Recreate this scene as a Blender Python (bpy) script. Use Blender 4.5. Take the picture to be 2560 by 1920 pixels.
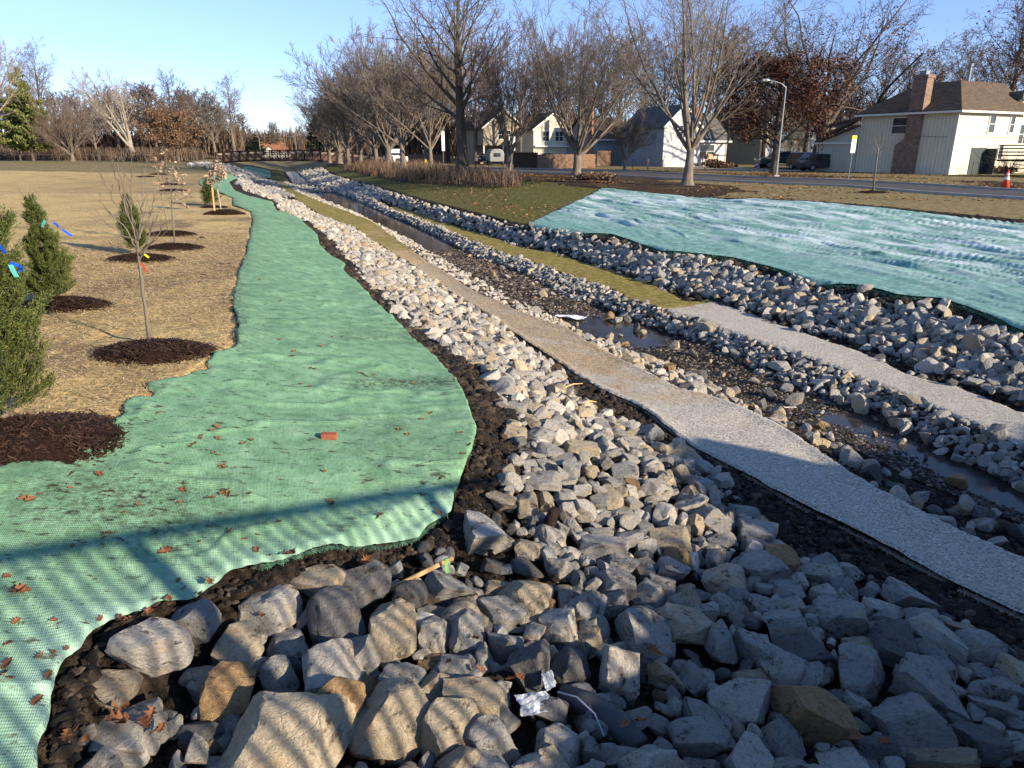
import bpy, math, random
import numpy as np
from mathutils import Vector, Matrix

# ---------------------------------------------------------------- camera, sky, sun
sc = bpy.context.scene
for o in list(bpy.data.objects): bpy.data.objects.remove(o)
COL = sc.collection
RW, RH = 2560.0, 1920.0
F = 1775.0
TH = math.atan(585 / 1775.0)
CT, SN = math.cos(TH), math.sin(TH)
cd = bpy.data.cameras.new('camera'); cam = bpy.data.objects.new('camera', cd); COL.objects.link(cam)
cd.sensor_width = 36.0; cd.sensor_fit = 'HORIZONTAL'; cd.lens = 36.0 * F / RW
cd.clip_start = 0.05; cd.clip_end = 6000
cam.location = (0, 0, 0); cam.rotation_euler = (math.pi / 2 - TH, 0, 0)
sc.camera = cam

SUN_AZ = math.radians(125.0)      # clockwise from +Y (view direction on the ground)
SUN_EL = math.radians(20.0)
w = bpy.data.worlds.new('World'); sc.world = w; w.use_nodes = True
nt = w.node_tree; nt.nodes.clear()
sky = nt.nodes.new('ShaderNodeTexSky'); sky.sky_type = 'NISHITA'; sky.sun_disc = False
sky.sun_elevation = SUN_EL; sky.sun_rotation = SUN_AZ
sky.air_density = 0.8; sky.dust_density = 0.0; sky.ozone_density = 3.0; sky.altitude = 1500
bg = nt.nodes.new('ShaderNodeBackground'); bg.inputs[1].default_value = 0.15
wo = nt.nodes.new('ShaderNodeOutputWorld')
tint = nt.nodes.new('ShaderNodeMix'); tint.data_type = 'RGBA'; tint.blend_type = 'MULTIPLY'; tint.inputs[0].default_value = 1.0
nt.links.new(sky.outputs[0], tint.inputs[6]); tint.inputs[7].default_value = (1.10, 1.03, 1.0, 1)
tc_ = nt.nodes.new('ShaderNodeTexCoord'); sz_ = nt.nodes.new('ShaderNodeSeparateXYZ'); nt.links.new(tc_.outputs['Generated'], sz_.inputs[0])
rp_ = nt.nodes.new('ShaderNodeValToRGB'); nt.links.new(sz_.outputs[2], rp_.inputs[0])
rp_.color_ramp.elements[0].position = 0.0; rp_.color_ramp.elements[0].color = (.55, .56, .66, 1)
rp_.color_ramp.elements[1].position = .55; rp_.color_ramp.elements[1].color = (1, 1, 1, 1)
e_ = rp_.color_ramp.elements.new(.12); e_.color = (.68, .66, .76, 1)
e_ = rp_.color_ramp.elements.new(.28); e_.color = (.92, .88, .94, 1)
tn2 = nt.nodes.new('ShaderNodeMix'); tn2.data_type = 'RGBA'; tn2.blend_type = 'MULTIPLY'; tn2.inputs[0].default_value = 1.0
nt.links.new(tint.outputs[2], tn2.inputs[6]); nt.links.new(rp_.outputs[0], tn2.inputs[7]); nt.links.new(tn2.outputs[2], bg.inputs[0]); nt.links.new(bg.outputs[0], wo.inputs[0])
ld = bpy.data.lights.new('sun', 'SUN'); sun = bpy.data.objects.new('sun', ld); COL.objects.link(sun)
ld.energy = 5.0; ld.angle = math.radians(0.7); ld.color = (1.0, 0.84, 0.63)
sdir = Vector((math.sin(SUN_AZ) * math.cos(SUN_EL), math.cos(SUN_AZ) * math.cos(SUN_EL), math.sin(SUN_EL)))
sun.rotation_euler = sdir.to_track_quat('Z', 'Y').to_euler()
sc.view_settings.view_transform = 'Standard'; sc.view_settings.look = 'None'
sc.view_settings.exposure = 1.0; sc.view_settings.gamma = 1.0

# ---------------------------------------------------------------- small helpers
rng = np.random.default_rng(11)
random.seed(11)
Ux, Uy = -.309, .951       # along the creek
Vx, Vy = .951, .309        # across the creek (to the right)

def P(x, y, z):
    """point of height z seen at photo position x, y"""
    dy = F * CT - (y - 960) * SN; dz = -F * SN - (y - 960) * CT
    k = z / dz
    return k * (x - 1280), k * dy
def PY(x, y, Y):
    """point at forward distance Y seen at photo position x, y"""
    dy = F * CT - (y - 960) * SN; dz = -F * SN - (y - 960) * CT
    k = Y / dy
    return Vector((k * (x - 1280), Y, k * dz))
def st(X, Y): return X * Ux + Y * Uy, X * Vx + Y * Vy
def xy(s, t): return s * Ux + t * Vx, s * Uy + t * Vy

def _h(ix, iy, iz, seed):
    n = (ix.astype(np.int64) * 374761393 + iy.astype(np.int64) * 668265263 + iz.astype(np.int64) * 2147483647 + seed * 1274126177) & 0x7fffffff
    n = ((n ^ (n >> 13)) * 1274126177) & 0x7fffffff
    n = (n ^ (n >> 16)) & 0xffff
    return n / 65535.0
def vnoise(x, y, z=None, seed=0):
    x = np.asarray(x, float); y = np.asarray(y, float)
    z = np.zeros_like(x) if z is None else z
    ix, iy, iz = np.floor(x), np.floor(y), np.floor(z)
    fx, fy, fz = x - ix, y - iy, z - iz
    fx = fx * fx * (3 - 2 * fx); fy = fy * fy * (3 - 2 * fy); fz = fz * fz * (3 - 2 * fz)
    r = 0
    for dz in (0, 1):
        wz = fz if dz else 1 - fz
        if not np.any(wz): continue
        a = _h(ix, iy, iz + dz, seed); b = _h(ix + 1, iy, iz + dz, seed)
        c = _h(ix, iy + 1, iz + dz, seed); d = _h(ix + 1, iy + 1, iz + dz, seed)
        r = r + wz * ((a * (1 - fx) + b * fx) * (1 - fy) + (c * (1 - fx) + d * fx) * fy)
    return r
def fbm(x, y, z=None, oct=4, seed=0, gain=.5):
    r = 0; a = 1; tot = 0
    for o in range(oct):
        f = 2 ** o
        r = r + a * vnoise(x * f, y * f, None if z is None else z * f, seed + o * 17); tot += a; a *= gain
    return r / tot

def tag(o, label=None, cat=None, group=None, kind=None):
    if label: o['label'] = label
    if cat: o['category'] = cat
    if group: o['group'] = group
    if kind: o['kind'] = kind
    return o
def empty(name, loc, rz=0.0, **k):
    o = bpy.data.objects.new(name, None); COL.objects.link(o); o.empty_display_size = .2
    o.location = loc; o.rotation_euler = (0, 0, rz)
    return tag(o, **k)
def link(name, me, parent=None, mats=(), loc=None):
    o = bpy.data.objects.new(name, me); COL.objects.link(o)
    if parent is not None: o.parent = parent
    if loc is not None: o.location = loc
    for m in mats: me.materials.append(m)
    return o
def npmesh(name, V, Fc, nper, smooth=False, matidx=None):
    """V (n,3); Fc (m,nper) index array"""
    me = bpy.data.meshes.new(name)
    V = np.ascontiguousarray(V, np.float32); Fc = np.ascontiguousarray(Fc, np.int32)
    me.vertices.add(len(V)); me.vertices.foreach_set('co', V.ravel())
    m = len(Fc)
    me.loops.add(m * nper); me.loops.foreach_set('vertex_index', Fc.ravel())
    me.polygons.add(m); me.polygons.foreach_set('loop_start', np.arange(0, m * nper, nper, dtype=np.int32))
    try: me.polygons.foreach_set('loop_total', np.full(m, nper, np.int32))
    except Exception: pass
    me.polygons.foreach_set('use_smooth', np.full(m, bool(smooth)))
    if matidx is not None: me.polygons.foreach_set('material_index', np.asarray(matidx, np.int32))
    me.update(calc_edges=True)
    return me
def attr(me, name, vals, domain='POINT'):
    vals = np.asarray(vals, np.float32)
    if vals.ndim == 1:
        a = me.attributes.new(name, 'FLOAT', domain); a.data.foreach_set('value', vals)
    else:
        a = me.attributes.new(name, 'FLOAT_COLOR', domain)
        if vals.shape[1] == 3: vals = np.hstack([vals, np.ones((len(vals), 1), np.float32)])
        a.data.foreach_set('color', vals.ravel())

class MB:
    """collects boxes, bars, tubes and polygons; build() links them as ONE mesh object"""
    def __init__(s): s.v = []; s.f = []; s.m = []
    def add(s, vs, fs, mi=0):
        b = len(s.v); s.v += [tuple(p) for p in vs]
        for f in fs: s.f.append([b + i for i in f]); s.m.append(mi)
        return s
    def box(s, x0, x1, y0, y1, z0, z1, mi=0, M=None):
        vs = [Vector((x, y, z)) for x in (x0, x1) for y in (y0, y1) for z in (z0, z1)]
        if M is not None: vs = [M @ p for p in vs]
        return s.add(vs, [(0, 1, 3, 2), (4, 6, 7, 5), (0, 4, 5, 1), (2, 3, 7, 6), (0, 2, 6, 4), (1, 5, 7, 3)], mi)
    def bar(s, a, b, w, h, mi=0, up=(0, 0, 1)):
        a = Vector(a); b = Vector(b); d = (b - a).normalized(); up = Vector(up)
        if abs(d.dot(up)) > .95: up = Vector((0, 1, 0))
        sx = d.cross(up).normalized() * w / 2; sz = sx.cross(d).normalized() * h / 2
        vs = [p + i * sx + j * sz for p in (a, b) for i, j in ((-1, -1), (1, -1), (1, 1), (-1, 1))]
        return s.add(vs, [(0, 3, 2, 1), (4, 5, 6, 7), (0, 1, 5, 4), (1, 2, 6, 5), (2, 3, 7, 6), (3, 0, 4, 7)], mi)
    def tube(s, pts, rad, k=8, mi=0, cap=True):
        pts = [Vector(p) for p in pts]
        if not hasattr(rad, '__len__'): rad = [rad] * len(pts)
        b = len(s.v); n = len(pts); last = None
        for i, p in enumerate(pts):
            d = (pts[min(i + 1, n - 1)] - pts[max(i - 1, 0)]).normalized()
            if last is None: last = d.orthogonal().normalized()
            x = (last - d * last.dot(d)); x = x.normalized() if x.length > 1e-6 else d.orthogonal().normalized(); last = x
            y = d.cross(x)
            for j in range(k):
                a = 2 * math.pi * j / k
                s.v.append(tuple(p + (x * math.cos(a) + y * math.sin(a)) * rad[i]))
        for i in range(n - 1):
            for j in range(k):
                j2 = (j + 1) % k
                s.f.append([b + i * k + j, b + i * k + j2, b + (i + 1) * k + j2, b + (i + 1) * k + j]); s.m.append(mi)
        if cap:
            s.f.append([b + j for j in range(k)][::-1]); s.m.append(mi)
            s.f.append([b + (n - 1) * k + j for j in range(k)]); s.m.append(mi)
        return s
    def prism(s, prof, axis, a, b, mi=0):
        """prof: 2D outline extruded along axis (0,1,2) from a to b"""
        def mk(p, q):
            if axis == 0: return (q, p[0], p[1])
            if axis == 1: return (p[0], q, p[1])
            return (p[0], p[1], q)
        n = len(prof); vs = [mk(p, a) for p in prof] + [mk(p, b) for p in prof]
        fs = [list(range(n))[::-1], list(range(n, 2 * n))] + [(i, (i + 1) % n, n + (i + 1) % n, n + i) for i in range(n)]
        return s.add(vs, fs, mi)
    def build(s, name, mats, parent=None, smooth=False, loc=None, bevel=0):
        me = bpy.data.meshes.new(name); me.from_pydata(s.v, [], s.f)
        if not isinstance(mats, (list, tuple)): mats = [mats]
        for m in mats: me.materials.append(m)
        if any(s.m): me.polygons.foreach_set('material_index', np.array(s.m, np.int32))
        if smooth: me.polygons.foreach_set('use_smooth', np.ones(len(s.f), bool))
        import bmesh
        bm = bmesh.new(); bm.from_mesh(me); bmesh.ops.recalc_face_normals(bm, faces=bm.faces)
        bm.to_mesh(me); bm.free()
        o = bpy.data.objects.new(name, me); COL.objects.link(o)
        if parent is not None: o.parent = parent
        if loc is not None: o.location = loc
        if bevel:
            b = o.modifiers.new('bevel', 'BEVEL'); b.width = bevel; b.segments = 2; b.limit_method = 'ANGLE'
        return o

def copy_tree(o, parent=None):
    c = o.copy(); COL.objects.link(c); c.parent = parent
    for ch in list(o.children): copy_tree(ch, c)
    return c

# ---------------------------------------------------------------- materials
class NB:
    def __init__(s, name, rough=.85, spec=.25):
        s.m = bpy.data.materials.new(name); s.m.use_nodes = True
        s.t = s.m.node_tree; s.p = s.t.nodes['Principled BSDF']
        s.p.inputs['Roughness'].default_value = rough
        s.p.inputs['Specular IOR Level'].default_value = spec
    def n(s, typ, **k):
        x = s.t.nodes.new(typ)
        for a, b in k.items(): setattr(x, a, b)
        return x
    def l(s, a, b): s.t.links.new(a, b)
    def val(s, inp, v):
        if hasattr(v, 'links') or isinstance(v, bpy.types.NodeSocket): s.l(v, inp)
        else: inp.default_value = v
    def co(s, kind='Object'):
        if not hasattr(s, '_co'): s._co = s.n('ShaderNodeTexCoord')
        return s._co.outputs[kind]
    def map(s, vec, scale=(1, 1, 1), rot=(0, 0, 0), loc=(0, 0, 0)):
        m = s.n('ShaderNodeMapping'); m.inputs['Scale'].default_value = scale
        m.inputs['Rotation'].default_value = rot; m.inputs['Location'].default_value = loc
        s.l(vec, m.inputs['Vector']); return m.outputs[0]
    def noise(s, scale, detail=4, rough=.55, vec=None, dist=0):
        n = s.n('ShaderNodeTexNoise'); n.inputs['Scale'].default_value = scale; n.inputs['Detail'].default_value = detail
        n.inputs['Roughness'].default_value = rough; n.inputs['Distortion'].default_value = dist
        s.l(vec if vec is not None else s.co(), n.inputs['Vector']); return n.outputs['Fac']
    def ramp(s, fac, stops, interp='LINEAR'):
        r = s.n('ShaderNodeValToRGB'); e = r.color_ramp.elements; r.color_ramp.interpolation = interp
        while len(e) < len(stops): e.new(.5)
        for i, (p, c) in enumerate(stops):
            e[i].position = p; e[i].color = (c, c, c, 1) if not hasattr(c, '__len__') else tuple(c) + (1,)
        s.l(fac, r.inputs[0]); return r.outputs[0]
    def mix(s, fac, a, b, mode='MIX'):
        m = s.n('ShaderNodeMix', data_type='RGBA', blend_type=mode)
        s.val(m.inputs[0], fac)
        for i, v in ((6, a), (7, b)):
            if isinstance(v, tuple): m.inputs[i].default_value = v + (1,) if len(v) == 3 else v
            else: s.l(v, m.inputs[i])
        return m.outputs[2]
    def math(s, op, a, b=0.0, c=None):
        m = s.n('ShaderNodeMath', operation=op); s.val(m.inputs[0], a); s.val(m.inputs[1], b)
        if c is not None: s.val(m.inputs[2], c)
        return m.outputs[0]
    def attr(s, name, out='Fac'):
        a = s.n('ShaderNodeAttribute', attribute_name=name); return a.outputs[out]
    def bump(s, h, strength=.5, dist=.02, prev=None):
        b = s.n('ShaderNodeBump'); b.inputs['Strength'].default_value = strength; b.inputs['Distance'].default_value = dist
        s.l(h, b.inputs['Height'])
        if prev is not None: s.l(prev, b.inputs['Normal'])
        return b.outputs[0]
    def base(s, c):
        if isinstance(c, tuple): s.p.inputs['Base Color'].default_value = c + (1,)
        else: s.l(c, s.p.inputs['Base Color'])
    def nrm(s, n): s.l(n, s.p.inputs['Normal'])

def simple(name, c, rough=.7, var=.2, scale=8, metal=0, bump=0, spec=.3):
    b = NB(name, rough, spec); b.p.inputs['Metallic'].default_value = metal
    lo = tuple(x * (1 - var) for x in c); hi = tuple(min(1, x * (1 + var)) for x in c)
    f = b.noise(scale, 5)
    b.base(b.ramp(f, [(.3, lo), (.7, hi)]))
    if bump: b.nrm(b.bump(b.noise(scale * 5, 4), bump, .02))
    return b.m

def m_soil():
    b = NB('dark_soil', .95, .12)
    n1 = b.noise(1.3, 6, .6); n2 = b.noise(9, 6, .65); n3 = b.noise(45, 4, .6)
    c = b.ramp(n2, [(.3, (.012, .010, .008)), (.55, (.036, .027, .020)), (.75, (.10, .072, .048))])
    c = b.mix(b.ramp(n3, [(.6, 0.), (.74, .55)]), c, (.16, .13, .10))
    c = b.mix(b.ramp(n1, [(.45, 0.), (.6, .5)]), c, (.05, .036, .024))
    b.base(c); b.nrm(b.bump(n3, .9, .03, b.bump(n2, .9, .06))); return b.m
def m_lawn():
    b = NB('dormant_lawn', .95, .1)
    n1 = b.noise(.25, 5, .6); n2 = b.noise(3, 6, .7); n3 = b.noise(30, 4, .7)
    c = b.ramp(n2, [(.3, (.10, .080, .034)), (.5, (.205, .165, .080)), (.7, (.33, .27, .145))])
    c = b.mix(b.ramp(n1, [(.45, 0.), (.7, .3)]), c, (.13, .13, .05))
    c = b.mix(b.ramp(n3, [(.55, 0.), (.7, .5)]), c, (.32, .24, .13))
    b.base(c); b.nrm(b.bump(n3, .7, .03, b.bump(n2, .4, .05))); return b.m
def m_green():
    b = NB('green_grass', .95, .1)
    n1 = b.noise(.5, 5, .6); n2 = b.noise(4, 6, .7); n3 = b.noise(25, 4, .75)
    c = b.ramp(n2, [(.3, (.045, .050, .014)), (.5, (.105, .105, .028)), (.7, (.21, .185, .065))])
    c = b.mix(b.ramp(n1, [(.45, 0.), (.62, .5)]), c, (.13, .105, .04))
    c = b.mix(b.ramp(n3, [(.63, 0.), (.7, .6)]), c, (.34, .26, .13))
    b.base(c); b.nrm(b.bump(n3, .8, .03)); return b.m
def m_leafground():
    b = NB('leaf_litter_soil', .95, .1)
    n1 = b.noise(.6, 5, .6); n2 = b.noise(7, 6, .75); n3 = b.noise(28, 4, .75)
    c = b.ramp(n2, [(.3, (.022, .014, .009)), (.55, (.05, .033, .02)), (.75, (.10, .065, .035))])
    c = b.mix(b.ramp(n3, [(.6, 0.), (.68, .7)]), c, (.27, .16, .07))
    c = b.mix(b.ramp(n1, [(.5, 0.), (.65, .5)]), c, (.13, .10, .045))
    b.base(c); b.nrm(b.bump(n3, .9, .03)); return b.m
def m_bed():
    b = NB('wet_gravel', .55, .5)
    n2 = b.noise(7, 6, .65); n3 = b.noise(38, 4, .6)
    c = b.ramp(n2, [(.3, (.008, .007, .006)), (.6, (.022, .018, .014)), (.8, (.06, .047, .035))])
    c = b.mix(b.ramp(n3, [(.62, 0.), (.72, .7)]), c, (.15, .125, .10))
    b.base(c); b.l(b.ramp(n2, [(.3, .25), (.6, .8)]), b.p.inputs['Roughness'])
    b.nrm(b.bump(n3, .9, .03, b.bump(n2, .8, .05))); return b.m
def streaks(b, ax, sc1, sc2):
    """fibres: noise stretched along creek direction"""
    v = b.map(b.co(), scale=(1, 1, 1), rot=(0, 0, -math.radians(ax)))
    v = b.map(v, scale=(sc1, sc2, sc2))
    return b.noise(1, 3, .6, vec=v)
def weave(b, sc):
    v = b.map(b.co(), scale=(sc, sc, sc), rot=(0, 0, math.radians(-18)))
    w1 = b.n('ShaderNodeTexWave', wave_type='BANDS', bands_direction='X'); w1.inputs['Scale'].default_value = 1; w1.inputs['Distortion'].default_value = 1.2
    w1.inputs['Detail'].default_value = 2
    b.l(v, w1.inputs['Vector'])
    w2 = b.n('ShaderNodeTexWave', wave_type='BANDS', bands_direction='Y'); w2.inputs['Scale'].default_value = .5; w2.inputs['Distortion'].default_value = 1.2
    b.l(v, w2.inputs['Vector'])
    return b.math('MAXIMUM', w1.outputs['Fac'], b.math('MULTIPLY', w2.outputs['Fac'], .8))
def m_greenmat(name, lo, mid, hi, frost, dirt):
    b = NB(name, .8, .25)
    n0 = b.noise(.7, 5, .6); n1 = b.noise(5, 5, .65)
    f1 = streaks(b, 18, 60, 6); f2 = streaks(b, 108, 70, 5); wv = weave(b, 34)
    c = b.ramp(n1, [(.3, lo), (.55, mid), (.8, hi)])
    c = b.mix(b.ramp(wv, [(.25, .28), (.8, 0.)]), c, tuple(x * .45 for x in lo))
    c = b.mix(b.ramp(f1, [(.55, 0.), (.78, .22)]), c, frost)
    c = b.mix(b.ramp(f2, [(.58, 0.), (.8, .16)]), c, frost)
    c = b.mix(b.math('MULTIPLY', b.attr('frost'), b.ramp(n1, [(.2, .5), (.7, 1.)])), c, frost)
    dv = b.map(b.map(b.co(), rot=(0, 0, math.radians(-8))), scale=(2.2, 6, 6))
    d1 = b.noise(1, 7, .72, vec=dv)
    dm = b.math('MULTIPLY', b.ramp(d1, [(.60, 0.), (.68, .75)]), b.ramp(n0, [(.35, .25), (.6, 1.)]))
    fl = b.noise(1, 5, .7, vec=b.map(b.map(b.co(), rot=(0, 0, math.radians(-12))), scale=(7, 17, 17)))
    dm = b.math('MAXIMUM', dm, b.math('MULTIPLY', b.ramp(fl, [(.575, 0.), (.64, .85)]), b.ramp(n0, [(.35, .25), (.6, 1.)])))
    dm = b.math('ADD', b.math('MULTIPLY', dm, dirt), b.math('MULTIPLY', b.attr('dirt'), b.ramp(b.noise(22, 5, .7), [(.42, 0.), (.6, 1.)])))
    dm = b.math('MINIMUM', dm, 1.0)
    c = b.mix(dm, c, (.035, .024, .016))
    b.base(c)
    h = b.math('ADD', b.math('MULTIPLY', wv, .7), f1)
    b.nrm(b.bump(h, .5, .012, b.bump(n1, .35, .05))); return b.m
def m_strip(name):
    """woven coir blanket; attribute 'age' drives pale -> straw -> grown-over"""
    b = NB(name, .9, .15)
    n0 = b.noise(1.4, 5, .65); n1 = b.noise(7, 5, .7); wv = weave(b, 40)
    f1 = b.math('ADD', b.math('MULTIPLY', streaks(b, 18, 22, 60), .45), b.math('MULTIPLY', b.noise(85, 3, .7), .55)); f2 = b.math('ADD', b.math('MULTIPLY', streaks(b, 60, 40, 14), .5), b.math('MULTIPLY', b.noise(60, 3, .7), .5))
    pale = b.ramp(f1, [(.38, (.12, .105, .085)), (.5, (.50, .47, .41)), (.60, (.84, .81, .75))])
    straw = b.ramp(f2, [(.38, (.14, .085, .04)), (.5, (.42, .29, .14)), (.60, (.70, .52, .29))])
    grass = b.ramp(n1, [(.3, (.10, .09, .02)), (.5, (.24, .20, .05)), (.7, (.42, .34, .13))])
    a = b.attr('age')
    k1 = b.math('ADD', a, b.math('MULTIPLY', b.math('SUBTRACT', n0, .5), 1.6))
    c = b.mix(b.ramp(k1, [(.3, 0.), (.62, .9)]), pale, straw)
    k2 = b.math('ADD', a, b.math('MULTIPLY', b.math('SUBTRACT', n0, .5), .9))
    c = b.mix(b.ramp(k2, [(1.35 / 2, 0.), (1.6 / 2, 1.)]), c, grass) if False else b.mix(b.ramp(b.math('MULTIPLY', k2, .5), [(.68, 0.), (.78, 1.)]), c, grass)
    c = b.mix(b.ramp(wv, [(.15, .45), (.6, 0.)]), c, (.06, .05, .04))
    c = b.mix(b.ramp(b.noise(16, 4, .7), [(.66, 0.), (.72, .8)]), c, (.05, .04, .03))
    b.base(c); b.nrm(b.bump(wv, .5, .012, b.bump(f1, .4, .01))); return b.m
def m_straw():
    b = NB('straw', .9, .15)
    n0 = b.noise(.5, 5, .6); n1 = b.noise(6, 6, .7)
    f1 = streaks(b, 75, 45, 9); f2 = streaks(b, -30, 45, 9); f3 = streaks(b, 15, 40, 8)
    f = b.math('MAXIMUM', b.math('MAXIMUM', f1, f2), f3)
    c = b.ramp(f, [(.40, (.12, .083, .036)), (.52, (.37, .265, .11)), (.66, (.68, .51, .23)), (.85, (.88, .70, .37))])
    c = b.mix(b.ramp(n0, [(.48, 0.), (.7, .45)]), c, (.15, .105, .055))
    c = b.mix(b.math('MULTIPLY', b.attr('bare'), b.ramp(n1, [(.35, .3), (.65, 1.)])), c, (.10, .075, .048))
    b.base(c); b.nrm(b.bump(f, .8, .02, b.bump(n1, .4, .05))); return b.m
def m_rock(objcol=True, bump=1.0):
    b = NB('limestone' if objcol else 'limestone_far', .85, .25)
    if objcol:
        oi = b.n('ShaderNodeObjectInfo'); tint = oi.outputs['Color']
        off = b.n('ShaderNodeVectorMath', operation='ADD'); b.l(b.co(), off.inputs[0]); b.l(oi.outputs['Location'], off.inputs[1]); v = off.outputs[0]
    else:
        tint = b.attr('tint', 'Color'); v = b.co()
    sc_ = 1.0
    q_ = 1.0 if objcol else 6.0
    n1 = b.noise(1.3 * q_, 6, .6, vec=v); n2 = b.noise(5 * q_, 7, .72, vec=v); n3 = b.noise(24 * q_, 4, .65, vec=v)
    c = b.mix(b.ramp(n2, [(.34, .6), (.54, 0.)]), tint, b.mix(1.0, tint, (.42, .40, .38), 'MULTIPLY'))
    c = b.mix(b.ramp(n1, [(.52, 0.), (.68, .55)]), c, b.mix(1.0, tint, (1.15, .83, .52), 'MULTIPLY'))
    c = b.mix(b.ramp(n3, [(.58, 0.), (.7, .45)]), c, b.mix(1.0, tint, (1.45, 1.42, 1.36), 'MULTIPLY'))
    if objcol:
        dirt = b.noise(1.7, 8, .72, vec=b.map(v, loc=(3, 7, 1)))
        c = b.mix(b.ramp(dirt, [(.56, 0.), (.64, .85)]), c, (.040, .032, .025))
        vo = b.n('ShaderNodeTexVoronoi', feature='DISTANCE_TO_EDGE'); vo.inputs['Scale'].default_value = .9
        dv = b.n('ShaderNodeVectorMath', operation='ADD'); b.l(v, dv.inputs[0])
        nn = b.n('ShaderNodeTexNoise'); nn.inputs['Scale'].default_value = 2; b.l(v, nn.inputs['Vector']); b.l(nn.outputs['Color'], dv.inputs[1])
        b.l(dv.outputs[0], vo.inputs['Vector'])
        crack = b.ramp(vo.outputs[0], [(0., 0.), (.03, 1.)])
        h = b.math('ADD', b.math('MULTIPLY', n2, .9), b.math('ADD', b.math('MULTIPLY', n3, .35), b.math('MULTIPLY', crack, .12)))
    else: h = n2
    b.base(c); b.nrm(b.bump(h, 1.0 * bump, .05, b.bump(n1, .5, .08))); return b.m
def m_bark(name, lo, hi, sc=6):
    b = NB(name, .9, .15)
    v = b.map(b.co(), scale=(sc, sc, sc * .25)); n = b.noise(1, 6, .7, vec=v)
    b.base(b.ramp(n, [(.3, lo), (.7, hi)])); b.nrm(b.bump(n, .8, .03)); return b.m
def m_leaf(name, cols, trans=.25):
    b = NB(name, .7, .2)
    g = b.n('ShaderNodeNewGeometry')
    n = b.noise(1.2, 3, .6)
    f = b.math('ADD', b.math('MULTIPLY', g.outputs['Random Per Island'], .7), b.math('MULTIPLY', n, .3))
    k = len(cols)
    b.base(b.ramp(f, [(.1 + .8 * i / (k - 1), c) for i, c in enumerate(cols)]))
    return b.m
def m_siding(name, col, pitch=.3, vertical=True, var=.08, groove=.06):
    b = NB(name, .7, .25)
    sp = b.n('ShaderNodeSeparateXYZ'); b.l(b.co(), sp.inputs[0])
    u = b.math('ADD', sp.outputs[0], sp.outputs[1]) if vertical else sp.outputs[2]
    fr = b.math('FRACT', b.math('MULTIPLY', b.math('ADD', u, 50.0), 1 / pitch))
    g = b.ramp(fr, [(0., 0.), (groove, 1.), (1 - groove * .2, 1.), (1., .3)])
    n = b.noise(1.4, 6, .7); n2 = b.noise(1, 5, .6, vec=b.map(b.co(), scale=(9, 9, .8)))
    c = b.ramp(n, [(.3, tuple(x * (1 - var) for x in col)), (.7, tuple(min(1, x * (1 + var)) for x in col))])
    c = b.mix(b.ramp(n2, [(.55, 0.), (.75, .25)]), c, tuple(x * .55 for x in col))
    c = b.mix(b.math('SUBTRACT', 1.0, g), c, tuple(x * .35 for x in col))
    b.base(c); b.nrm(b.bump(g, .6, .02)); return b.m
def m_brick(name, c1, c2, mort, sc=1.0, bw=.22, rh=.075, ms=.012, sloped=False):
    b = NB(name, .9, .15)
    sp = b.n('ShaderNodeSeparateXYZ'); b.l(b.co(), sp.inputs[0])
    cb = b.n('ShaderNodeCombineXYZ'); b.l(b.math('ADD', sp.outputs[0], sp.outputs[1]), cb.inputs[0]); b.l(sp.outputs[2], cb.inputs[1])
    t = b.n('ShaderNodeTexBrick'); b.l(cb.outputs[0], t.inputs['Vector'])
    t.inputs['Scale'].default_value = 1; t.inputs['Brick Width'].default_value = bw; t.inputs['Row Height'].default_value = rh
    t.inputs['Mortar Size'].default_value = ms; t.inputs['Color1'].default_value = c1 + (1,); t.inputs['Color2'].default_value = c2 + (1,)
    t.inputs['Mortar'].default_value = mort + (1,); t.inputs['Bias'].default_value = 0
    n = b.noise(2.2, 6, .7)
    c = b.mix(b.ramp(n, [(.35, .5), (.65, 0.)]), t.outputs['Color'], b.mix(1.0, t.outputs['Color'], (.55, .55, .55), 'MULTIPLY'))
    b.base(c); b.nrm(b.bump(t.outputs['Fac'], -.4, .01)); return b.m
def m_glass(name='window_glass', c=(.02, .025, .03)):
    b = NB(name, .08, .6); n = b.noise(.9, 2)
    b.base(b.ramp(n, [(.35, c), (.7, tuple(x * 2.5 for x in c))])); return b.m
def m_asphalt():
    b = NB('asphalt', .85, .25); n = b.noise(.4, 6, .6); n2 = b.noise(40, 4, .7)
    c = b.ramp(n, [(.3, (.050, .047, .044)), (.7, (.085, .080, .075))]); c = b.mix(b.ramp(n2, [(.5, 0.), (.8, .3)]), c, (.15, .14, .13))
    b.base(c); b.nrm(b.bump(n2, .3, .01)); return b.m
def m_water():
    b = NB('creek_water', .06, .5); b.p.inputs['IOR'].default_value = 1.33
    n = b.noise(2.5, 5, .6); n2 = b.noise(14, 3, .6)
    c = b.ramp(n, [(.35, (.020, .017, .015)), (.7, (.045, .038, .034))])
    b.base(c)
    b.l(b.ramp(n, [(.45, .05), (.7, .28)]), b.p.inputs['Roughness'])
    b.nrm(b.bump(n2, .10, .01)); return b.m

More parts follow.
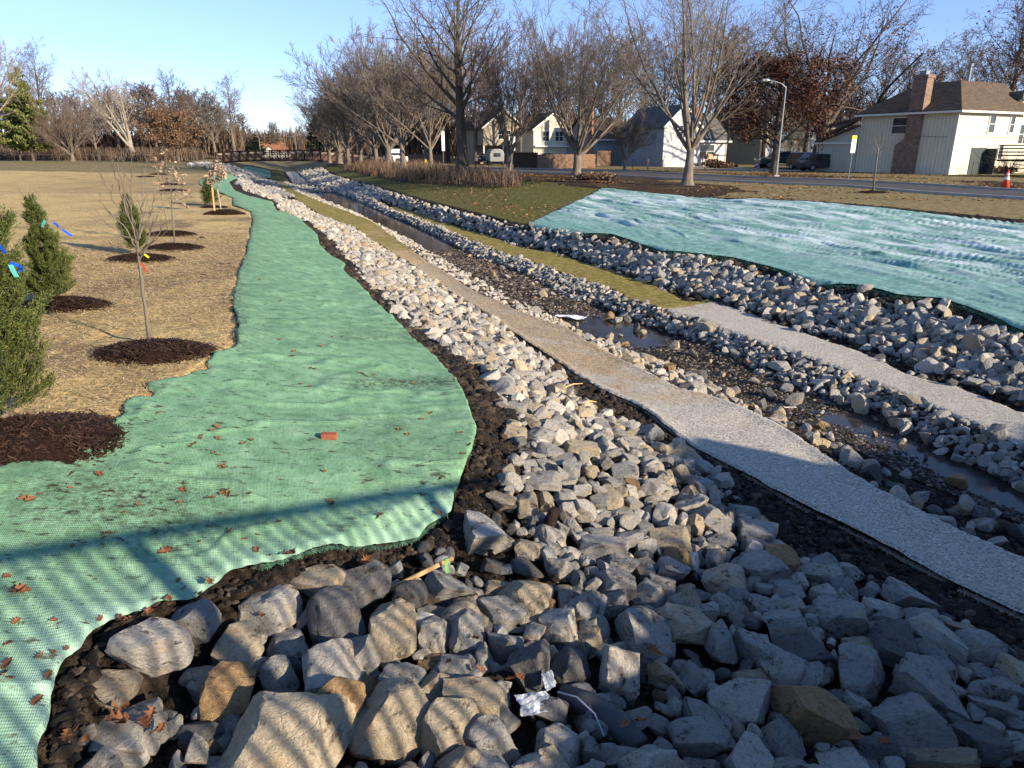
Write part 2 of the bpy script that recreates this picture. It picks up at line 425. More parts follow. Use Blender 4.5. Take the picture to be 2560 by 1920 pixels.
MT = {}
MT['soil'] = m_soil(); MT['lawn'] = m_lawn(); MT['green'] = m_green(); MT['litter'] = m_leafground(); MT['bed'] = m_bed()
MT['gm_l'] = m_greenmat('green_mat', (.105, .235, .125), (.19, .37, .215), (.30, .49, .31), (.42, .62, .52), 1.0)
MT['gm_r'] = m_greenmat('pale_green_mat', (.07, .24, .18), (.19, .40, .35), (.42, .60, .57), (.72, .82, .82), .55)  # paler tones than the left mat, with whitish streaks mixed in
MT['strip'] = m_strip('coir_blanket'); MT['straw'] = m_straw()
MT['rock'] = m_rock(True); MT['rockf'] = m_rock(False, .7)
MT['bark'] = m_bark('grey_bark', (.075, .062, .050), (.235, .20, .165))
MT['barkd'] = m_bark('dark_bark', (.045, .036, .029), (.13, .105, .083))
MT['twig'] = m_bark('twig_bark', (.105, .088, .074), (.235, .20, .17))
MT['twigr'] = m_bark('reddish_twig_bark', (.090, .064, .052), (.20, .148, .120))
MT['pale'] = m_bark('pale_bark', (.19, .165, .135), (.40, .36, .30))
MT['cedar'] = m_leaf('cedar_needles', [(.020, .032, .009), (.050, .072, .018), (.10, .125, .032), (.19, .19, .06)])
MT['pine'] = m_leaf('pine_needles', [(.05, .065, .020), (.12, .14, .04), (.23, .24, .08)])
MT['dkfir'] = m_leaf('dark_evergreen', [(.010, .016, .010), (.022, .030, .018)])
MT['brleaf'] = m_leaf('tan_brown_leaves', [(.075, .045, .027), (.15, .092, .055), (.25, .16, .10)])
MT['redleaf'] = m_leaf('red_brown_leaves', [(.030, .011, .008), (.070, .027, .016), (.14, .060, .032)])
MT['paleleaf'] = m_leaf('pale_dry_leaves', [(.18, .12, .085), (.34, .24, .17), (.46, .35, .26)])
MT['litleaf'] = m_leaf('fallen_leaves', [(.10, .045, .018), (.24, .12, .045), (.42, .25, .11)])
MT['oakleaf'] = m_leaf('oak_leaf', [(.08, .03, .015), (.17, .065, .028), (.30, .15, .07)])
MT['reed'] = m_leaf('dry_reeds', [(.06, .036, .024), (.14, .09, .058), (.26, .185, .125)])
MT['brush'] = m_leaf('brushwood', [(.045, .030, .022), (.10, .07, .05), (.20, .145, .10)])
MT['strawb'] = m_leaf('straw_stalks', [(.20, .135, .06), (.46, .33, .16), (.78, .60, .34)])
MT['mulch'] = simple('dark_mulch', (.030, .016, .011), .95, .5, 30, bump=.9, spec=.1)
MT['chip'] = m_leaf('mulch_chips', [(.015, .009, .006), (.035, .02, .013), (.075, .042, .028)])
MT['glass'] = m_glass(); MT['asphalt'] = m_asphalt(); MT['water'] = m_water()
MT['cream'] = m_siding('cream_board_siding', (.64, .60, .46), .34, groove=.12); MT['creamd'] = m_siding('grey_cream_board_siding', (.50, .48, .40), .42)
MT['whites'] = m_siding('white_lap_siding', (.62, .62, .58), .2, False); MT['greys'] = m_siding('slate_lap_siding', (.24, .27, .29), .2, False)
MT['tan'] = m_siding('tan_board_siding', (.36, .31, .21), .4); MT['tanlap'] = m_siding('khaki_lap_siding', (.30, .26, .19), .2, False)
MT['trim'] = simple('white_trim', (.72, .70, .64), .6, .08, 3); MT['door'] = simple('garage_white', (.68, .67, .63), .6, .06, 2)
MT['shing'] = m_brick('brown_shingles', (.115, .085, .062), (.165, .125, .09), (.05, .038, .028), bw=.35, rh=.12, ms=.015)
MT['shingg'] = m_brick('grey_shingles', (.13, .125, .115), (.19, .18, .165), (.06, .058, .055), bw=.35, rh=.12, ms=.015)
MT['shingo'] = m_brick('orange_shingles', (.28, .13, .07), (.34, .17, .09), (.12, .06, .03), bw=.35, rh=.15, ms=.015)
MT['brick'] = m_brick('red_brown_brick', (.22, .12, .085), (.34, .23, .17), (.17, .14, .12), bw=.23, rh=.085, ms=.012)
MT['brickr'] = m_brick('red_brick', (.33, .13, .085), (.40, .19, .12), (.25, .2, .17), bw=.23, rh=.085, ms=.012)
MT['steel'] = simple('weathering_steel', (.040, .021, .015), .8, .3, 2)
MT['mesh'] = simple('brown_rail_mesh', (.19, .115, .085), .85, .2, 2)
MT['rail'] = simple('pale_timber_rail', (.50, .37, .27), .8, .15, 2)
MT['galv'] = simple('galvanised_steel', (.22, .23, .23), .45, .1, 3, metal=.4)
MT['wood'] = simple('fence_wood', (.16, .105, .07), .9, .3, 3, bump=.3); MT['woodr'] = simple('reddish_fence_wood', (.20, .125, .085), .9, .25, 3, bump=.3)
MT['woodd'] = simple('dark_deck_wood', (.055, .035, .026), .9, .3, 3); MT['woodn'] = simple('new_pine_wood', (.58, .37, .17), .75, .15, 12)
MT['black'] = simple('black_rubber', (.012, .012, .013), .7, .2, 6); MT['concrete'] = simple('concrete', (.36, .34, .31), .9, .15, 3, bump=.2)
MT['drive'] = simple('concrete_driveway', (.40, .34, .27), .9, .12, 1.0)

# ---------------------------------------------------------------- the lie of the land
CV = {
'C1': (-2.1, "561,435 518,444 496,453 497,464 581,496 581,516 625,528 630,557 622,597 616,632 596,684 582,741 582,785 596,820 590,869 564,884 527,895 515,921 518,950"),
'C2': (-2.6, "596,447 570,458 584,479 625,496 680,508 689,532 759,552 753,561 793,590 798,624 831,650 863,666 857,685 909,731 929,760 967,795 1002,827 1028,859 1091,908 1143,969 1169,1030 1192,1099 1180,1146 1122,1261 1041,1319 926,1354 800,1397 702,1438 583,1476 486,1547 396,1569 276,1629 209,1696 168,1718 138,1782 123,1860 112,1920"),
'C3': (-2.75, "689,503 707,535 753,552 779,558 802,587 837,616 860,645 880,671 906,703 953,740 984,778 1002,807 1074,853 1132,896 1190,920 1215,963 1275,1041 1290,1134 1235,1250 1175,1330 1000,1450 740,1480 625,1539 330,1620 208,1730 150,1900"),
'C4': (-3.4, "636,464 683,499 741,506 770,529 802,546 848,561 892,581 929,610 967,633 1010,662 1057,691 1091,714 1132,746 1190,786 1248,818 1300,870 1388,926 1458,1018 1643,1111 1805,1203 1907,1305 1946,1363 2027,1406 2161,1440 2339,1526 2439,1574 2560,1660"),
'C5': (-3.45, "735,500 762,517 802,543 857,564 889,578 929,607 973,633 1010,659 1045,685 1097,723 1146,755 1190,778 1236,810 1280,843 1318,873 1367,902 1442,951 1483,977 1597,1030 1736,1140 1874,1210 1979,1277 2171,1372 2267,1425 2410,1502 2560,1569"),
'C6': (-3.5, "703,452 735,479 781,499 839,522 885,539 937,560 972,591 1025,627 1062,659 1109,685 1161,720 1190,740 1236,755 1280,780 1361,810 1419,830 1468,867 1511,888 1587,928 1656,963 1694,980 1805,1007 1967,1082 2128,1200 2219,1257 2343,1329 2458,1382 2560,1420"),
'C7': (-3.9, "735,465 802,500 912,546 944,569 1002,593 1074,636 1161,685 1190,703 1277,760 1323,775 1387,801 1442,839 1511,865 1572,891 1650,914 1714,946 1772,975 2025,1088 2303,1227 2560,1331"),
'C8': (-3.9, "784,464 813,473 853,487 914,510 972,539 1030,562 1102,597 1132,613 1219,656 1277,677 1332,703 1425,755 1511,772 1558,795 1621,815 1671,836 1743,859 1801,876 1859,917 1920,951 2199,1041 2430,1099 2560,1157"),
'C9': (-3.6, "989,528 1030,542 1103,572 1175,604 1248,633 1280,642 1367,674 1483,714 1532,729 1561,749 1607,760 1671,784 1726,798 1772,813 1830,841 1920,873 2093,931 2224,980 2430,1070 2560,1128"),
'C10': (-3.6, "1001,525 1059,539 1132,567 1219,593 1280,616 1396,642 1483,671 1540,688 1616,714 1656,731 1708,755 1772,760 1830,778 1920,807 2065,859 2166,896 2267,943 2394,980 2560,1047"),
'C11': (-3.55, "1280,605 1410,635 1483,662 1540,677 1598,700 1685,725 1743,742 1830,768 1920,790 2036,833 2180,876 2267,914 2383,951 2560,1020"),
'C12': (-3.0, "830,440 920,466 1050,505 1150,530 1280,561 1396,581 1483,601 1598,624 1685,645 1801,662 1920,697 1978,703 2065,729 2166,746 2253,775 2354,784 2412,813 2528,833"),
'C13': (-2.9, "1297,558 1425,584 1529,595 1598,616 1656,630 1743,642 1830,653 1920,676 2036,711 2151,726 2238,746 2354,760 2412,778 2528,821"),
'C14': (-2.1, "1500,473 1572,485 1645,491 1760,502 1876,502 1992,505 2065,511 2180,525 2325,546 2470,557 2560,566"),
'S1': (-2.0, "988,417 1200,428 1500,438 1700,449 1920,459 2122,467 2325,485 2560,499"),
'S2': (-2.0, "1200,420 1500,427 1700,436 1920,446 2065,450 2296,462 2560,479"),
}
EX = {'C1': [(95, -5), (135, -7)], 'C2': [(95, -3.3), (135, -4)], 'C3': [(55, -1.9), (66, -2.6), (95, -2.6), (135, -3)], 'C4': [(100, -.8), (135, 0)],
      'C5': [(60, 1.1), (80, -.3), (135, .5)], 'C6': [(92, 1.), (135, 1.5)], 'C7': [(87, 2.4), (135, 2.5)], 'C8': [(88, 4.5), (135, 4.5)],
      'C9': [(56, 7.0), (88, 5.0), (135, 5)], 'C10': [(56, 7.2), (88, 5.4), (135, 5.3)], 'C11': [(40, 8.1), (56, 7.4), (88, 5.6), (135, 5.5)],
      'C12': [(135, 8.3)], 'C13': [(45, 8.8), (92, 7.5), (135, 8.6)], 'C14': [(60, 15), (98, 12), (135, 12)],
      'S1': [(102, 14.5), (135, 14.5), (220, 16)], 'S2': [(108, 20), (135, 20), (220, 22)]}
CU = {}
for k, (z, q) in CV.items():
    pts = []
    for a in q.split():
        px, py = map(float, a.split(','))
        pts.append(st(*P(px, py, z)))
    pts += [p for p in EX.get(k, [])]
    mx = min([p[0] for p in EX[k]]) if k in EX else 1e9
    pts = sorted([p for p in pts if p in EX.get(k, []) or p[0] < mx])
    CU[k] = (np.array([p[0] for p in pts]), np.array([p[1] for p in pts]), z)
CU['C8'] = (CU['C8'][0], np.minimum(CU['C8'][1], np.interp(CU['C8'][0], CU['C9'][0], CU['C9'][1]) - np.interp(CU['C8'][0], [8, 30, 55], [.45, .25, 0])), CU['C8'][2])
def T(k, s): return np.interp(s, CU[k][0], CU[k][1])
SS = np.concatenate([np.arange(-10, 20, .25), np.arange(20, 300, 1.0)])
_s = np.arange(-6, 60, .5); CU['C14'] = (np.concatenate([_s, [75, 98, 135]]), np.concatenate([20.8 - .15 * (_s - 16), [13.5, 12, 12]]), -2.1)
HK = []   # smoothed height breaklines (t, z)
def sm(a, n):
    k = np.ones(n) / n; return np.convolve(np.pad(a, n // 2, mode='edge'), k, 'valid')[:len(a)]
def hk(tfun, z, n=7): HK.append((sm(tfun, n), z if hasattr(z, '__len__') else np.full(len(SS), z)))
c1 = np.where(SS < 7.6, np.interp(SS, [-5, 3, 5, 7.6], [-3.2, -2.9, -2.0, -1.0]), T('C1', SS))
one = np.ones(len(SS))
zl = lambda a, b: np.interp(SS, [20, 100], [a, b])
hk(c1 - 40, zl(-1.7, -1.62)); hk(c1 - 18, zl(-1.85, -1.72)); hk(c1 - 6, -2.0); hk(c1, -2.1)
c2 = np.maximum(T('C2', SS), c1 + .5); hk(c2, -2.58)
c3 = np.maximum(T('C3', SS), c2 + .08); hk(c3, -2.72)
c4 = np.maximum(T('C4', SS), c3 + .8); hk(c4, -3.38)
c5 = np.maximum(T('C5', SS), c4 + .05); hk(c5, -3.42)
c6 = np.maximum(T('C6', SS), c5 + .6); hk(c6, -3.5)
c7 = np.maximum(T('C7', SS), c6 + .25); hk(c7 + .1, -3.88)
c8 = np.maximum(T('C8', SS), c7 + .8); hk(c8 - .1, -3.88)
c9 = np.maximum(T('C9', SS), c8 + .12); hk(c9, -3.6)
c10 = np.maximum(T('C10', SS), c9 + .05); hk(c10, -3.6)
c11 = np.maximum(T('C11', SS), c10 + .05); hk(c11, -3.52)
c12 = np.maximum(T('C12', SS), c11 + .5); hk(c12, -3.0)
c13 = np.maximum(T('C13', SS), c12 + .1); hk(c13, -2.9)
c14 = np.maximum(T('C14', SS), c13 + 2); z14 = sm(np.interp(SS, [15.5, 20.6, 24, 26.4, 29.3, 32.7, 38], [-2.13, -2.02, -1.97, -2.06, -2.20, -2.2, -2.1]), 5); hk(c14, z14, 1)
hk(c14 + .5, z14 + .10, 1); hk(c14 + 5, -2.0); hk(c14 + 400, -2.0)
def height(s, t):
    s = np.asarray(s, float); t = np.asarray(t, float)
    k = len(HK); tk = [np.interp(s, SS, h[0]) for h in HK]; zk = [np.interp(s, SS, h[1]) for h in HK]
    z = np.where(t < tk[0], zk[0], zk[-1])
    for i in range(k - 1):
        a = (t >= tk[i]) & (t < tk[i + 1])
        u = np.clip((t - tk[i]) / np.maximum(tk[i + 1] - tk[i], 1e-4), 0, 1)
        z = np.where(a, zk[i] + (zk[i + 1] - zk[i]) * u, z)
    # grade drops: riffles lift the bed near the far pools; bank swells on the left meadow
    z = z + np.where(t < -1, .10 * (fbm(s * .12, t * .15, seed=5) - .5) * np.clip((-t - 1) / 6, 0, 1), 0)
    # rock chute spilling down the far left bank
    return z
def bedz(s, t):
    """small lift/drop of the creek bed: pools and gravel bars"""
    n = fbm(s * .55, t * 1.1, oct=4, seed=31) - .5
    pool = np.interp(s, [0, 4.5, 8, 9.2, 10.5, 12.2, 13, 16.2, 17.2, 25, 28, 31, 80, 95], [.02, .0, .01, .045, .03, .05, -.03, -.03, .06, .055, .02, -.09, -.08, -.05])
    right = np.clip((t - T('C7', s)) / 1.2, 0, 1)
    pool = np.where(s < 8.2, np.interp(right, [0, .5, 1], [.06, .0, -.05]), pool)
    for c in (74, 79.5, 86): pool = pool + .22 * np.exp(-((s - c) / 1.3) ** 2)
    return pool + n * .12
WATER = -3.875
def ground(x, y):
    s, t = st(x, y); return height(s, t)
def hit(px, py, dz=0.0):
    z = -2.8
    for _ in range(25):
        X, Y = P(px, py, z + dz)
        s, t = st(X, Y); z = .5 * z + .5 * float(height(s, t))
    return Vector((X, Y, z))

# zones by position
def jag(x, y, a=.12, f=3.0, seed=3): return (fbm(x * f, y * f, oct=4, seed=seed) - .5) * 2 * a
C1M = (np.array([-5, 4.9, 5.25, 5.6, 6.3, 7.0, 7.4, 8.0]), np.array([-30, -6, -2.0, -1.45, -1.35, -1.25, -.85, -.75]))
def zones(x, y):
    s, t = st(x, y)
    j = jag(x, y, .07, 4); jj = jag(x, y, .5, .7, 8); js = jag(x, y, .035, 9, 9)
    tc = {k: T(k, s) for k in CU}
    c1 = np.where(s < 8.0, np.interp(s, C1M[0], C1M[1]), tc['C1']) + np.where(s < 7.5, j * 2.2, js)
    z = np.full(s.shape, 'lawn', dtype=object)
    farL = (t < c1)
    z = np.where(t < 3, 'straw', z)
    z = np.where((t < 3) & ((s > 72 + jj * 4 + .25 * (-t - 5)) | (t < -46)), 'lawn', z)
    z = np.where((t >= c1) & (t < tc['C2'] + js), 'gm_l', z)
    z = np.where((t >= c1) & (t < tc['C2'] + js) & (s > 75), 'lawn', z)

    z = np.where((t >= tc['C2'] + js) & (t < tc['C5']), 'soil', z)
    z = np.where((t >= tc['C5'] + js) & (t < tc['C6'] + js), 'strip_l', z)
    z = np.where((t >= tc['C6'] + js) & (t < tc['C7'] + j), 'soil', z)
    z = np.where((t >= tc['C7'] + j) & (t < tc['C8'] + j), 'bed', z)
    z = np.where((t >= tc['C8'] + j) & (t < 400), 'soil', z)
    z = np.where((t >= tc['C9'] + js) & (t < tc['C10'] + js) & (s < 48), 'strip_r', z)
    # right bank: paler mat up to an oblique end line, grass beyond it
    endl = 27.3 + (t - 9.2) * (37.5 - 27.3) / (17.4 - 9.2)
    gr = (t >= tc['C13'] + js * .6)
    z = np.where(gr & (t < tc['C14'] + js) & (s < endl), 'gm_r', z)
    z = np.where(gr & (t < tc['C14'] + js) & (s >= endl + .15 + j), 'green', z)
    lip = tc['C14'] + .42 + .4 * np.clip((24 - s) / 8, 0, 1) + j
    up = (t >= lip)
    lit = fbm(s * .09, t * .16, seed=77)
    near_tr = np.exp(-((s - 40) / 8) ** 2 - ((t - 21.5) / 4.0) ** 2) + np.exp(-((s - 50) / 8) ** 2 - ((t - 21) / 4) ** 2)
    litm = (s > 45) & (t < tc['S1'] - .5) | (near_tr + (lit - .5) * 1.6 > .45)
    z = np.where(up & ~litm, 'lawn', z); z = np.where(up & litm, 'litter', z)
    z = np.where((t >= tc['C14'] + js) & (s >= endl + 6) & (t < lip), 'green', z)
    z = np.where((s > 48) & (t >= tc['C13']) & (t > np.interp(s, [48, 60, 80, 100], [13, 10.5, 9.5, 9.5]) + jj) & (t < tc['S1']), 'litter', z)
    z = np.where((t >= tc['S1']) & (t < tc['S2']), 'road', z)
    z = np.where((t > tc['S2']) & (s < 66) & (t < tc['S2'] + 9) & (fbm(s * .2, t * .2, seed=4) > .5), 'litter', z)
    z = np.where((t > -3.9 + jj * .5) & (t < -.2) & (s > 97 + jj) & (s < 131), 'gm_l', z)
    z = np.where((t > -.2) & (t < tc['C7'] - .6) & (s > 92), 'green', z)
    far = (s > 140)
    z = np.where(far & (t > tc['C7'] - 12) & (t < 12) , 'lawn', z)
    return z, s, t

# one polar sheet of ground, finest in front of the viewer, reaching the horizon
ang_f = np.arange(-46, 46.01, .105); ang = np.concatenate([np.arange(-180, -46, 4.0), ang_f, np.arange(50, 180.1, 4.0)])
rr = [0.6]
while rr[-1] < 3200:
    r = rr[-1]; q = 1.05 if r < 1.7 else (1.0050 if r < 12 else (1.0062 if r < 45 else (1.016 if r < 160 else 1.08)))
    rr.append(r * q)
rr = np.array(rr)
A, R = np.meshgrid(np.radians(ang), rr)
GX, GY = np.sin(A) * R, np.cos(A) * R
nr, na = A.shape
gz, gs, gt = zones(GX, GY)
GZ0 = height(gs, gt)
idx = np.arange(nr * na).reshape(nr, na)
Q = np.stack([idx[:-1, :-1], idx[:-1, 1:], idx[1:, 1:], idx[1:, :-1]], -1).reshape(-1, 4)
zq = gz[:-1, :-1].reshape(-1)
near = np.clip(1.6 - R / 60, 0, 1)
rough = {'soil': .075, 'bed': .0, 'lawn': .02, 'green': .03, 'litter': .035, 'straw': .0, 'gm_l': 0, 'gm_r': 0, 'strip_l': 0, 'strip_r': 0, 'road': 0}
amp = np.zeros(gz.shape)
for k, a in rough.items(): amp[gz == k] = a
n_hi = fbm(GX * 7, GY * 7, oct=4, seed=1, gain=.6) - .5
GZ = GZ0 + amp * near * n_hi * 2.2
GZ = np.where(gz == 'bed', GZ0 + bedz(gs, gt) + n_hi * .05, GZ)
isr = (gz == 'soil') & (((gt > T('C3', gs)) & (gt < T('C4', gs))) | ((gt > T('C11', gs)) & (gt < T('C12', gs))))
GZ = np.where(isr, GZ - .05, GZ)
# mats lie on a smooth base
mats_ = {'gm_l': .03, 'gm_r': .03, 'strip_l': .03, 'strip_r': .03, 'straw': .015}
for k in mats_: GZ = np.where(gz == k, GZ0 - .012, GZ)
slot = {'soil': 0, 'lawn': 1, 'green': 2, 'litter': 3, 'bed': 4, 'gm_l': 0, 'gm_r': 0, 'strip_l': 0, 'strip_r': 0, 'straw': 0, 'road': 0}
mi = np.array([slot[k] for k in zq], np.int32)
me = npmesh('ground', np.stack([GX, GY, GZ], -1).reshape(-1, 3), Q[:, ::-1], 4, True, mi)
g = link('ground', me, None, [MT['soil'], MT['lawn'], MT['green'], MT['litter'], MT['bed']]); tag(g, kind='structure')

def biggest(m):
    # keep only the largest connected patch
    seen = np.zeros(m.shape, bool); best = []
    for i, j in zip(*np.nonzero(m)):
        if seen[i, j]: continue
        stack = [(i, j)]; seen[i, j] = True; comp = []
        while stack:
            a, b = stack.pop(); comp.append((a, b))
            for c, d in ((a + 1, b), (a - 1, b), (a, b + 1), (a, b - 1)):
                if 0 <= c < m.shape[0] and 0 <= d < m.shape[1] and m[c, d] and not seen[c, d]: seen[c, d] = True; stack.append((c, d))
        if len(comp) > len(best): best = comp
    o = np.zeros(m.shape, bool); a = np.array(best); o[a[:, 0], a[:, 1]] = True; return o
def sheet(name, keys, mat, off, zfun=None, attrs=None, **tg):
    m = np.isin(gz, keys)
    if keys[0].startswith('strip'): m = biggest(m)
    # faces whose four corners lie in the zone
    a = m[:-1, :-1]; sel = a.reshape(-1) & (m[1:, :-1] | True).reshape(-1)
    q = Q[sel]
    u, inv = np.unique(q, return_inverse=True)
    X, Y, S, Tt = GX.ravel()[u], GY.ravel()[u], gs.ravel()[u], gt.ravel()[u]
    Z = GZ0.ravel()[u] + off
    cnt = np.bincount(inv.ravel(), minlength=len(u)); edge = cnt < 4
    if zfun is not None: Z = Z + zfun(X, Y, S, Tt)
    Z = np.where(edge, Z - off * .9, Z)
    qi = inv.reshape(-1, 4)
    # round off the stair-stepped outline
    E_ = np.concatenate([qi[:, [0, 1]], qi[:, [1, 2]], qi[:, [2, 3]], qi[:, [3, 0]]]); E_.sort(axis=1)
    ue, ce = np.unique(E_, axis=0, return_counts=True); be = ue[ce == 1]
    X = X.copy(); Y = Y.copy()
    for _ in range(7):
        c = np.zeros(len(X)); sx = np.zeros(len(X)); sy = np.zeros(len(X)); sz = np.zeros(len(X))
        for a_, b_ in ((0, 1), (1, 0)):
            np.add.at(c, be[:, a_], 1); np.add.at(sx, be[:, a_], X[be[:, b_]]); np.add.at(sy, be[:, a_], Y[be[:, b_]]); np.add.at(sz, be[:, a_], Z[be[:, b_]])
        k_ = c > 0
        X[k_] = .4 * X[k_] + .6 * sx[k_] / c[k_]; Y[k_] = .4 * Y[k_] + .6 * sy[k_] / c[k_]; Z[k_] = .4 * Z[k_] + .6 * sz[k_] / c[k_]
    me = npmesh(name, np.stack([X, Y, Z], -1), inv.reshape(-1, 4)[:, ::-1], 4, True)
    if attrs:
        for k, f in attrs.items(): attr(me, k, f(X, Y, S, Tt))
    o = link(name, me, None, [mat]); tag(o, **tg); return o

def z_gml(X, Y, S, Tt):
    n = fbm(X * 1.1, Y * 1.1, oct=3, seed=21) - .5
    # soft creases running up the slope and wrinkles by the rocks
    cr = np.abs(fbm(S * 1.9, Tt * .7, oct=3, seed=23) - .5)
    e = np.clip(1 - np.abs(Tt - T('C2', S)) / .5, 0, 1)
    w = np.sin((X * .8 + Y * 1.3) * 9 + 6 * n) * .006 * np.clip(1.5 - S / 6, 0, 1)
    return n * .10 + .035 + .035 * np.exp(-(cr / .03) ** 2) * .6 + w + e * .03
def dirt_l(X, Y, S, Tt):
    d1 = np.exp(-((S - 9.5) / .45) ** 2) * np.clip((Tt - .2) / 1, 0, 1)
    d2 = np.exp(-((S - 7.1 - .25 * (Tt - 0)) / .22) ** 2) * np.clip((Tt - .3) / .4, 0, 1)
    e1 = np.exp(-np.clip(Tt - T('C1', S), 0, 9) / .25) * (S > 8) * .8
    nb = np.exp(-((X + 2.6) / .8) ** 2 - ((Y - 4.2) / .5) ** 2) * .8
    big = fbm(X * .5, Y * .5, seed=41)
    return np.clip(d1 * .5 + d2 * .9 + e1 + nb + .35 * np.clip((big - .55) * 4, 0, 1), 0, 1) * .9
def pale_mix_l(X, Y, S, Tt):
    e = np.exp(-np.clip(T('C2', S) - Tt, 0, 9) / .35) * (S < 5) * .5
    return np.clip(e + .4 * np.clip((4.4 - S) / 2, 0, 1) * (fbm(X * 1.3, Y * 1.3, seed=12) > .5), 0, 1)
sheet('erosion_blanket', ['gm_l'], MT['gm_l'], .03, z_gml, {'dirt': dirt_l, 'frost': pale_mix_l},
      label='bright green woven erosion blanket littered with leaves on the left bank', cat='erosion blanket', group='green erosion blankets')
def z_gmr(X, Y, S, Tt):
    # wrinkles run along the creek, uneven
    wob = fbm(S * .25, Tt * .3, oct=3, seed=51) * 6
    a = fbm(S * .28 + wob * .15, Tt * 3.6 + wob, oct=2, seed=52, gain=.5)
    ridge = 1 - np.abs(a - .5) * 2
    b_ = fbm(S * .5, Tt * 1.5 + wob, oct=2, seed=53)
    a2 = 1 - np.abs(fbm(S * .35 + wob * .12, Tt * 7 + wob * 1.2, oct=1, seed=57) - .5) * 2
    seam = np.exp(-((Tt - (T('C13', S) + 2.6 + .5 * np.sin(S * .5))) / .12) ** 2) * .05
    seam2 = np.exp(-((Tt - (T('C13', S) + 5.6 + .4 * np.sin(S * .4 + 1))) / .12) ** 2) * .04
    k = np.clip((Tt - T('C13', S)) / 2.0, .35, 1)
    e = np.clip(1 - np.abs(Tt - T('C13', S)) / .3, 0, 1) * .05
    return k * (ridge ** 4 * .055 + (b_ - .5) * .06 + (a - .5) * .05 + (a2 - .5) * .05) + seam + seam2 + e + .04
def pale_mix_r(X, Y, S, Tt):
    n = fbm(S * .5, Tt * 1.1, oct=4, seed=61)
    k = np.clip((Tt - T('C13', S) - 1.0) / 2.5, 0, 1)
    n2 = .6 * fbm(S * .35, Tt * 4.0 + 2 * n, oct=2, seed=63, gain=.6) + .4 * fbm(S * 2.2, Tt * 5.5, oct=3, seed=64)
    return np.clip(.08 + k * np.clip((n2 - .40) * 3.6, 0, 1) * (.5 + n), 0, 1)
sheet('erosion_blanket', ['gm_r'], MT['gm_r'], .03, z_gmr, {'dirt': lambda X, Y, S, Tt: .25 * (fbm(S * 1.5, Tt * 3, seed=9) > .62), 'frost': pale_mix_r},
      label='rumpled pale blue-green erosion blanket covering the slope on the right bank', cat='erosion blanket', group='green erosion blankets')
def z_str(X, Y, S, Tt):
    e = np.minimum(np.abs(Tt - T('C5', S)), np.abs(Tt - T('C6', S)))
    return fbm(X * .8, Y * .8, oct=3, seed=71) * .09 + .03 * np.exp(-(e / .12) ** 2)
sheet('coir_strip', ['strip_l'], MT['strip'], .03, z_str, {'age': lambda X, Y, S, Tt: np.interp(S, [6, 8.5, 11, 16, 20, 23, 26, 60], [.02, .34, .55, .72, .95, 1.1, 1.5, 1.75])},
      label='long pale woven strip left of the stream, whitish in front and grassy far off', cat='blanket strip', group='woven strips beside the stream')
m_old = gz.copy()
gz2 = gz.copy(); gz2[(gz == 'strip_r') & (gs > 14.6 + .25 * (gt - 9))] = 'strip_r2'; gz = gz2
def z_sr(X, Y, S, Tt): return fbm(X * .8, Y * .8, oct=3, seed=72) * .08
sheet('coir_strip', ['strip_r'], MT['strip'], .035, z_sr, {'age': lambda X, Y, S, Tt: np.interp(S, [5, 8, 13.6, 14.6], [.0, .12, .1, .5])},
      label='whitish woven strip right of the stream, lying in front of the grassy one', cat='blanket strip', group='woven strips beside the stream')
sheet('grass_strip', ['strip_r2'], MT['strip'], .025, z_sr, {'age': lambda X, Y, S, Tt: 1.75 + 0 * S},
      label='narrow yellow-green grassy strip between rocks, right of the stream', cat='grass strip', group='woven strips beside the stream')
def z_st(X, Y, S, Tt):
    e = np.clip((fbm(X * 1.5, Y * 1.5, oct=5, seed=81, gain=.65) - .5), -.5, .5)
    return e * .08 * np.clip(1.5 - Y / 25, 0, 1)
def bare(X, Y, S, Tt):
    n = fbm(S * .7, Tt * 1.2, oct=5, seed=83)
    track = np.clip((Tt + 9) / 6, 0, 1) * np.clip((n - .45) * 5, 0, 1)
    return np.clip(track * .6 + .35 * np.clip((n - .6) * 8, 0, 1) + .5 * (S > 40) * np.clip((Tt + 16) / 8, 0, 1), 0, 1)
o = sheet('straw_blanket', ['straw'], MT['straw'], .015, z_st, {'bare': bare}); tag(o, kind='stuff')
o = sheet('street', ['road'], MT['asphalt'], .02); tag(o, kind='structure')
gz = m_old

# creek water
sv = np.arange(-4, 145, .5); rows = []
for s_ in sv: rows.append([xy(s_, T('C7', s_) - .5) + (WATER,), xy(s_, T('C8', s_) + .45) + (WATER,)])
vs = [p for r_ in rows for p in r_]; fs = [(2 * i, 2 * i + 1, 2 * i + 3, 2 * i + 2) for i in range(len(rows) - 1)]
mb = MB(); mb.add(vs, fs); o = mb.build('creek_water', MT['water']); tag(o, kind='structure')
# street kerbs
for k, nm in (('S1', -1), ('S2', 1)):
    mb = MB(); ss = np.arange(-30, 130, 2.0)
    pts = [Vector(xy(a, float(T(k, a))) + (-1.95,)) for a in ss]
    for a, b_ in zip(pts[:-1], pts[1:]): mb.bar(a, b_, .16, .14)
    o = mb.build('street_kerb', MT['concrete']); tag(o, kind='structure')
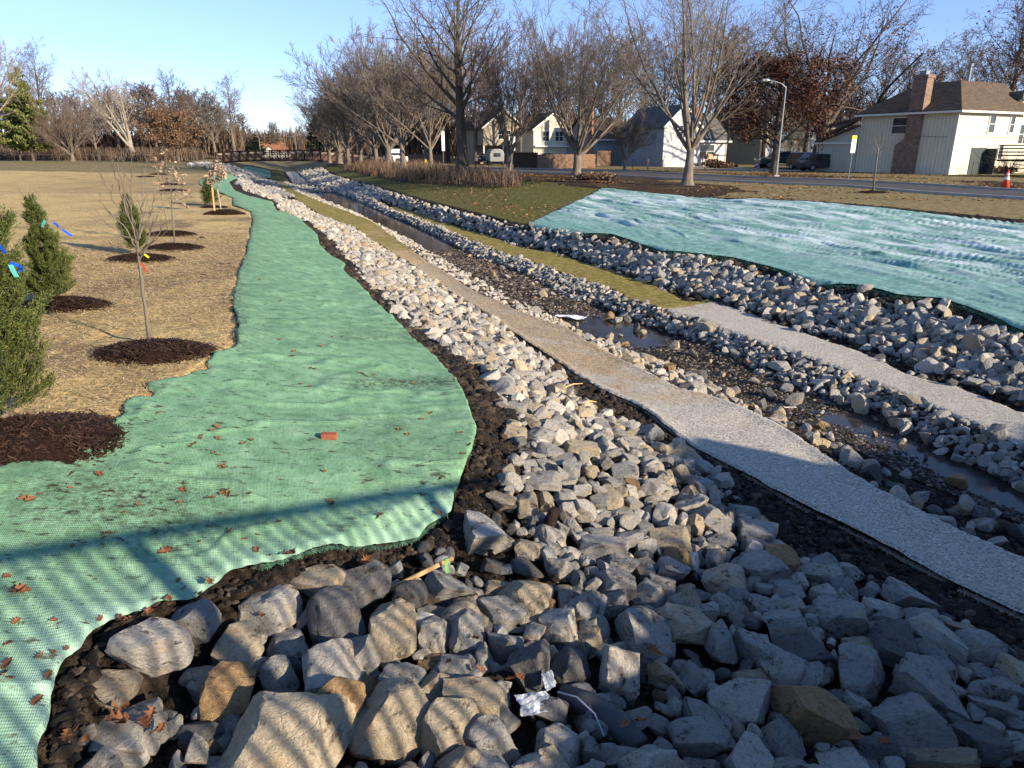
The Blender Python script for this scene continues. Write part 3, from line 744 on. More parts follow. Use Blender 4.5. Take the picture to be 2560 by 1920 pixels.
# ---------------------------------------------------------------- trees
def batch_tubes(groups):
    """groups: list of (P (B,n,3), R (B,n), k sides) -> V, F arrays"""
    Vs, Fs = [], []; base = 0
    for Pp, Rr, k in groups:
        B, n, _ = Pp.shape
        if B == 0: continue
        D = np.empty_like(Pp); D[:, 1:-1] = Pp[:, 2:] - Pp[:, :-2]; D[:, 0] = Pp[:, 1] - Pp[:, 0]; D[:, -1] = Pp[:, -1] - Pp[:, -2]
        D /= np.linalg.norm(D, axis=-1, keepdims=True) + 1e-9
        up = np.where(np.abs(D[:, :1, 2:3]) > .8, np.array([1., 0, 0]), np.array([0, 0, 1.]))
        X = np.cross(D, np.broadcast_to(up, D.shape)); X /= np.linalg.norm(X, axis=-1, keepdims=True) + 1e-9
        Y = np.cross(D, X)
        a = np.arange(k) * 2 * np.pi / k
        ring = Pp[:, :, None] + Rr[:, :, None, None] * (X[:, :, None] * np.cos(a)[:, None] + Y[:, :, None] * np.sin(a)[:, None])
        Vs.append(ring.reshape(-1, 3))
        i = (np.arange(B)[:, None, None] * n + np.arange(n - 1)[None, :, None]) * k
        j = np.arange(k)[None, None, :]; j2 = (j + 1) % k
        f = np.stack([i + j, i + j2, i + k + j2, i + k + j], -1).reshape(-1, 4) + base
        Fs.append(f); base += B * n * k
    return np.concatenate(Vs), np.concatenate(Fs)

def grow(seed, H, trunk, levels, r0, rmin=.008, lean=(0, 0), r_exp=.8):
    """trunk=(height, bend); levels: dicts n,len,ang,asd,trop,wob,umin,seg,k,rr"""
    g = np.random.default_rng(seed)
    th, bend = trunk; n0 = 9
    u = np.linspace(0, 1, n0)[:, None]
    ph = g.uniform(0, 6.28)
    tp = np.hstack([lean[0] * u + bend * np.sin(u * 3 + ph) * u, lean[1] * u + bend * np.cos(u * 3.3 + ph) * u, u * th])
    tr = r0 * (1 - .45 * u[:, 0] ** .8); tr[0] *= 1.35; tr[1] *= 1.05
    if levels[0].get('leader'): tr = r0 * (1 - .9 * u[:, 0]) + rmin; tr[0] *= 1.25
    out = [(tp[None], tr[None], 10)]
    Pp, Rr = tp[None], tr[None]; L = np.array([H - th * (0 if levels[0].get('leader') else .8)])
    tips = None
    for li, lv in enumerate(levels):
        B, n, _ = Pp.shape; c = lv['n']
        uu = lv['umin'] + (1 - lv['umin']) * (np.arange(c)[None] + g.uniform(.1, .9, (B, c))) / c
        if lv.get('top'): uu = 1 - (1 - uu) * lv['top']
        fi = np.clip(uu * (n - 1), 0, n - 1.001); i0 = fi.astype(int); fr = (fi - i0)[..., None]
        bi = np.arange(B)[:, None]
        S = Pp[bi, i0] * (1 - fr) + Pp[bi, i0 + 1] * fr
        Rs = Rr[bi, i0] * (1 - fr[..., 0]) + Rr[bi, i0 + 1] * fr[..., 0]
        D = Pp[bi, i0 + 1] - Pp[bi, i0]; D /= np.linalg.norm(D, axis=-1, keepdims=True) + 1e-9
        upv = np.where(np.abs(D[..., 2:3]) > .85, np.array([1., 0, 0]), np.array([0, 0, 1.]))
        X = np.cross(D, upv); X /= np.linalg.norm(X, axis=-1, keepdims=True); Y = np.cross(D, X)
        az = (np.arange(c)[None] * 2.4 + g.uniform(0, 6.28, (B, 1)) + g.normal(0, .35, (B, c)))[..., None]
        an = np.radians(np.clip(g.normal(lv['ang'], lv['asd'], (B, c)), 8, 100))[..., None]
        if lv.get('angtop') is not None:
            an = np.radians(lv['ang'] + (lv['angtop'] - lv['ang']) * uu[..., None]) + g.normal(0, .1, (B, c, 1))
        d = D * np.cos(an) + (X * np.cos(az) + Y * np.sin(az)) * np.sin(an)
        ln = L[:, None] * lv['len'] * (1 - lv.get('taper', .5) * (uu - lv['umin']) / (1 - lv['umin'] + 1e-6)) * g.uniform(.75, 1.2, (B, c))
        S = S.reshape(-1, 3); d = d.reshape(-1, 3); ln = ln.ravel(); Rs = Rs.ravel()
        seg = lv['seg']; pts = [S]; p = S
        for q in range(seg):
            d = d + np.array([0, 0, lv['trop'] / seg]) + g.normal(0, lv['wob'], d.shape)
            d /= np.linalg.norm(d, axis=-1, keepdims=True)
            p = p + d * (ln / seg)[:, None]; pts.append(p)
        Pn = np.stack(pts, 1)
        rb = np.maximum(Rs * lv['rr'] * np.clip((ln / (L.repeat(c) * lv['len'])) ** .5, .5, 1.2), rmin)
        Rn = np.maximum(rb[:, None] * (1 - .82 * np.linspace(0, 1, seg + 1)[None] ** r_exp), rmin * .7)
        Rn = np.minimum(Rn, Rs[:, None] * .95 + rmin * .3)
        out.append((Pn, Rn, lv['k'])); Pp, Rr, L = Pn, Rn, ln
        tips = Pn
    return out, tips
def lv(n, len, ang, asd, trop, wob, umin, seg, k, rr, **x): return dict(n=n, len=len, ang=ang, asd=asd, trop=trop, wob=wob, umin=umin, seg=seg, k=k, rr=rr, **x)

def leafmesh(name, pts, size, g, mat, elong=1.6, droop=.0):
    n = len(pts); a = g.normal(0, 1, (n, 3)); a /= np.linalg.norm(a, axis=1, keepdims=True); a[:, 2] -= droop
    b = np.cross(a, g.normal(0, 1, (n, 3))); b /= np.linalg.norm(b, axis=1, keepdims=True)
    s = size * g.uniform(.6, 1.3, (n, 1)); a = a * s * elong * .5; b = b * s * .5
    V = np.stack([pts - a, pts + b * .8, pts + a, pts - b * .8], 1).reshape(-1, 3)
    Fc = np.arange(n * 4).reshape(n, 4)
    me = npmesh(name, V, Fc, 4); me.materials.append(mat); return me

PROTO = {}
def make_proto(key, name, out, bark, twig, tips=None, leaf=None):
    r = empty(name, (0, 0, 0))
    V, Fc = batch_tubes(out[:1]); me = npmesh('trunk', V, Fc, 4, True); link('trunk', me, r, [bark])
    nb = max(2, len(out) - 2)
    V, Fc = batch_tubes(out[1:3]); m1 = len(Fc); V2, F2 = batch_tubes(out[3:]) if len(out) > 3 else (np.zeros((0, 3)), np.zeros((0, 4), int))
    me = npmesh('crown', np.concatenate([V, V2]), np.concatenate([Fc, F2 + len(V)]), 4, True, np.concatenate([np.zeros(m1), np.ones(len(F2))]))
    link('crown', me, r, [bark, twig])
    if leaf:
        nleaf, size, mat, zr, spread = leaf
        g = np.random.default_rng(len(key) + 5)
        T_ = tips.reshape(-1, 3); T_ = T_[(T_[:, 2] > zr[0]) & (T_[:, 2] < zr[1])]
        p = T_[g.integers(0, len(T_), nleaf)] + g.normal(0, spread, (nleaf, 3))
        cl = fbm(p[:, 0] * .9, p[:, 1] * .9, p[:, 2] * .9, oct=2, seed=3)
        p = p[cl > .40]
        me = leafmesh('foliage', p, size, g, mat); link('foliage', me, r)
    PROTO[key] = r; r['used'] = 0; return r
def place(key, X, Y, z, sc_, rz, label, cat='tree', group=None, kindname=None):
    r = PROTO[key]
    if r['used']: o = copy_tree(r)
    else: o = r
    r['used'] = 1
    o.location = (X, Y, z); o.scale = (sc_[0], sc_[0], sc_[1]) if hasattr(sc_, '__len__') else (sc_,) * 3; o.rotation_euler = (0, 0, rz)
    if 'used' in o and o is not r: del o['used']
    tag(o, label, cat, group); return o

# vase-shaped street trees with many upswept limbs
def vase(key, seed, H=10, th=2.3, n1=13, a1=38, bark='bark', twig='twig', k4=6, rmin=.010, r0=.26, name='bare_tree', leaf=None, spread=1.0):
    out, tips = grow(seed, H, (th, .06), [
        lv(n1, .92, a1, 13, .55, .05, .55, 9, 6, .52, taper=.1),
        lv(7, .52, 32, 9, .45, .07, .2, 6, 4, .6, taper=.55),
        lv(6, .48, 34, 10, .25, .09, .15, 4, 3, .6, taper=.4),
        lv(k4, .55, 36, 12, .15, .10, .1, 3, 3, .7, taper=.3)], r0, rmin)
    return make_proto(key, name, out, MT[bark], MT[twig], tips, leaf)
vase('vaseA', 3, H=11.5, th=2.6, n1=14, a1=37, r0=.30, rmin=.009)
vase('vaseB', 8, H=9.6, th=2.0, n1=15, a1=37, r0=.30, rmin=.010, k4=9)
vase('vaseC', 21, H=9.0, th=2.1, n1=15, a1=34, r0=.22, twig='twigr', rmin=.011, k4=9)
vase('vaseD', 33, H=9.0, th=2.4, n1=14, a1=35, r0=.20, rmin=.012, k4=9)
def tall(key, seed, H=14, th=8, r0=.34, bark='barkd', twig='twig', a=55, name='bare_tree', leaf=None, rmin=.012, n1=22, lean=(0, 0), sp=.42, k3=6):
    out, tips = grow(seed, H, (th, .25), [
        lv(n1, sp, a, 10, .5, .07, .28, 8, 6, .55, taper=.35, leader=1, angtop=18),
        lv(7, .5, 42, 10, .3, .09, .15, 5, 4, .6),
        lv(k3, .5, 40, 12, .18, .11, .1, 4, 3, .65),
        lv(5, .55, 40, 14, .1, .12, .1, 3, 3, .75)], r0, rmin, lean)
    return make_proto(key, name, out, MT[bark], MT[twig], tips, leaf)
tall('tallA', 5, H=14, th=12, r0=.36, n1=24, a=66, sp=.5)
tall('tallB', 15, H=17, th=16, r0=.34, n1=24, sp=.36, bark='bark', rmin=.016)
tall('tallC', 25, H=18, th=15, r0=.4, n1=20, sp=.42, twig='twigr', rmin=.018, leaf=(1900, .14, MT['brleaf'], (5, 20), .25))
tall('tallD', 37, H=15, th=13, r0=.3, n1=22, sp=.40, twig='twigr', rmin=.02)
# spreading oak seen over the cream house
out, tips = grow(44, 19, (6, .4), [
    lv(11, .95, 46, 14, .25, .09, .45, 10, 8, .62, taper=.1),
    lv(8, .5, 42, 10, .2, .10, .2, 7, 5, .6), lv(7, .5, 42, 12, .1, .12, .12, 5, 3, .6), lv(6, .5, 45, 14, .05, .14, .1, 4, 3, .7)], .55, .014, r_exp=.6)
make_proto('bigoak', 'spreading_oak', out, MT['barkd'], MT['barkd'], tips, (3000, .13, MT['brleaf'], (6, 14), .3))
out, tips = grow(52, 12.5, (9, .2), [
    lv(24, .48, 72, 9, .25, .07, .2, 8, 6, .5, taper=.4, leader=1, angtop=30),
    lv(8, .5, 44, 10, .12, .10, .15, 5, 4, .6), lv(7, .5, 42, 12, .05, .12, .1, 4, 3, .65), lv(4, .5, 42, 12, .05, .12, .1, 3, 3, .65)], .30, .012)
make_proto('redoak', 'red_oak', out, MT['barkd'], MT['barkd'], tips, (17000, .15, MT['redleaf'], (1.5, 9.0), .28))
out, tips = grow(61, 13, (11, .2), [
    lv(30, .40, 78, 9, .30, .06, .12, 7, 6, .45, taper=.55, leader=1, angtop=22),
    lv(9, .45, 42, 10, .15, .09, .15, 4, 3, .6), lv(7, .5, 42, 12, .1, .12, .1, 3, 3, .7)], .26, .018)
make_proto('brownoak', 'brown_leaved_oak', out, MT['barkd'], MT['twigr'], tips, (15000, .17, MT['brleaf'], (1.0, 7.0), .25))
out, tips = grow(71, 9.5, (1.6, .05), [
    lv(26, .95, 46, 16, .35, .05, .45, 9, 5, .45, taper=.05),
    lv(9, .5, 26, 8, .2, .06, .2, 5, 3, .6), lv(8, .5, 26, 9, .1, .07, .1, 3, 3, .7)], .34, .02)
make_proto('fan', 'round_bare_tree', out, MT['bark'], MT['twigr'])
out, tips = grow(82, 17, (5, .3), [
    lv(7, .95, 28, 9, .25, .07, .3, 10, 8, .62, taper=.1),
    lv(9, .45, 42, 10, .4, .09, .25, 7, 5, .55), lv(8, .5, 38, 12, .2, .10, .1, 5, 3, .6), lv(6, .5, 38, 14, .1, .12, .1, 3, 3, .7)], .6, .022, lean=(-1.2, 0))
make_proto('cotton', 'cottonwood_tree', out, MT['pale'], MT['pale'])
tall('mass1', 91, H=12, th=9, r0=.22, twig='twigr', rmin=.028, n1=20, sp=.42, k3=5)
tall('mass2', 93, H=12, th=8, r0=.22, twig='twig', rmin=.028, n1=18, sp=.5, k3=5, bark='bark')
# trees beyond the footbridge, one warm-leaved
def conifer(key, seed, H, W, mat, name, n=5200, bark='barkd', size=.26, bare=.12, droop=.0, gap=.42):
    g = np.random.default_rng(seed); r = empty(name, (0, 0, 0))
    V, Fc = batch_tubes([(np.array([[[0, 0, 0], [.05, 0, H * .5], [0, 0, H]]], float), np.array([[H * .018, H * .011, .01]]), 8)])
    link('trunk', npmesh('trunk', V, Fc, 4, True), r, [MT[bark]])
    nb = 120; hz = bare + (1 - bare) * g.uniform(0, 1, nb) ** .9; az = np.arange(nb) * 2.4
    L = W * (1 - hz) ** .75 * g.uniform(.55, 1.15, nb) + .15
    B = []; C_ = []
    for i in range(nb):
        u = np.linspace(0, 1, 5)[:, None]; d = np.array([math.cos(az[i]), math.sin(az[i]), 0])
        q = d * u * L[i] + np.array([0, 0, 1.]) * (hz[i] * H + (u ** 1.6) * L[i] * .28)
        B.append(q)
        m = int(n / nb * (L[i] / (W * .6)) ** 1.2) + 6; uu = g.uniform(.25, 1.03, (m, 1))
        p = d * uu * L[i] + np.array([0, 0, 1.]) * (hz[i] * H + uu ** 1.6 * L[i] * .28)
        p = p + g.normal(0, .10 * L[i] ** .6, (m, 3)) * np.array([1, 1, .7]); C_.append(p)
    B = np.array(B); rb = np.linspace(.035, .008, 5)[None].repeat(nb, 0)
    V, Fc = batch_tubes([(B, rb, 4)]); link('limbs', npmesh('limbs', V, Fc, 4, True), r, [MT[bark]])
    p = np.concatenate(C_); cl = fbm(p[:, 0] * 1.3, p[:, 1] * 1.3, p[:, 2] * 1.3, oct=3, seed=seed); p = p[cl > gap]
    link('crown', leafmesh('crown', p, size, g, mat, elong=2.2), r)
    PROTO[key] = r; r['used'] = 0; return r
conifer('pine', 7, 13.5, 4.3, MT['pine'], 'pine_tree', n=52000, size=.28, bare=.12, gap=.38)
conifer('dfir', 9, 11, 3.6, MT['dkfir'], 'dark_evergreen_tree', n=12000, size=.5, bare=.05)

def at(px, py, z=-2.0): return P(px, py, z)
ORD = ['first', 'second', 'third', 'fourth', 'fifth', 'sixth', 'seventh', 'eighth', 'ninth', 'tenth', 'eleventh', 'twelfth', 'thirteenth', 'fourteenth', 'fifteenth', 'sixteenth', 'seventeenth', 'eighteenth', 'nineteenth', 'twentieth', 'twenty-first', 'twenty-second', 'twenty-third', 'twenty-fourth', 'twenty-fifth', 'twenty-sixth', 'twenty-seventh', 'twenty-eighth', 'twenty-ninth', 'thirtieth', 'thirty-first', 'thirty-second', 'thirty-third', 'thirty-fourth', 'thirty-fifth', 'thirty-sixth', 'thirty-seventh', 'thirty-eighth', 'thirty-ninth', 'fortieth']
X, Y = at(1718, 463); place('vaseA', X, Y, -2.03, (1.15, 1.1), .4, 'largest vase-shaped bare tree, standing in front of the white gabled house', group='trees along the street')
X, Y = at(1441, 446); place('vaseB', X, Y, -2.03, (1.25, 1.22), 1.4, 'bare vase-shaped tree with a flared base at the top of the grassy slope', group='trees along the street')
X, Y = at(1273, 441); place('vaseC', X, Y, -2.03, (1.15, 1.22), .2, 'reddish-twigged bare tree just left of the white parking sign post', group='trees along the street')
X, Y = at(1157, 440); place('tallA', X, Y, -2.03, (1.35, 1.15), 2.1, 'tallest dark bare tree with a thick straight trunk among the reeds', group='trees along the street')
X, Y = at(1078, 428); place('vaseD', X, Y, -2.03, (1.3, 1.4), .9, 'bare tree just left of the tallest tree, behind the tall white signs', group='trees along the street')
row = [(1009, 427, 'vaseD', 1.05), (972, 419, 'vaseB', 1.1), (941, 416, 'vaseC', 1.1), (903, 415, 'vaseD', 1.15), (872, 412, 'vaseC', 1.2), (850, 409, 'vaseB', 1.2), (825, 407, 'vaseD', 1.2)]
for i, (px, py, k, s_) in enumerate(row):
    X, Y = at(px, py); s_ *= [1.5, 1.4, 1.35, 1.25, 1.2, 1.1, 1.05][i]; place(k, X, Y, -2.03, (s_ * 1.12, s_), i * 1.7 + .5, 'bare spreading street tree, %s to the left of the tallest tree' % ORD[i + 1], group='trees along the street')
X, Y = at(1561, 427); place('vaseC', X, Y, -2.03, (.8, .62), 2.2, 'small bare tree standing by the dark side wall of the white house', group='trees along the street')
# right: red oak, big oak and the rows behind the houses
X, Y = at(1934, 434); place('redoak', X, Y, -2.03, (1.12, 1.05), .3, 'oak keeping its dark red-brown leaves beside the street lamp', group=None)
X, Y = 36.0, 88; place('bigoak', X, Y, -2.1, (1.45, 1.12), 1.1, 'huge dark spreading tree rising right behind the cream house', group=None)
bk = [  # px, distance, kind, scale
 (1010, 128, 'tallD', .92), (1065, 118, 'tallB', .85), (1120, 124, 'mass1', 1.35), (1190, 112, 'tallB', .8), (1235, 122, 'tallD', .95), (1300, 108, 'tallB', .72), (1345, 118, 'tallC', .75), (1390, 112, 'mass1', 1.2),
 (1450, 116, 'tallB', .82), (1500, 126, 'tallD', 1.0), (1545, 112, 'mass2', 1.25), (1600, 120, 'tallB', .85), (1650, 130, 'tallC', .85), (1700, 118, 'tallD', .95), (1760, 124, 'tallB', .9), (1810, 112, 'mass1', 1.3),
 (1860, 122, 'tallD', 1.05), (1905, 106, 'tallC', .82), (1960, 120, 'tallB', .9), (2010, 110, 'tallC', .9), (2060, 116, 'tallD', 1.05), (2110, 122, 'mass1', 1.4), (2180, 108, 'tallC', .9), (2240, 118, 'tallD', 1.05), (2300, 102, 'tallC', .85),
 (2370, 112, 'tallD', 1.1), (2430, 96, 'tallC', .8), (2490, 104, 'tallC', .95), (2540, 90, 'tallD', .95), (2600, 98, 'tallC', .95), (2660, 88, 'tallB', .9)]
for i, (px, d, k, s_) in enumerate(bk):
    X = (px - 1280) / F * (d * CT + .6)
    s_ *= 1.0 + .22 * min(1, max(0, (px - 1150) / 400)) - (.30 if 1830 < px < 2480 else 0); place(k, X, d, -2.1, (s_ * 1.1, s_), i * 2.1, 'bare tree behind the houses, %s from the left in that backdrop' % ORD[i], group='tall trees behind the houses')
# the wood running away to the left of the street
lf = [(985, 150, 'mass1', 1.35), (960, 140, 'tallD', 1.05), (935, 150, 'mass2', 1.25), (915, 160, 'mass1', 1.3), (890, 150, 'tallD', .95), (868, 165, 'mass1', 1.2), (845, 172, 'mass2', 1.15), (826, 180, 'mass1', 1.05), (815, 190, 'mass1', 1.0)]
for i, (px, d, k, s_) in enumerate(lf):
    X = (px - 1280) / F * (d * CT + .6)
    place(k, X, d, -2.1, (s_ * 1.1, s_), i * 1.3, 'bare tree past the footbridge, %s from the right of its clump' % ORD[i], group='trees past the right end of the footbridge')
fx = [(690, 255, 'mass1', (1.15, .95), 'reddish round tree behind the orange-roofed house'), (640, 235, 'dfir', (1.0, .62), 'dark evergreen left of the orange-roofed house'), (800, 215, 'dfir', (1.2, 1.05), 'dark evergreen at the right end of the footbridge'),
      (752, 270, 'mass2', (1.1, .9), 'pale bare tree beyond the middle of the footbridge'), (728, 300, 'mass2', (1.1, .8), 'grey bare tree beyond the footbridge, left of the paler one'), (775, 250, 'mass1', (1.1, .92), 'brownish bare tree just left of the far right evergreen'), (668, 300, 'mass1', (1, .7), 'low bare tree over the left edge of the orange roof')]
for i, (px, d, k, s_, lab) in enumerate(fx):
    X = (px - 1280) / F * (d * CT + .6); place(k, X, d, -2.2, s_, i, lab)
# left meadow
def L_(px, d, k, s_, lab, rz=0, z=-1.72, group=None):
    X = (px - 1280) / F * (d * CT + .5); return place(k, X, d, z, s_, rz, lab, group=group)
L_(84, 117, 'pine', (1.0, 1.0), 'tall green pine tree at the left of the meadow')
L_(182, 118, 'fan', (.98, .98), 'round fan-shaped bare tree right of the pine', 1)
L_(338, 130, 'cotton', (.86, .92), 'tall pale cottonwood with a leaning trunk at the meadow edge', 0.2)
L_(446, 114, 'brownoak', (1.0, 1.02), 'oak with tan-brown leaves on its lower half', 2)
L_(52, 117, 'mass1', (.55, .5), 'small bare tree left of the pine trunk', 2)
L_(-40, 112, 'cotton', (1.0, 1.15), 'tall bare tree reaching in at the left edge of the photo', 2.5)
L_(128, 150, 'tallB', (1.15, 1.1), 'bare mauve-grey tree behind the pine, on its right side', 1)
L_(92, 160, 'tallB', (1.1, 1.02), 'bare grey tree hidden behind the pine top', 2)
ml = [(10, 'mass1', 1.15), (40, 'mass2', 1.2), (150, 'mass1', 1.15), (185, 'mass1', 1.1), (215, 'mass1', 1.2), (245, 'mass2', 1.0), (272, 'mass1', 1.15), (300, 'mass1', 1.25), (330, 'mass2', 1.25), (362, 'mass1', 1.35), (395, 'mass1', 1.25), (425, 'mass2', 1.15), (462, 'mass1', 1.2), (490, 'mass2', 1.3), (515, 'mass2', 1.2), (540, 'mass2', 1.1), (560, 'mass1', .95), (588, 'tallB', .88), (612, 'mass1', .85)]
for i, (px, k, s_) in enumerate(ml):
    L_(px, 158 + (i * 37 % 23), k, (s_ * 1.25, s_), 'bare tree in the far left treeline, %s from the left' % ORD[i], i * 1.9, group='treeline behind the left meadow')

# brushwood below the left treeline and dry reeds above the right bank
def stalks(name, pts, h, g, mat, wd=.03, lean=.25, **tg):
    n = len(pts); H = np.asarray(h) * g.uniform(.5, 1.25, n); az = g.uniform(0, 6.28, n); ln = g.uniform(0, lean, n) * H
    top = pts + np.stack([np.cos(az) * ln, np.sin(az) * ln, H], 1)
    mid = (pts + top) / 2 + np.stack([np.cos(az) * ln, np.sin(az) * ln, 0 * H], 1) * -.15
    a = g.uniform(0, 3.14, n); wv = np.stack([np.cos(a), np.sin(a), 0 * a], 1) * wd / 2
    V = np.stack([pts - wv, pts + wv, mid + wv * .8, mid - wv * .8, top + wv * .35, top - wv * .35], 1).reshape(-1, 3)
    b = np.arange(n)[:, None] * 6
    Fc = np.concatenate([b + np.array([[0, 1, 2, 3]]), b + np.array([[3, 2, 4, 5]])])
    me = npmesh(name, V, Fc, 4); o = link(name, me, None, [mat]); tag(o, **tg); return o
g = np.random.default_rng(5)
n = 12000; px = g.uniform(-150, 532, n); d = g.uniform(126, 152, n); X = (px - 1280) / F * d
cl = fbm(X * .25, d * .25, seed=15); k = cl > .40
stalks('brushwood', np.stack([X, d, np.full(n, -1.75)], 1)[k], 1.9, g, MT['brush'], .09, .6, kind='stuff')
def belt(name, x0, x1, d0, d1, n, h, wd, seed, z=-2.0, mat='brush', lean=.35):
    g = np.random.default_rng(seed); px = g.uniform(x0, x1, n); d = g.uniform(d0, d1, n); X = (px - 1280) / F * (d * CT)
    cl = fbm(X * .07, d * .07, oct=3, seed=seed); k = g.uniform(0, 1, n) < np.clip((cl - .2) * 2.2, .15, 1)
    p = np.stack([X, d, np.full(n, z)], 1)[k]; hh = h * (.55 + .9 * cl[k]) 
    # clumps of forked stems standing for undergrowth
    P1 = p.copy(); P1[:, 2] += g.uniform(0, .55, len(p)) * hh
    stalks(name, P1, hh * .55, g, MT[mat], wd, lean, kind='stuff')
belt('far_wood', 940, 2750, 132, 190, 30000, 9.0, .20, 31)
belt('left_far_wood', -250, 610, 166, 200, 16000, 7.0, .20, 32, -1.8)
belt('distant_wood', 560, 930, 262, 330, 9000, 8.0, .34, 33)
n = 15000; s_ = g.uniform(44, 104, n); t_ = T('C13', s_) + g.uniform(.8, 8.5, n) * np.interp(s_, [44, 60, 104], [.75, 1, .8])
X, Y = xy(s_, t_); cl = fbm(X * .45, Y * .45, seed=16); k = (cl > .42) & (t_ < T('S1', s_) - .8) & (t_ > np.interp(s_, [44, 60, 80, 100], [14.5, 11, 9.6, 9.6]))
stalks('dry_reeds', np.stack([X, Y, height(s_, t_)], 1)[k], .55 + .7 * fbm(X * .3, Y * .3, seed=44)[k], g, MT['reed'], .03, .6, kind='stuff')
# grass blades where lawns meet the edges, fallen leaves on the lawns
def flat_leaves(name, X, Y, Z, size, g, mat, **tg):
    p = np.stack([X, Y, Z + .015], 1); n = len(p)
    a = np.stack([np.cos(q := g.uniform(0, 6.28, n)), np.sin(q), g.uniform(-.4, .4, n)], 1)
    b = np.stack([-a[:, 1], a[:, 0], g.uniform(-.5, .5, n)], 1); s_ = size * g.uniform(.5, 1.3, (n, 1))
    V = np.stack([p - a * s_ * .6, p + b * s_ * .45, p + a * s_ * .6 + [0, 0, .012], p - b * s_ * .45], 1).reshape(-1, 3)
    me = npmesh(name, V, np.arange(4 * n).reshape(n, 4), 4); o = link(name, me, None, [mat]); tag(o, **tg); return o
n = 26000; s_ = g.uniform(6, 75, n); t_ = g.uniform(9.5, 60, n)
keep = (t_ > np.where(s_ > 29, T('C13', s_) + .5, T('C14', s_) + .6)) & ~((t_ > T('S1', s_)) & (t_ < T('S2', s_)))
cl = fbm(s_ * .15, t_ * .2, seed=18); keep &= (cl + .25 * np.exp(-((t_ - T('S2', s_) - 3) / 4) ** 2) > .46)
s_, t_ = s_[keep], t_[keep]; X, Y = xy(s_, t_)
flat_leaves('fallen_leaves', X, Y, height(s_, t_), .12, g, MT['litleaf'], kind='stuff')

# straw stalks on the near part of the left blanket, spilling over the green one
n = 90000; X = g.uniform(-9.5, -.6, n); Y = 4.2 + g.uniform(0, 1, n) ** 1.5 * 15
s_, t_ = st(X, Y); c1 = np.where(s_ < 8.0, np.interp(s_, C1M[0], C1M[1]), T('C1', s_))
k = (t_ < c1 + g.exponential(.16, n) * np.where(s_ < 9, 1.4, .3) - .05) & (np.abs(X) < Y * .86 + .2) & ~((X + 4.27) ** 2 / .36 + (Y - 8.05) ** 2 / .36 < 1)
X, Y, s_, t_ = X[k], Y[k], s_[k], t_[k]; n = len(X); Z = height(s_, t_) + .02 + g.uniform(0, .03, n)
q = g.normal(.1, .8, n); L = g.uniform(.035, .13, n) * np.clip(.6 + Y / 16, .8, 1.4); dv = np.stack([np.cos(q), np.sin(q), g.uniform(-.14, .14, n)], 1) * L[:, None] / 2
pn = np.stack([-np.sin(q), np.cos(q), 0 * q], 1) * .0022 * np.clip(Y / 6, 1, 2.4)[:, None]
c = np.stack([X, Y, Z], 1); md = c + np.array([0, 0, .008])
V = np.stack([c - dv - pn, c - dv + pn, md + pn, md - pn, c + dv + pn * .6, c + dv - pn * .6], 1).reshape(-1, 3)
b_ = np.arange(n)[:, None] * 6; Fc = np.concatenate([b_ + np.array([[0, 1, 2, 3]]), b_ + np.array([[3, 2, 4, 5]])])
o = link('straw_stalks', npmesh('straw_stalks', V, Fc, 4), None, [MT['strawb']]); tag(o, kind='stuff')

def edge_fibres(name, ks, side, s0, s1, n, off, lenr, wd, mat, inside=.04, seed=1):
    g = np.random.default_rng(seed); s_ = s0 + (s1 - s0) * g.uniform(0, 1, n) ** 1.7; t_ = T(ks, s_) + np.abs(g.normal(0, inside, n)) * side + side * .02
    X, Y = xy(s_, t_); Z = height(s_, t_) + off; q = g.normal(math.radians(70), 1.1, n); L = g.uniform(*lenr, n) * np.clip(.5 + Y / 12, .7, 2)
    dv = np.stack([np.cos(q), np.sin(q), g.normal(0, .35, n)], 1) * L[:, None] / 2; pn = np.stack([-np.sin(q), np.cos(q), 0 * q], 1) * wd * np.clip(Y / 6, 1, 3)[:, None]
    c = np.stack([X, Y, Z], 1); V = np.stack([c - dv - pn, c - dv + pn, c + dv + pn * .5, c + dv - pn * .5], 1).reshape(-1, 3)
    o = link(name, npmesh(name, V, np.arange(4 * n).reshape(n, 4), 4), None, [mat]); tag(o, kind='stuff')
MT['fibre'] = m_leaf('coir_fibres', [(.22, .17, .11), (.50, .44, .34), (.78, .74, .66)])
MT['gfibre'] = m_leaf('green_fibres', [(.06, .17, .09), (.14, .33, .20), (.30, .48, .36)])
for i, (ks, sd, s0, s1, n) in enumerate((('C5', 1, 3, 26, 9000), ('C6', -1, 3.6, 26, 9000), ('C9', 1, 5.6, 15, 5000), ('C10', -1, 6.5, 15, 4500))): edge_fibres('coir_fibres', ks, sd, s0, s1, n, .025, (.02, .07), .0016, MT['fibre'], .035, 40 + i)
edge_fibres('green_fibres', 'C2', -1, 4.2, 22, 9000, .035, (.02, .07), .0016, MT['gfibre'], .03, 50)
edge_fibres('green_fibres', 'C13', 1, 8, 27, 7000, .04, (.03, .10), .003, MT['gfibre'], .05, 51)
g = np.random.default_rng(61)
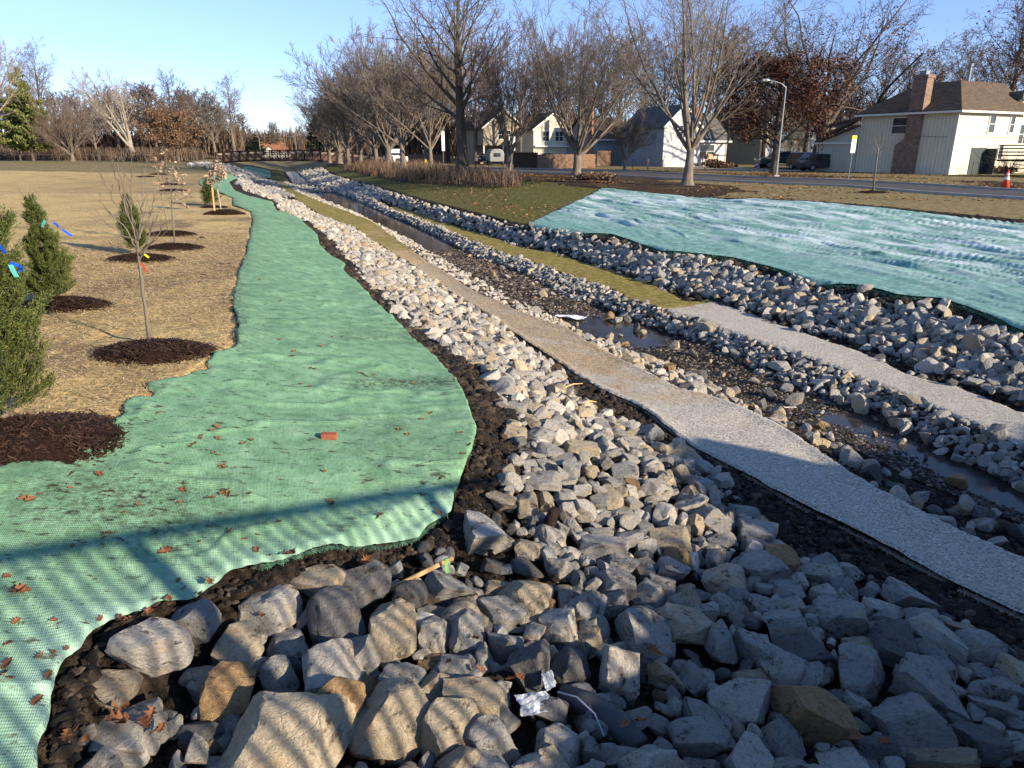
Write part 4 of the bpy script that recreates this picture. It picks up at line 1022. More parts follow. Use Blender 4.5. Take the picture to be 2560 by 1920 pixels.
for (ka, kb, s0, s1, n, zf) in (('C5', 'C6', 3.2, 22, 26000, z_str), ('C9', 'C10', 5.6, 14.5, 11000, z_sr)):
    s_ = s0 + (s1 - s0) * g.uniform(0, 1, n) ** 1.7; u = g.uniform(.03, .97, n); t_ = T(ka, s_) * (1 - u) + T(kb, s_) * u; X, Y = xy(s_, t_)
    Z = height(s_, t_) + .036 + zf(X, Y, s_, t_); q = g.normal(math.radians(72), .9, n); L = g.uniform(.015, .06, n) * np.clip(.5 + Y / 12, .7, 1.8)
    dv = np.stack([np.cos(q), np.sin(q), g.normal(0, .10, n)], 1) * L[:, None] / 2; pn = np.stack([-np.sin(q), np.cos(q), 0 * q], 1) * .0012 * np.clip(Y / 5, 1, 3)[:, None]
    c = np.stack([X, Y, Z], 1); V = np.stack([c - dv - pn, c - dv + pn, c + dv + pn * .5, c + dv - pn * .5], 1).reshape(-1, 3)
    o = link('coir_fibres', npmesh('coir_fibres', V, np.arange(4 * n).reshape(n, 4), 4), None, [MT['fibre']]); tag(o, kind='stuff')
# ---------------------------------------------------------------- mulch rings and young trees on the left bank
def mulch(px, py, rx, ry, h, label, rz=0.0, zz=None):
    c = hit(px, py); g = np.random.default_rng(int(px * 7 + py)); nr_, na_ = 16, 48
    V = []
    for i in range(nr_ + 1):
        u = i / nr_
        for j in range(na_):
            a = 2 * math.pi * j / na_; w_ = 1 + .13 * math.sin(a * 3 + px) + .10 * math.sin(a * 5 + py) + .06 * math.sin(a * 11 + px)
            x, y = math.cos(a) * rx * u * w_, math.sin(a) * ry * u * w_
            xx = c.x + x * math.cos(rz) - y * math.sin(rz); yy = c.y + x * math.sin(rz) + y * math.cos(rz)
            V.append((xx, yy))
    V = np.array(V); uu = np.repeat(np.arange(nr_ + 1) / nr_, na_)
    z = ground(V[:, 0], V[:, 1]) + h * (1 - uu ** 2.2) + .035 - .05 * uu ** 6 + (fbm(V[:, 0] * 14, V[:, 1] * 14, oct=3, seed=2) - .5) * .04
    Q_ = [(i * na_ + j, i * na_ + (j + 1) % na_, (i + 1) * na_ + (j + 1) % na_, (i + 1) * na_ + j) for i in range(nr_) for j in range(na_)]
    Vl = np.column_stack([V, z]) - np.array([c.x, c.y, c.z]); r = empty('mulch_ring', c, label=label, cat='mulch ring', group='mulch rings around the young trees')
    me = npmesh('mound', Vl, np.array(Q_)[:, ::-1], 4, True); link('mound', me, r, [MT['mulch']])
    n = int(5200 * min(1, rx * ry * 2) * min(1, 7 / c.y) + 300)
    u = g.uniform(0, 1, n) ** .5 * np.where(g.random(n) < .12, g.uniform(1.0, 1.35, n), 1.02); a = g.uniform(0, 6.28, n); x, y = np.cos(a) * rx * u, np.sin(a) * ry * u
    X = c.x + x * math.cos(rz) - y * math.sin(rz); Y = c.y + x * math.sin(rz) + y * math.cos(rz)
    Z = ground(X, Y) + h * np.clip(1 - u ** 2.2, 0, 1) + .035 + g.uniform(0, .012, n)
    q = g.uniform(0, 6.28, n); L = g.uniform(.015, .05, n)[:, None]
    A_ = np.stack([np.cos(q), np.sin(q), g.uniform(-.5, .5, n)], 1) * L; B_ = np.stack([-np.sin(q), np.cos(q), g.uniform(-.5, .5, n)], 1) * .006
    C_ = np.stack([X, Y, Z], 1) - np.array([c.x, c.y, c.z])
    V = np.stack([C_ - A_ - B_, C_ - A_ + B_, C_ + A_ + B_, C_ + A_ - B_], 1).reshape(-1, 3)
    link('bark_chips', npmesh('bark_chips', V, np.arange(4 * n).reshape(n, 4), 4), r, [MT['chip']])
    return c
mulch(62, 1112, .80, .52, .10, 'wide dark mulch ring under the big cedar at the left edge', .15)
mulch(388, 888, .62, .42, .10, 'dark mulch ring round the foot of the thin bare sapling')
mulch(158, 770, .62, .42, .10, 'dark mulch ring below the bushy cedar with blue ribbon')
mulch(352, 652, .62, .45, .09, 'dark mulch ring under the narrow cedar behind the bare sapling')
mulch(438, 624, .62, .45, .09, 'dark mulch ring of the leafy young oak, nearer of a pair')
mulch(428, 590, .6, .45, .09, 'dark mulch ring of the bare whip, farther of a pair')
mulch(562, 536, .66, .5, .12, 'dark mulch mound round the pale-stemmed young tree by the green blanket')
mulch(535, 520, .5, .4, .05, 'flat mulch patch under the small dark cedar by the green blanket')
mulch(426, 463, .8, .6, .08, 'mulch ring below the far pale-leaved sapling, left pair')
mulch(432, 478, .7, .6, .08, 'mulch ring a step nearer than its twin below the far sapling')
mulch(395, 437, .8, .7, .08, 'far mulch ring on the right of two beside the grass edge')
mulch(364, 443, .7, .7, .08, 'far mulch ring on the left of two beside the grass edge')
mulch(528, 453, .7, .6, .08, 'mulch ring at the far tip of the green blanket')
mulch(60, 706, .5, .4, .04, 'mulch seen in the gap between the two near cedars')

def cedar(px, py, H, W, seed, label, n, size, z0=.06, lean=0.0, twigtop=False):
    c = hit(px, py); g = np.random.default_rng(seed)
    r = empty('cedar', c, label=label, cat='cedar', group='young cedars on the left bank')
    V, Fc = batch_tubes([(np.array([[[0, 0, 0], [lean * .3, 0, H * .4], [lean * .7, .0, H * .75], [lean, 0, H]]], float), np.array([[.035, .026, .014, .004]]) * (H / 2), 7)])
    link('stem', npmesh('stem', V, Fc, 4, True), r, [MT['bark']])
    nb = 170; hz = z0 + (1 - z0) * g.uniform(0, 1, nb) ** 1.05; az = g.uniform(0, 6.283, nb)
    prof = np.interp(hz, [0, .12, .35, .6, .8, .92, 1.0], [.6, 1.0, .85, .52, .27, .14, .05])
    lump = .35 + 1.3 * fbm(np.cos(az) * 1.3 + 5, np.sin(az) * 1.3 + 5, hz * 6, oct=2, seed=seed)
    L = W * prof * lump * g.uniform(.6, 1.2, nb)
    d0 = np.stack([np.cos(az), np.sin(az), 0 * az], 1); rise = g.uniform(.55, 1.15, nb)
    base = np.stack([lean * hz, 0 * hz, hz * H - L * .25], 1); base[:, 2] = np.maximum(base[:, 2], .05)
    u5 = np.linspace(0, 1, 5)[None, :, None]
    B = base[:, None] + (d0[:, None] * u5 + np.array([0, 0, 1.]) * rise[:, None, None] * u5 ** 1.5) * L[:, None, None]
    V, Fc = batch_tubes([(B, np.linspace(.007, .002, 5)[None].repeat(nb, 0) * (H / 2), 4)]); link('limbs', npmesh('limbs', V, Fc, 4, True), r, [MT['bark']])
    # sprays of scale-leaf twigs along each limb
    m = n // 14; bi = g.integers(0, nb, m); wts = L / L.max(); bi = bi[g.uniform(0, 1, m) < wts[bi] ** .6]; m = len(bi)
    uu = g.uniform(.22, 1.04, m) ** .8
    o = base[bi] + (d0[bi] * uu[:, None] + np.array([0, 0, 1.]) * (rise[bi] * uu ** 1.5)[:, None]) * L[bi][:, None]
    o += g.normal(0, .018, (m, 3)) * H / 2
    dr = d0[bi] * .8 + np.array([0, 0, 1.]) * (rise[bi] * 1.2 + .2)[:, None] + g.normal(0, .38, (m, 3)); dr /= np.linalg.norm(dr, axis=1, keepdims=True)
    k = 14
    O = np.repeat(o, k, 0); D = np.repeat(dr, k, 0); tt = np.tile(np.arange(k) / k, m)
    Dk = D + g.normal(0, .42, D.shape); Dk /= np.linalg.norm(Dk, axis=1, keepdims=True)
    O = O + D * (tt * size * 2.0)[:, None]; ln = size * g.uniform(.6, 1.3, len(O))[:, None] * (1.15 - .5 * tt)[:, None]
    sd = np.cross(Dk, g.normal(0, 1, Dk.shape)); sd /= np.linalg.norm(sd, axis=1, keepdims=True); sd *= size * .08
    V = np.stack([O - sd * .5, O + Dk * ln * .5 + sd, O + Dk * ln, O + Dk * ln * .5 - sd], 1).reshape(-1, 3)
    link('foliage', npmesh('foliage', V, np.arange(len(V)).reshape(-1, 4), 4), r, [MT['cedar']])
    if twigtop:
        mb = MB()
        for q in range(5):
            a = q * 1.3; mb.tube([(lean * .9 + .02 * q, 0, H * .86), (lean + .1 * math.cos(a), .06 * math.sin(a), H * (1.0 + .02 * q)), (lean + .16 * math.cos(a) - .06, .08, H * (1.08 + .02 * q))], [.006, .004, .0015], 5)
        mb.build('bare_twigs', MT['bark'], r)
    return c, r
cA, _ = cedar(18, 1072, 2.3, .38, 101, 'big bushy cedar at the left edge, tagged with blue and teal ribbon', 300000, .036, twigtop=True)
cB, _ = cedar(142, 760, 1.42, .26, 102, 'bushy two-topped cedar with a blue ribbon on its right side', 170000, .040, lean=-.08, twigtop=True)
cC, _ = cedar(345, 640, 1.15, .22, 103, 'narrow cedar standing behind the thin bare sapling', 60000, .05, z0=.14, lean=-.05)
cD, _ = cedar(527, 516, .98, .24, 104, 'small dark cedar beside the pale-stemmed young tree', 16000, .09)
X, Y = -8.9, 10.4
# neighbouring top of cedar B
# thin bare sapling: trunk traced, then limbs fanned in depth
def sapling(base_px, path, limbs, label, r0, rootz=None, leaf=None, name='young_tree', bark='bark', grp='young trees on the left bank', dens=5, slen=.34):
    c = hit(*base_px); g = np.random.default_rng(int(base_px[0])); Y0 = c.y
    r = empty(name, c, label=label, cat='young tree', group=grp)
    tp = [PY(x, y, Y0) - c for x, y in path]; tp[0] = Vector((tp[0].x, 0, -.03))
    n = len(tp); mb = MB(); mb.tube(tp, [r0 * (1 - .35 * i / (n - 1)) for i in range(n)], 9); mb.build('trunk', MT[bark], r, True)
    mb = MB(); tips = []
    for lp in limbs:
        k = len(lp); off = 0; dep = g.uniform(-.22, .22)
        pts = [PY(x, y, Y0) - c + Vector((0, dep * (i / (k - 1)) ** 1.2, 0)) for i, (x, y) in enumerate(lp)]
        # finer curve
        fp = []
        for i in range(len(pts) - 1):
            for q in range(4): fp.append(pts[i].lerp(pts[i + 1], q / 4) + Vector(g.normal(0, .006, 3)))
        fp.append(pts[-1]); m = len(fp); rr_ = [max(r0 * .42 * (1 - i / m) ** .8, .0022) for i in range(m)]
        mb.tube(fp, rr_, 6); tips.append(fp[-1])
        for q in range(dens):
            i = g.integers(m // 4, m - 1); d = (fp[min(i + 1, m - 1)] - fp[i]).normalized()
            e = (d + Vector(g.normal(0, .42, 3)) + Vector((0, 0, .25))).normalized(); L = slen * g.uniform(.35, 1) * (1 - .4 * i / m)
            p0 = fp[i]; p1 = p0 + e * L * .5; p2 = p1 + (e + Vector((0, 0, .25))).normalized() * L * .5
            mb.tube([p0, p1, p2], [max(rr_[i] * .55, .002), .002, .0013], 4); tips += [p1, p2]
            if g.random() < .6:
                e2 = (e + Vector(g.normal(0, .5, 3))).normalized(); mb.tube([p1, p1 + e2 * L * .4], [.0018, .001], 4); tips.append(p1 + e2 * L * .4)
    mb.build('branches', MT[bark], r, True)
    if leaf:
        nl, size, mat = leaf; T_ = np.array([tuple(t) for t in tips]); p = T_[g.integers(0, len(T_), nl)] + g.normal(0, .05, (nl, 3))
        link('leaves', leafmesh('leaves', p, size, g, mat), r)
    return c, Y0
sapling((375, 866), [(375, 868), (368, 810), (363, 765), (357, 735), (354, 700), (350, 672), (346, 640), (343, 602)], [
    [(343, 602), (338, 575), (322, 540), (316, 500), (312, 460), (308, 420), (306, 395)],
    [(343, 605), (330, 570), (322, 520), (300, 470), (284, 430), (281, 400), (290, 380)],
    [(346, 600), (355, 570), (352, 530), (352, 480), (350, 440), (360, 405)],
    [(346, 640), (335, 610), (318, 570), (295, 545), (275, 525), (250, 498), (226, 484)],
    [(322, 545), (300, 520), (278, 490), (262, 450), (250, 420), (240, 412)],
    [(348, 640), (362, 610), (370, 585), (380, 550), (400, 500), (430, 470)],
    [(350, 650), (365, 620), (390, 590), (410, 560), (440, 535)],
    [(345, 600), (352, 560), (356, 520), (362, 470), (366, 420), (372, 395)],
    [(347, 590), (360, 560), (375, 540), (384, 500), (386, 450)],
    [(350, 640), (370, 615), (396, 600), (412, 590)],
    [(344, 610), (337, 580), (330, 540), (323, 500), (325, 450), (330, 400), (326, 380)],
    [(335, 600), (310, 590), (290, 570), (270, 560), (258, 555)],
    [(320, 540), (312, 500), (300, 455), (296, 420), (306, 398)]],
    'thin bare multi-stemmed sapling with a crooked trunk and red and yellow tape', .021)
sapling((437, 612), [(437, 613), (434, 570), (431, 530), (429, 500)], [
    [(429, 500), (427, 470), (424, 440), (418, 400), (416, 375)], [(429, 505), (440, 480), (452, 455), (462, 440)], [(430, 520), (420, 495), (408, 470), (400, 455)],
    [(428, 480), (436, 450), (440, 420), (438, 395)], [(427, 470), (415, 450), (410, 430)], [(430, 510), (448, 500), (470, 492), (478, 484)]],
    'young oak holding a few pinkish dry leaves, nearer of the thin pair', .018, leaf=(170, .05, MT['paleleaf']))
sapling((420, 580), [(420, 581), (415, 545), (408, 510), (400, 480)], [
    [(400, 480), (394, 450), (388, 425), (386, 400)], [(402, 490), (412, 460), (418, 430)], [(400, 480), (386, 460), (378, 440)]],
    'slim leaning bare whip behind the young oak', .014, dens=4)
sapling((553, 534), [(553, 535), (550, 510), (546, 490), (543, 470)], [
    [(543, 470), (541, 450), (538, 425), (540, 405)], [(543, 474), (552, 452), (560, 438)], [(543, 472), (530, 455), (523, 440)], [(542, 455), (548, 435), (550, 420)], [(542, 460), (533, 438), (530, 424)]],
    'pale-stemmed young tree with pinkish dry leaves beside the green blanket', .035, leaf=(260, .075, MT['paleleaf']), bark='pale')
sapling((396, 452), [(396, 452), (396, 440), (395, 425)], [[(395, 425), (392, 410), (390, 398)], [(395, 428), (402, 415), (408, 402)], [(396, 430), (388, 418)]],
    'far young tree with a few pale leaves on the meadow edge', .03, leaf=(120, .10, MT['paleleaf']), dens=3)
X, Y = at(2182, 481)
sapling((2182, 481), [(2182, 482), (2187, 440), (2192, 400), (2196, 370)], [
    [(2196, 370), (2200, 345), (2203, 322)], [(2194, 385), (2180, 365), (2172, 350)], [(2193, 392), (2210, 372), (2222, 358)], [(2194, 380), (2208, 360), (2216, 345)], [(2195, 375), (2188, 352), (2185, 338)]],
    'slender bare young tree with a taped trunk on the right lawn', .045, dens=3, slen=.8, grp='young trees on the right lawn')
mulch(2182, 482, .75, .5, .05, 'small mulch ring at the foot of the young tree on the right lawn')

# flagging tape
def ribbon(pts, Y0, wd, col, label, name='ribbon'):
    mb = MB(); q = [PY(x, y, Y0 + .012 * ((i * 7) % 5 - 2)) for i, (x, y) in enumerate(pts)]
    L = []; R_ = []
    for i, p in enumerate(q):
        d = (q[min(i + 1, len(q) - 1)] - q[max(i - 1, 0)]).normalized(); n_ = d.cross(Vector((0.2, -1, .25))).normalized() * wd / 2
        L.append(p - n_); R_.append(p + n_)
    vs = L + R_; k = len(q); mb.add(vs, [(i, i + 1, k + i + 1, k + i) for i in range(k - 1)])
    o = mb.build(name, col); m = o.modifiers.new('thick', 'SOLIDIFY'); m.thickness = .002
    tag(o, label, 'ribbon', 'flagging tape on the young trees'); return o
rb = simple('blue_tape', (.01, .09, .55), .35, .1, 3, spec=.5); rt = simple('teal_tape', (.15, .62, .60), .35, .1, 3, spec=.5)
ry = simple('yellow_tape', (.80, .62, .01), .35, .1, 3, spec=.5); rr2 = simple('red_tape', (.55, .02, .015), .35, .1, 3, spec=.5); rg = simple('green_tape', (.25, .60, .15), .35, .1, 3, spec=.5)
ribbon([(-4, 610), (6, 622), (12, 634)], cA.y - .5, .022, rb, 'blue ribbon end at the photo edge on the big cedar')
ribbon([(26, 656), (36, 661), (47, 664), (55, 670), (53, 676), (49, 680)], cA.y - .52, .02, rb, 'curled blue ribbon hanging right of the teal one on the big cedar')
ribbon([(26, 662), (34, 678), (42, 692)], cA.y - .54, .03, rt, 'broad teal ribbon hanging on the big cedar')
ribbon([(134, 556), (142, 562), (146, 568)], cB.y - .45, .03, rb, 'short blue ribbon knot on the two-topped cedar')
ribbon([(154, 573), (166, 581), (180, 590)], cB.y - .45, .03, rb, 'blue ribbon streaming right from the two-topped cedar')
ribbon([(113, 551), (108, 560), (106, 568)], cB.y - .5, .034, rt, 'teal ribbon loop on the two-topped cedar')
ribbon([(359, 634), (366, 639), (372, 644)], 8.0, .022, ry, 'yellow tape tied at the fork of the bare sapling')
ribbon([(353, 657), (360, 668), (367, 680)], 8.0, .014, rr2, 'red tape hanging from the bare sapling trunk')
# ---------------------------------------------------------------- rocks
def ico(sub):
    import bmesh
    bm = bmesh.new(); bmesh.ops.create_icosphere(bm, subdivisions=sub, radius=1.0)
    V = np.array([v.co[:] for v in bm.verts]); Fc = np.array([[v.index for v in f.verts] for f in bm.faces]); bm.free(); return V, Fc
ICO = {k: ico(k) for k in (1, 2, 3, 4, 5)}
def rock_shape(seed, sub, cuts=13, rough=.055, slab=False):
    g = np.random.default_rng(seed); V, Fc = ICO[sub]; V = V.copy()
    n = g.normal(0, 1, (cuts, 3)); n /= np.linalg.norm(n, axis=1, keepdims=True)
    # roughly box-like blocks with chipped corners
    ax = np.array([[1, 0, 0], [-1, 0, 0], [0, 1, 0], [0, -1, 0], [0, 0, 1], [0, 0, -1.]]) + g.normal(0, .22, (6, 3)); ax /= np.linalg.norm(ax, axis=1, keepdims=True)
    n = np.concatenate([ax, n]); d = np.concatenate([g.uniform(.40, .80, 6), g.uniform(.50, .88, cuts)])
    if seed % 3 == 1: n, d = n[6:], d[6:] * .92
    soft = .985 if seed % 2 else .93
    if slab and len(d) > 12 and seed % 3 != 1: d[4] = g.uniform(.3, .42); d[5] = g.uniform(.3, .42)
    for i in range(len(n)):
        k = V @ n[i] - d[i]; V = V - np.where(k > 0, k * soft, 0)[:, None] * n[i]
    if rough:
        nn = V / (np.linalg.norm(V, axis=1, keepdims=True) + 1e-9); o = seed * 3.7
        f = fbm(V[:, 0] * 2.2 + o, V[:, 1] * 2.2, V[:, 2] * 2.2, oct=3, seed=seed) - .5
        f2 = fbm(V[:, 0] * 9 + o, V[:, 1] * 9, V[:, 2] * 9, oct=3, seed=seed + 5) - .5
        st_ = fbm(V[:, 2] * 7 + o, V[:, 0] * .8, oct=2, seed=seed + 9) - .5
        V = V + nn * (f * rough * 3.2 + f2 * rough * 1.1 + st_ * rough * .9)[:, None]
    V = V / np.abs(V).max(0)
    return V, Fc
NSH = 34
ROCKM = []
for i in range(NSH):
    V, Fc = rock_shape(i + 1, 4, cuts=8 + i % 8, slab=(i % 4 == 0)); me = npmesh('rock', V, Fc, 3, True)
    me.set_sharp_from_angle(angle=math.radians(24)); me.materials.append(MT['rock']); ROCKM.append(me)
TONE = {'w': (.54, .515, .46), 'g': (.39, .385, .365), 't': (.50, .43, .31), 'b': (.37, .25, .13), 'd': (.17, .17, .17)}
TN = {'w': 'pale grey', 'g': 'mid grey', 't': 'cream-tan', 'b': 'ochre-brown', 'd': 'dark grey'}
Z9 = "1660,460,360,200,t 1950,500,240,120,g 2100,550,190,130,w 1380,490,320,180,g 1150,490,180,110,d 1060,580,200,180,w 960,650,190,110,t 1450,570,310,150,g 1560,680,190,200,g 1760,660,190,160,t 1890,600,150,140,g 2050,680,310,190,g 1290,760,390,180,g 1160,820,140,110,g 1530,780,230,120,w 1710,830,150,130,t 1920,770,250,160,g 2050,880,210,140,t 2150,800,180,130,b 1160,980,230,250,t 1350,960,160,220,t 1530,910,230,130,w 1840,950,210,150,g 1690,1030,200,200,w 1560,1050,200,180,w 1600,1190,140,180,w 1890,1100,190,120,w 1970,1070,180,120,g 2100,1040,260,120,g 2140,960,200,130,w 760,1260,490,380,w 1150,1380,270,250,t 1230,1220,140,100,w 1820,1240,300,140,g 1850,1370,540,280,g 2100,1300,290,200,g 1500,1210,120,170,w 1390,1370,190,140,w 850,1530,220,150,d 1140,1560,380,200,d 1450,1560,250,250,w 2030,1530,330,230,g 1050,90,230,120,w 1260,70,200,130,t 930,50,160,90,w 1400,130,90,110,w 1060,330,250,170,t 1220,190,190,80,t 1220,240,130,90,t 1430,220,190,130,g 1620,250,150,140,t 1640,330,190,90,g 1810,240,220,120,w 1780,330,110,90,g 1890,370,180,140,t 2070,280,180,110,g 2150,430,150,110,w"
Z7 = "230,620,310,230,t 490,650,330,260,d 340,820,340,340,d 700,900,320,340,t 880,900,190,230,w 500,1030,290,290,g 290,1150,370,390,w 60,980,200,170,w 50,1140,140,180,w 960,635,330,200,g 880,755,220,100,g 740,680,200,190,d 1070,750,180,150,t 1600,530,160,190,w 1270,630,230,120,t 1430,670,140,100,t 1260,760,290,200,g 1080,910,225,220,g 1140,810,130,150,t 1170,1050,140,200,g 1295,970,220,200,g 1460,890,150,165,w 1600,870,210,210,w 1530,720,150,130,b 1640,660,130,90,t 1640,710,100,110,g 1790,700,110,90,g 1715,590,90,140,g 1440,1130,250,350,d 1660,1130,250,220,d 1640,1010,200,100,d 640,1420,460,440,t 340,1430,330,420,b 690,1180,300,200,g 490,1220,170,150,b 990,1120,270,190,g 880,1070,200,110,b 1110,1290,370,280,t 980,1480,330,370,t 1230,1540,310,290,g 1280,1290,140,230,g 1600,1540,300,250,w 1490,1620,290,130,w 1780,1570,140,160,g 1760,360,230,180,w 1650,110,130,90,w 1640,210,150,130,g 1750,180,140,130,g 1560,30,260,90,g 1430,50,130,90,g 1010,760,100,90,d 1330,860,170,60,g 1400,1020,90,70,b 1300,1110,80,80,w 170,1560,90,80,g"
Z8 = "90,560,190,190,g 70,660,150,150,g 215,810,280,290,g 430,770,350,210,t 100,1000,230,330,w 620,870,200,240,g 790,890,180,220,g 370,480,180,170,g 310,570,160,140,g 660,520,300,220,t 830,480,260,180,g 930,440,210,190,b 350,330,240,140,t 180,340,200,160,t 130,430,290,120,g 400,420,150,130,b 470,150,200,110,w 300,70,200,110,w 500,60,130,120,w 330,200,150,130,w 150,180,190,110,t 110,80,120,90,t 620,260,190,90,g 630,330,180,80,g 500,240,110,100,t 760,190,190,90,g 820,290,220,150,g 1110,500,140,120,w 1170,460,160,120,g 1300,480,150,80,w 990,590,230,130,g 1160,610,180,140,w 1280,570,140,170,g 1270,630,90,120,w 1600,620,310,150,g 1450,660,260,120,w 1470,735,180,110,g 1690,755,220,170,g 1230,730,300,230,g 1420,790,210,120,g 810,660,190,130,g 650,670,135,125,w 530,690,180,110,w 520,610,150,70,g 990,670,145,125,w 1100,710,100,110,w 950,775,230,160,g 1120,810,125,125,w 1050,910,300,160,d 1330,890,200,120,t 1520,880,250,240,d 1650,820,170,120,t 1880,800,190,120,t 1990,900,300,190,g 1740,990,190,160,g 1340,1030,310,270,g 1700,1110,430,290,g 1590,1290,390,280,g 1970,1010,180,90,g 2110,1040,140,80,g 720,1180,360,220,w 1100,1250,370,310,b 1120,1040,170,150,g 950,1060,115,90,w 560,1040,125,95,w 770,1030,230,95,t 950,1345,250,230,g 490,1350,350,210,g 520,1240,230,160,g 130,1270,290,170,g 300,1430,160,130,g 120,1450,180,120,w 820,1410,125,120,g 1420,1410,220,190,d 1930,1370,310,230,d 1330,1170,130,115,w 1240,1190,110,110,t 1350,1290,110,90,w 2040,1200,240,140,g 2170,1270,200,150,g 1750,1460,420,110,t 2080,1450,170,100,g 940,1490,300,70,w 490,1490,190,70,w"
Z6 = "1020,860,520,340,w 780,1150,450,230,t 1790,610,390,290,w 1600,870,420,300,t 1930,860,280,190,w 1350,1060,280,150,w 1380,1150,220,190,g 1740,1000,200,150,w 1880,1060,250,240,w 1570,1200,390,360,b 1340,1430,330,190,d 700,1490,240,150,w 790,1595,350,160,g 1320,1570,215,200,w 1460,1620,250,110,w 1500,1500,120,120,g 1940,1480,800,640,t"
Z10 = "570,310,110,70,w 820,380,180,100,t 1000,470,120,150,b 1540,700,160,140,t 1690,800,160,90,b 1820,880,95,85,w 2020,960,210,90,w 1390,80,150,100,t 1740,420,80,120,b 2040,440,190,120,w 1500,740,140,100,g 1250,600,150,80,w 1400,630,90,70,t"
RK = []
for src, sc_, ox, oy in ((Z6, 2.676, 0, 1300), (Z9, 3.687, 1000, 1000), (Z7, 2.304, 700, 1200), (Z8, 2.087, 1500, 1200), (Z10, 3.687, 1400, 800)):
    for a in src.split():
        x, y, w_, h_, c = a.split(','); x, y, w_, h_ = [float(q) / sc_ for q in (x, y, w_, h_)]; x += ox; y += oy
        if any(abs(x - q[0]) < .33 * (w_ + q[2]) / 2 * 1.2 and abs(y - q[1]) < .33 * (h_ + q[3]) / 2 * 1.2 for q in RK): continue
        RK.append((x, y, w_, h_, c))
placed = []   # X, Y, radius
grock = np.random.default_rng(77)
SINGLES = []  # px, py, size px, tone, obj
def proj(X, Y, Z):
    d = Y * CT - Z * SN; u = Y * SN + Z * CT
    return 1280 + F * X / d, 960 - F * u / d, d
def put_rock(c, a, b, h, tone, px, py, wpx, i, tilt=.22, rz=None):
    me = ROCKM[i % NSH]
    o = bpy.data.objects.new('rock', me); COL.objects.link(o)
    o.location = c; o.scale = (a, b, h)
    o.rotation_euler = (grock.normal(0, tilt), grock.normal(0, tilt), rz if rz is not None else grock.uniform(-.5, .5))
    k = grock.uniform(.86, 1.12); t = TONE[tone]; o.color = (t[0] * k, t[1] * k, t[2] * k, 1)
    SINGLES.append([px, py, wpx, tone, o, (a, b, h)]); return o
for i, (x, y, w_, h_, c) in enumerate(RK):
    q = hit(x, y + h_ * .12); px, py, d = proj(*q)
    a = w_ / 2 / F * d * 1.06
    phi = math.atan2(-q.z, q.y)
    # height and depth chosen to fill the seen outline
    H_ = h_ / 2 / F * d * 1.08
    hh = H_ * .86; bb = max(math.sqrt(max(H_ ** 2 - (hh * math.cos(phi)) ** 2, 1e-6)) / math.sin(phi), H_ * .75); bb = min(bb, a * 1.5)
    if w_ / h_ > 1.5: hh = H_ * .8
    put_rock(Vector((q.x, q.y, q.z + hh * .42)), a, bb, hh, c, x, y, w_, i * 7 + 3, tilt=.16, rz=grock.uniform(-.25, .25))
    placed.append((q.x, q.y, max(a, bb)))
PL = np.array(placed)

def band_pts(ka, kb, s0, s1, d0, dist_k, pad=(0, 0), keepf=None, seed=1):
    g = np.random.default_rng(seed); out = []
    s = s0
    while s < s1:
        X, Y = xy(s, .5 * (T(ka, s) + T(kb, s))); sp = max(d0, dist_k * Y)
        a, b = T(ka, s) + pad[0], T(kb, s) + pad[1]
        t = a + g.uniform(0, sp)
        while t < b:
            out.append((s + g.uniform(-.35, .35) * sp, t + g.uniform(-.3, .3) * sp, sp)); t += sp
        s += sp * .9
    return np.array(out) if out else np.zeros((0, 3))
cand = []
def addband(*a, scale=(.45, .8), zoff=.25, tones='wwggt', keep=1.0, **k):
    p = band_pts(*a, **k)
    if not len(p): return
    g = np.random.default_rng(k.get('seed', 1) + 500)
    r = p[:, 2] * g.uniform(scale[0], scale[1], len(p)) * np.where(g.random(len(p)) < .12, 1.35, 1)
    m = g.random(len(p)) < keep
    X, Y = xy(p[:, 0], p[:, 1]); Z = height(p[:, 0], p[:, 1])
    tn = np.array(list(tones))[g.integers(0, len(tones), len(p))]
    for i in np.nonzero(m)[0]: cand.append((X[i], Y[i], Z[i] + r[i] * zoff, r[i], tn[i]))
addband('C3', 'C4', 2.2, 62, .23, .0038, seed=1, zoff=.15, scale=(.40, .66), tones='wwwggtt')
addband('C3', 'C4', 2.2, 62, .21, .0050, seed=2, scale=(.32, .55), zoff=.5, keep=.32, tones='wwwwggt')
addband('C3', 'C4', 2.2, 22, .12, .006, seed=3, scale=(.35, .6), zoff=.2, tones='wggd')
addband('C3', 'C4', 62, 100, .32, .004, seed=4, pad=(-.3, .1), scale=(.35, .6), tones='wgg')
addband('C11', 'C12', 5, 60, .25, .0040, seed=5, zoff=.15, scale=(.38, .66), tones='wgggt')
addband('C11', 'C12', 5, 60, .24, .0052, seed=6, scale=(.32, .58), zoff=.5, keep=.3, tones='wggdt')
addband('C11', 'C12', 5, 24, .13, .006, seed=7, scale=(.35, .6), zoff=.2, tones='wgd')
addband('C8', 'C9', 4, 58, .17, .0040, seed=8, zoff=.15, scale=(.4, .68), tones='wggt', pad=(-.05, .05))
addband('C8', 'C9', 4, 30, .11, .006, seed=9, scale=(.35, .6), tones='wgd')
addband('C6', 'C7', 8.4, 90, .17, .0040, seed=10, scale=(.38, .68), zoff=.1, keep=.62, tones='wwgt', pad=(.1, 0))
addband('C6', 'C7', 3, 12, .17, .006, seed=11, scale=(.4, .8), keep=.22, tones='gdwt', pad=(.15, .1))
addband('C4', 'C5', 58, 92, .32, .004, seed=21, zoff=.1, scale=(.35, .6), tones='wgg', pad=(-.4, .2))
addband('C8', 'C12', 54, 136, .34, .004, seed=12, zoff=.1, scale=(.35, .62), tones='wgg')
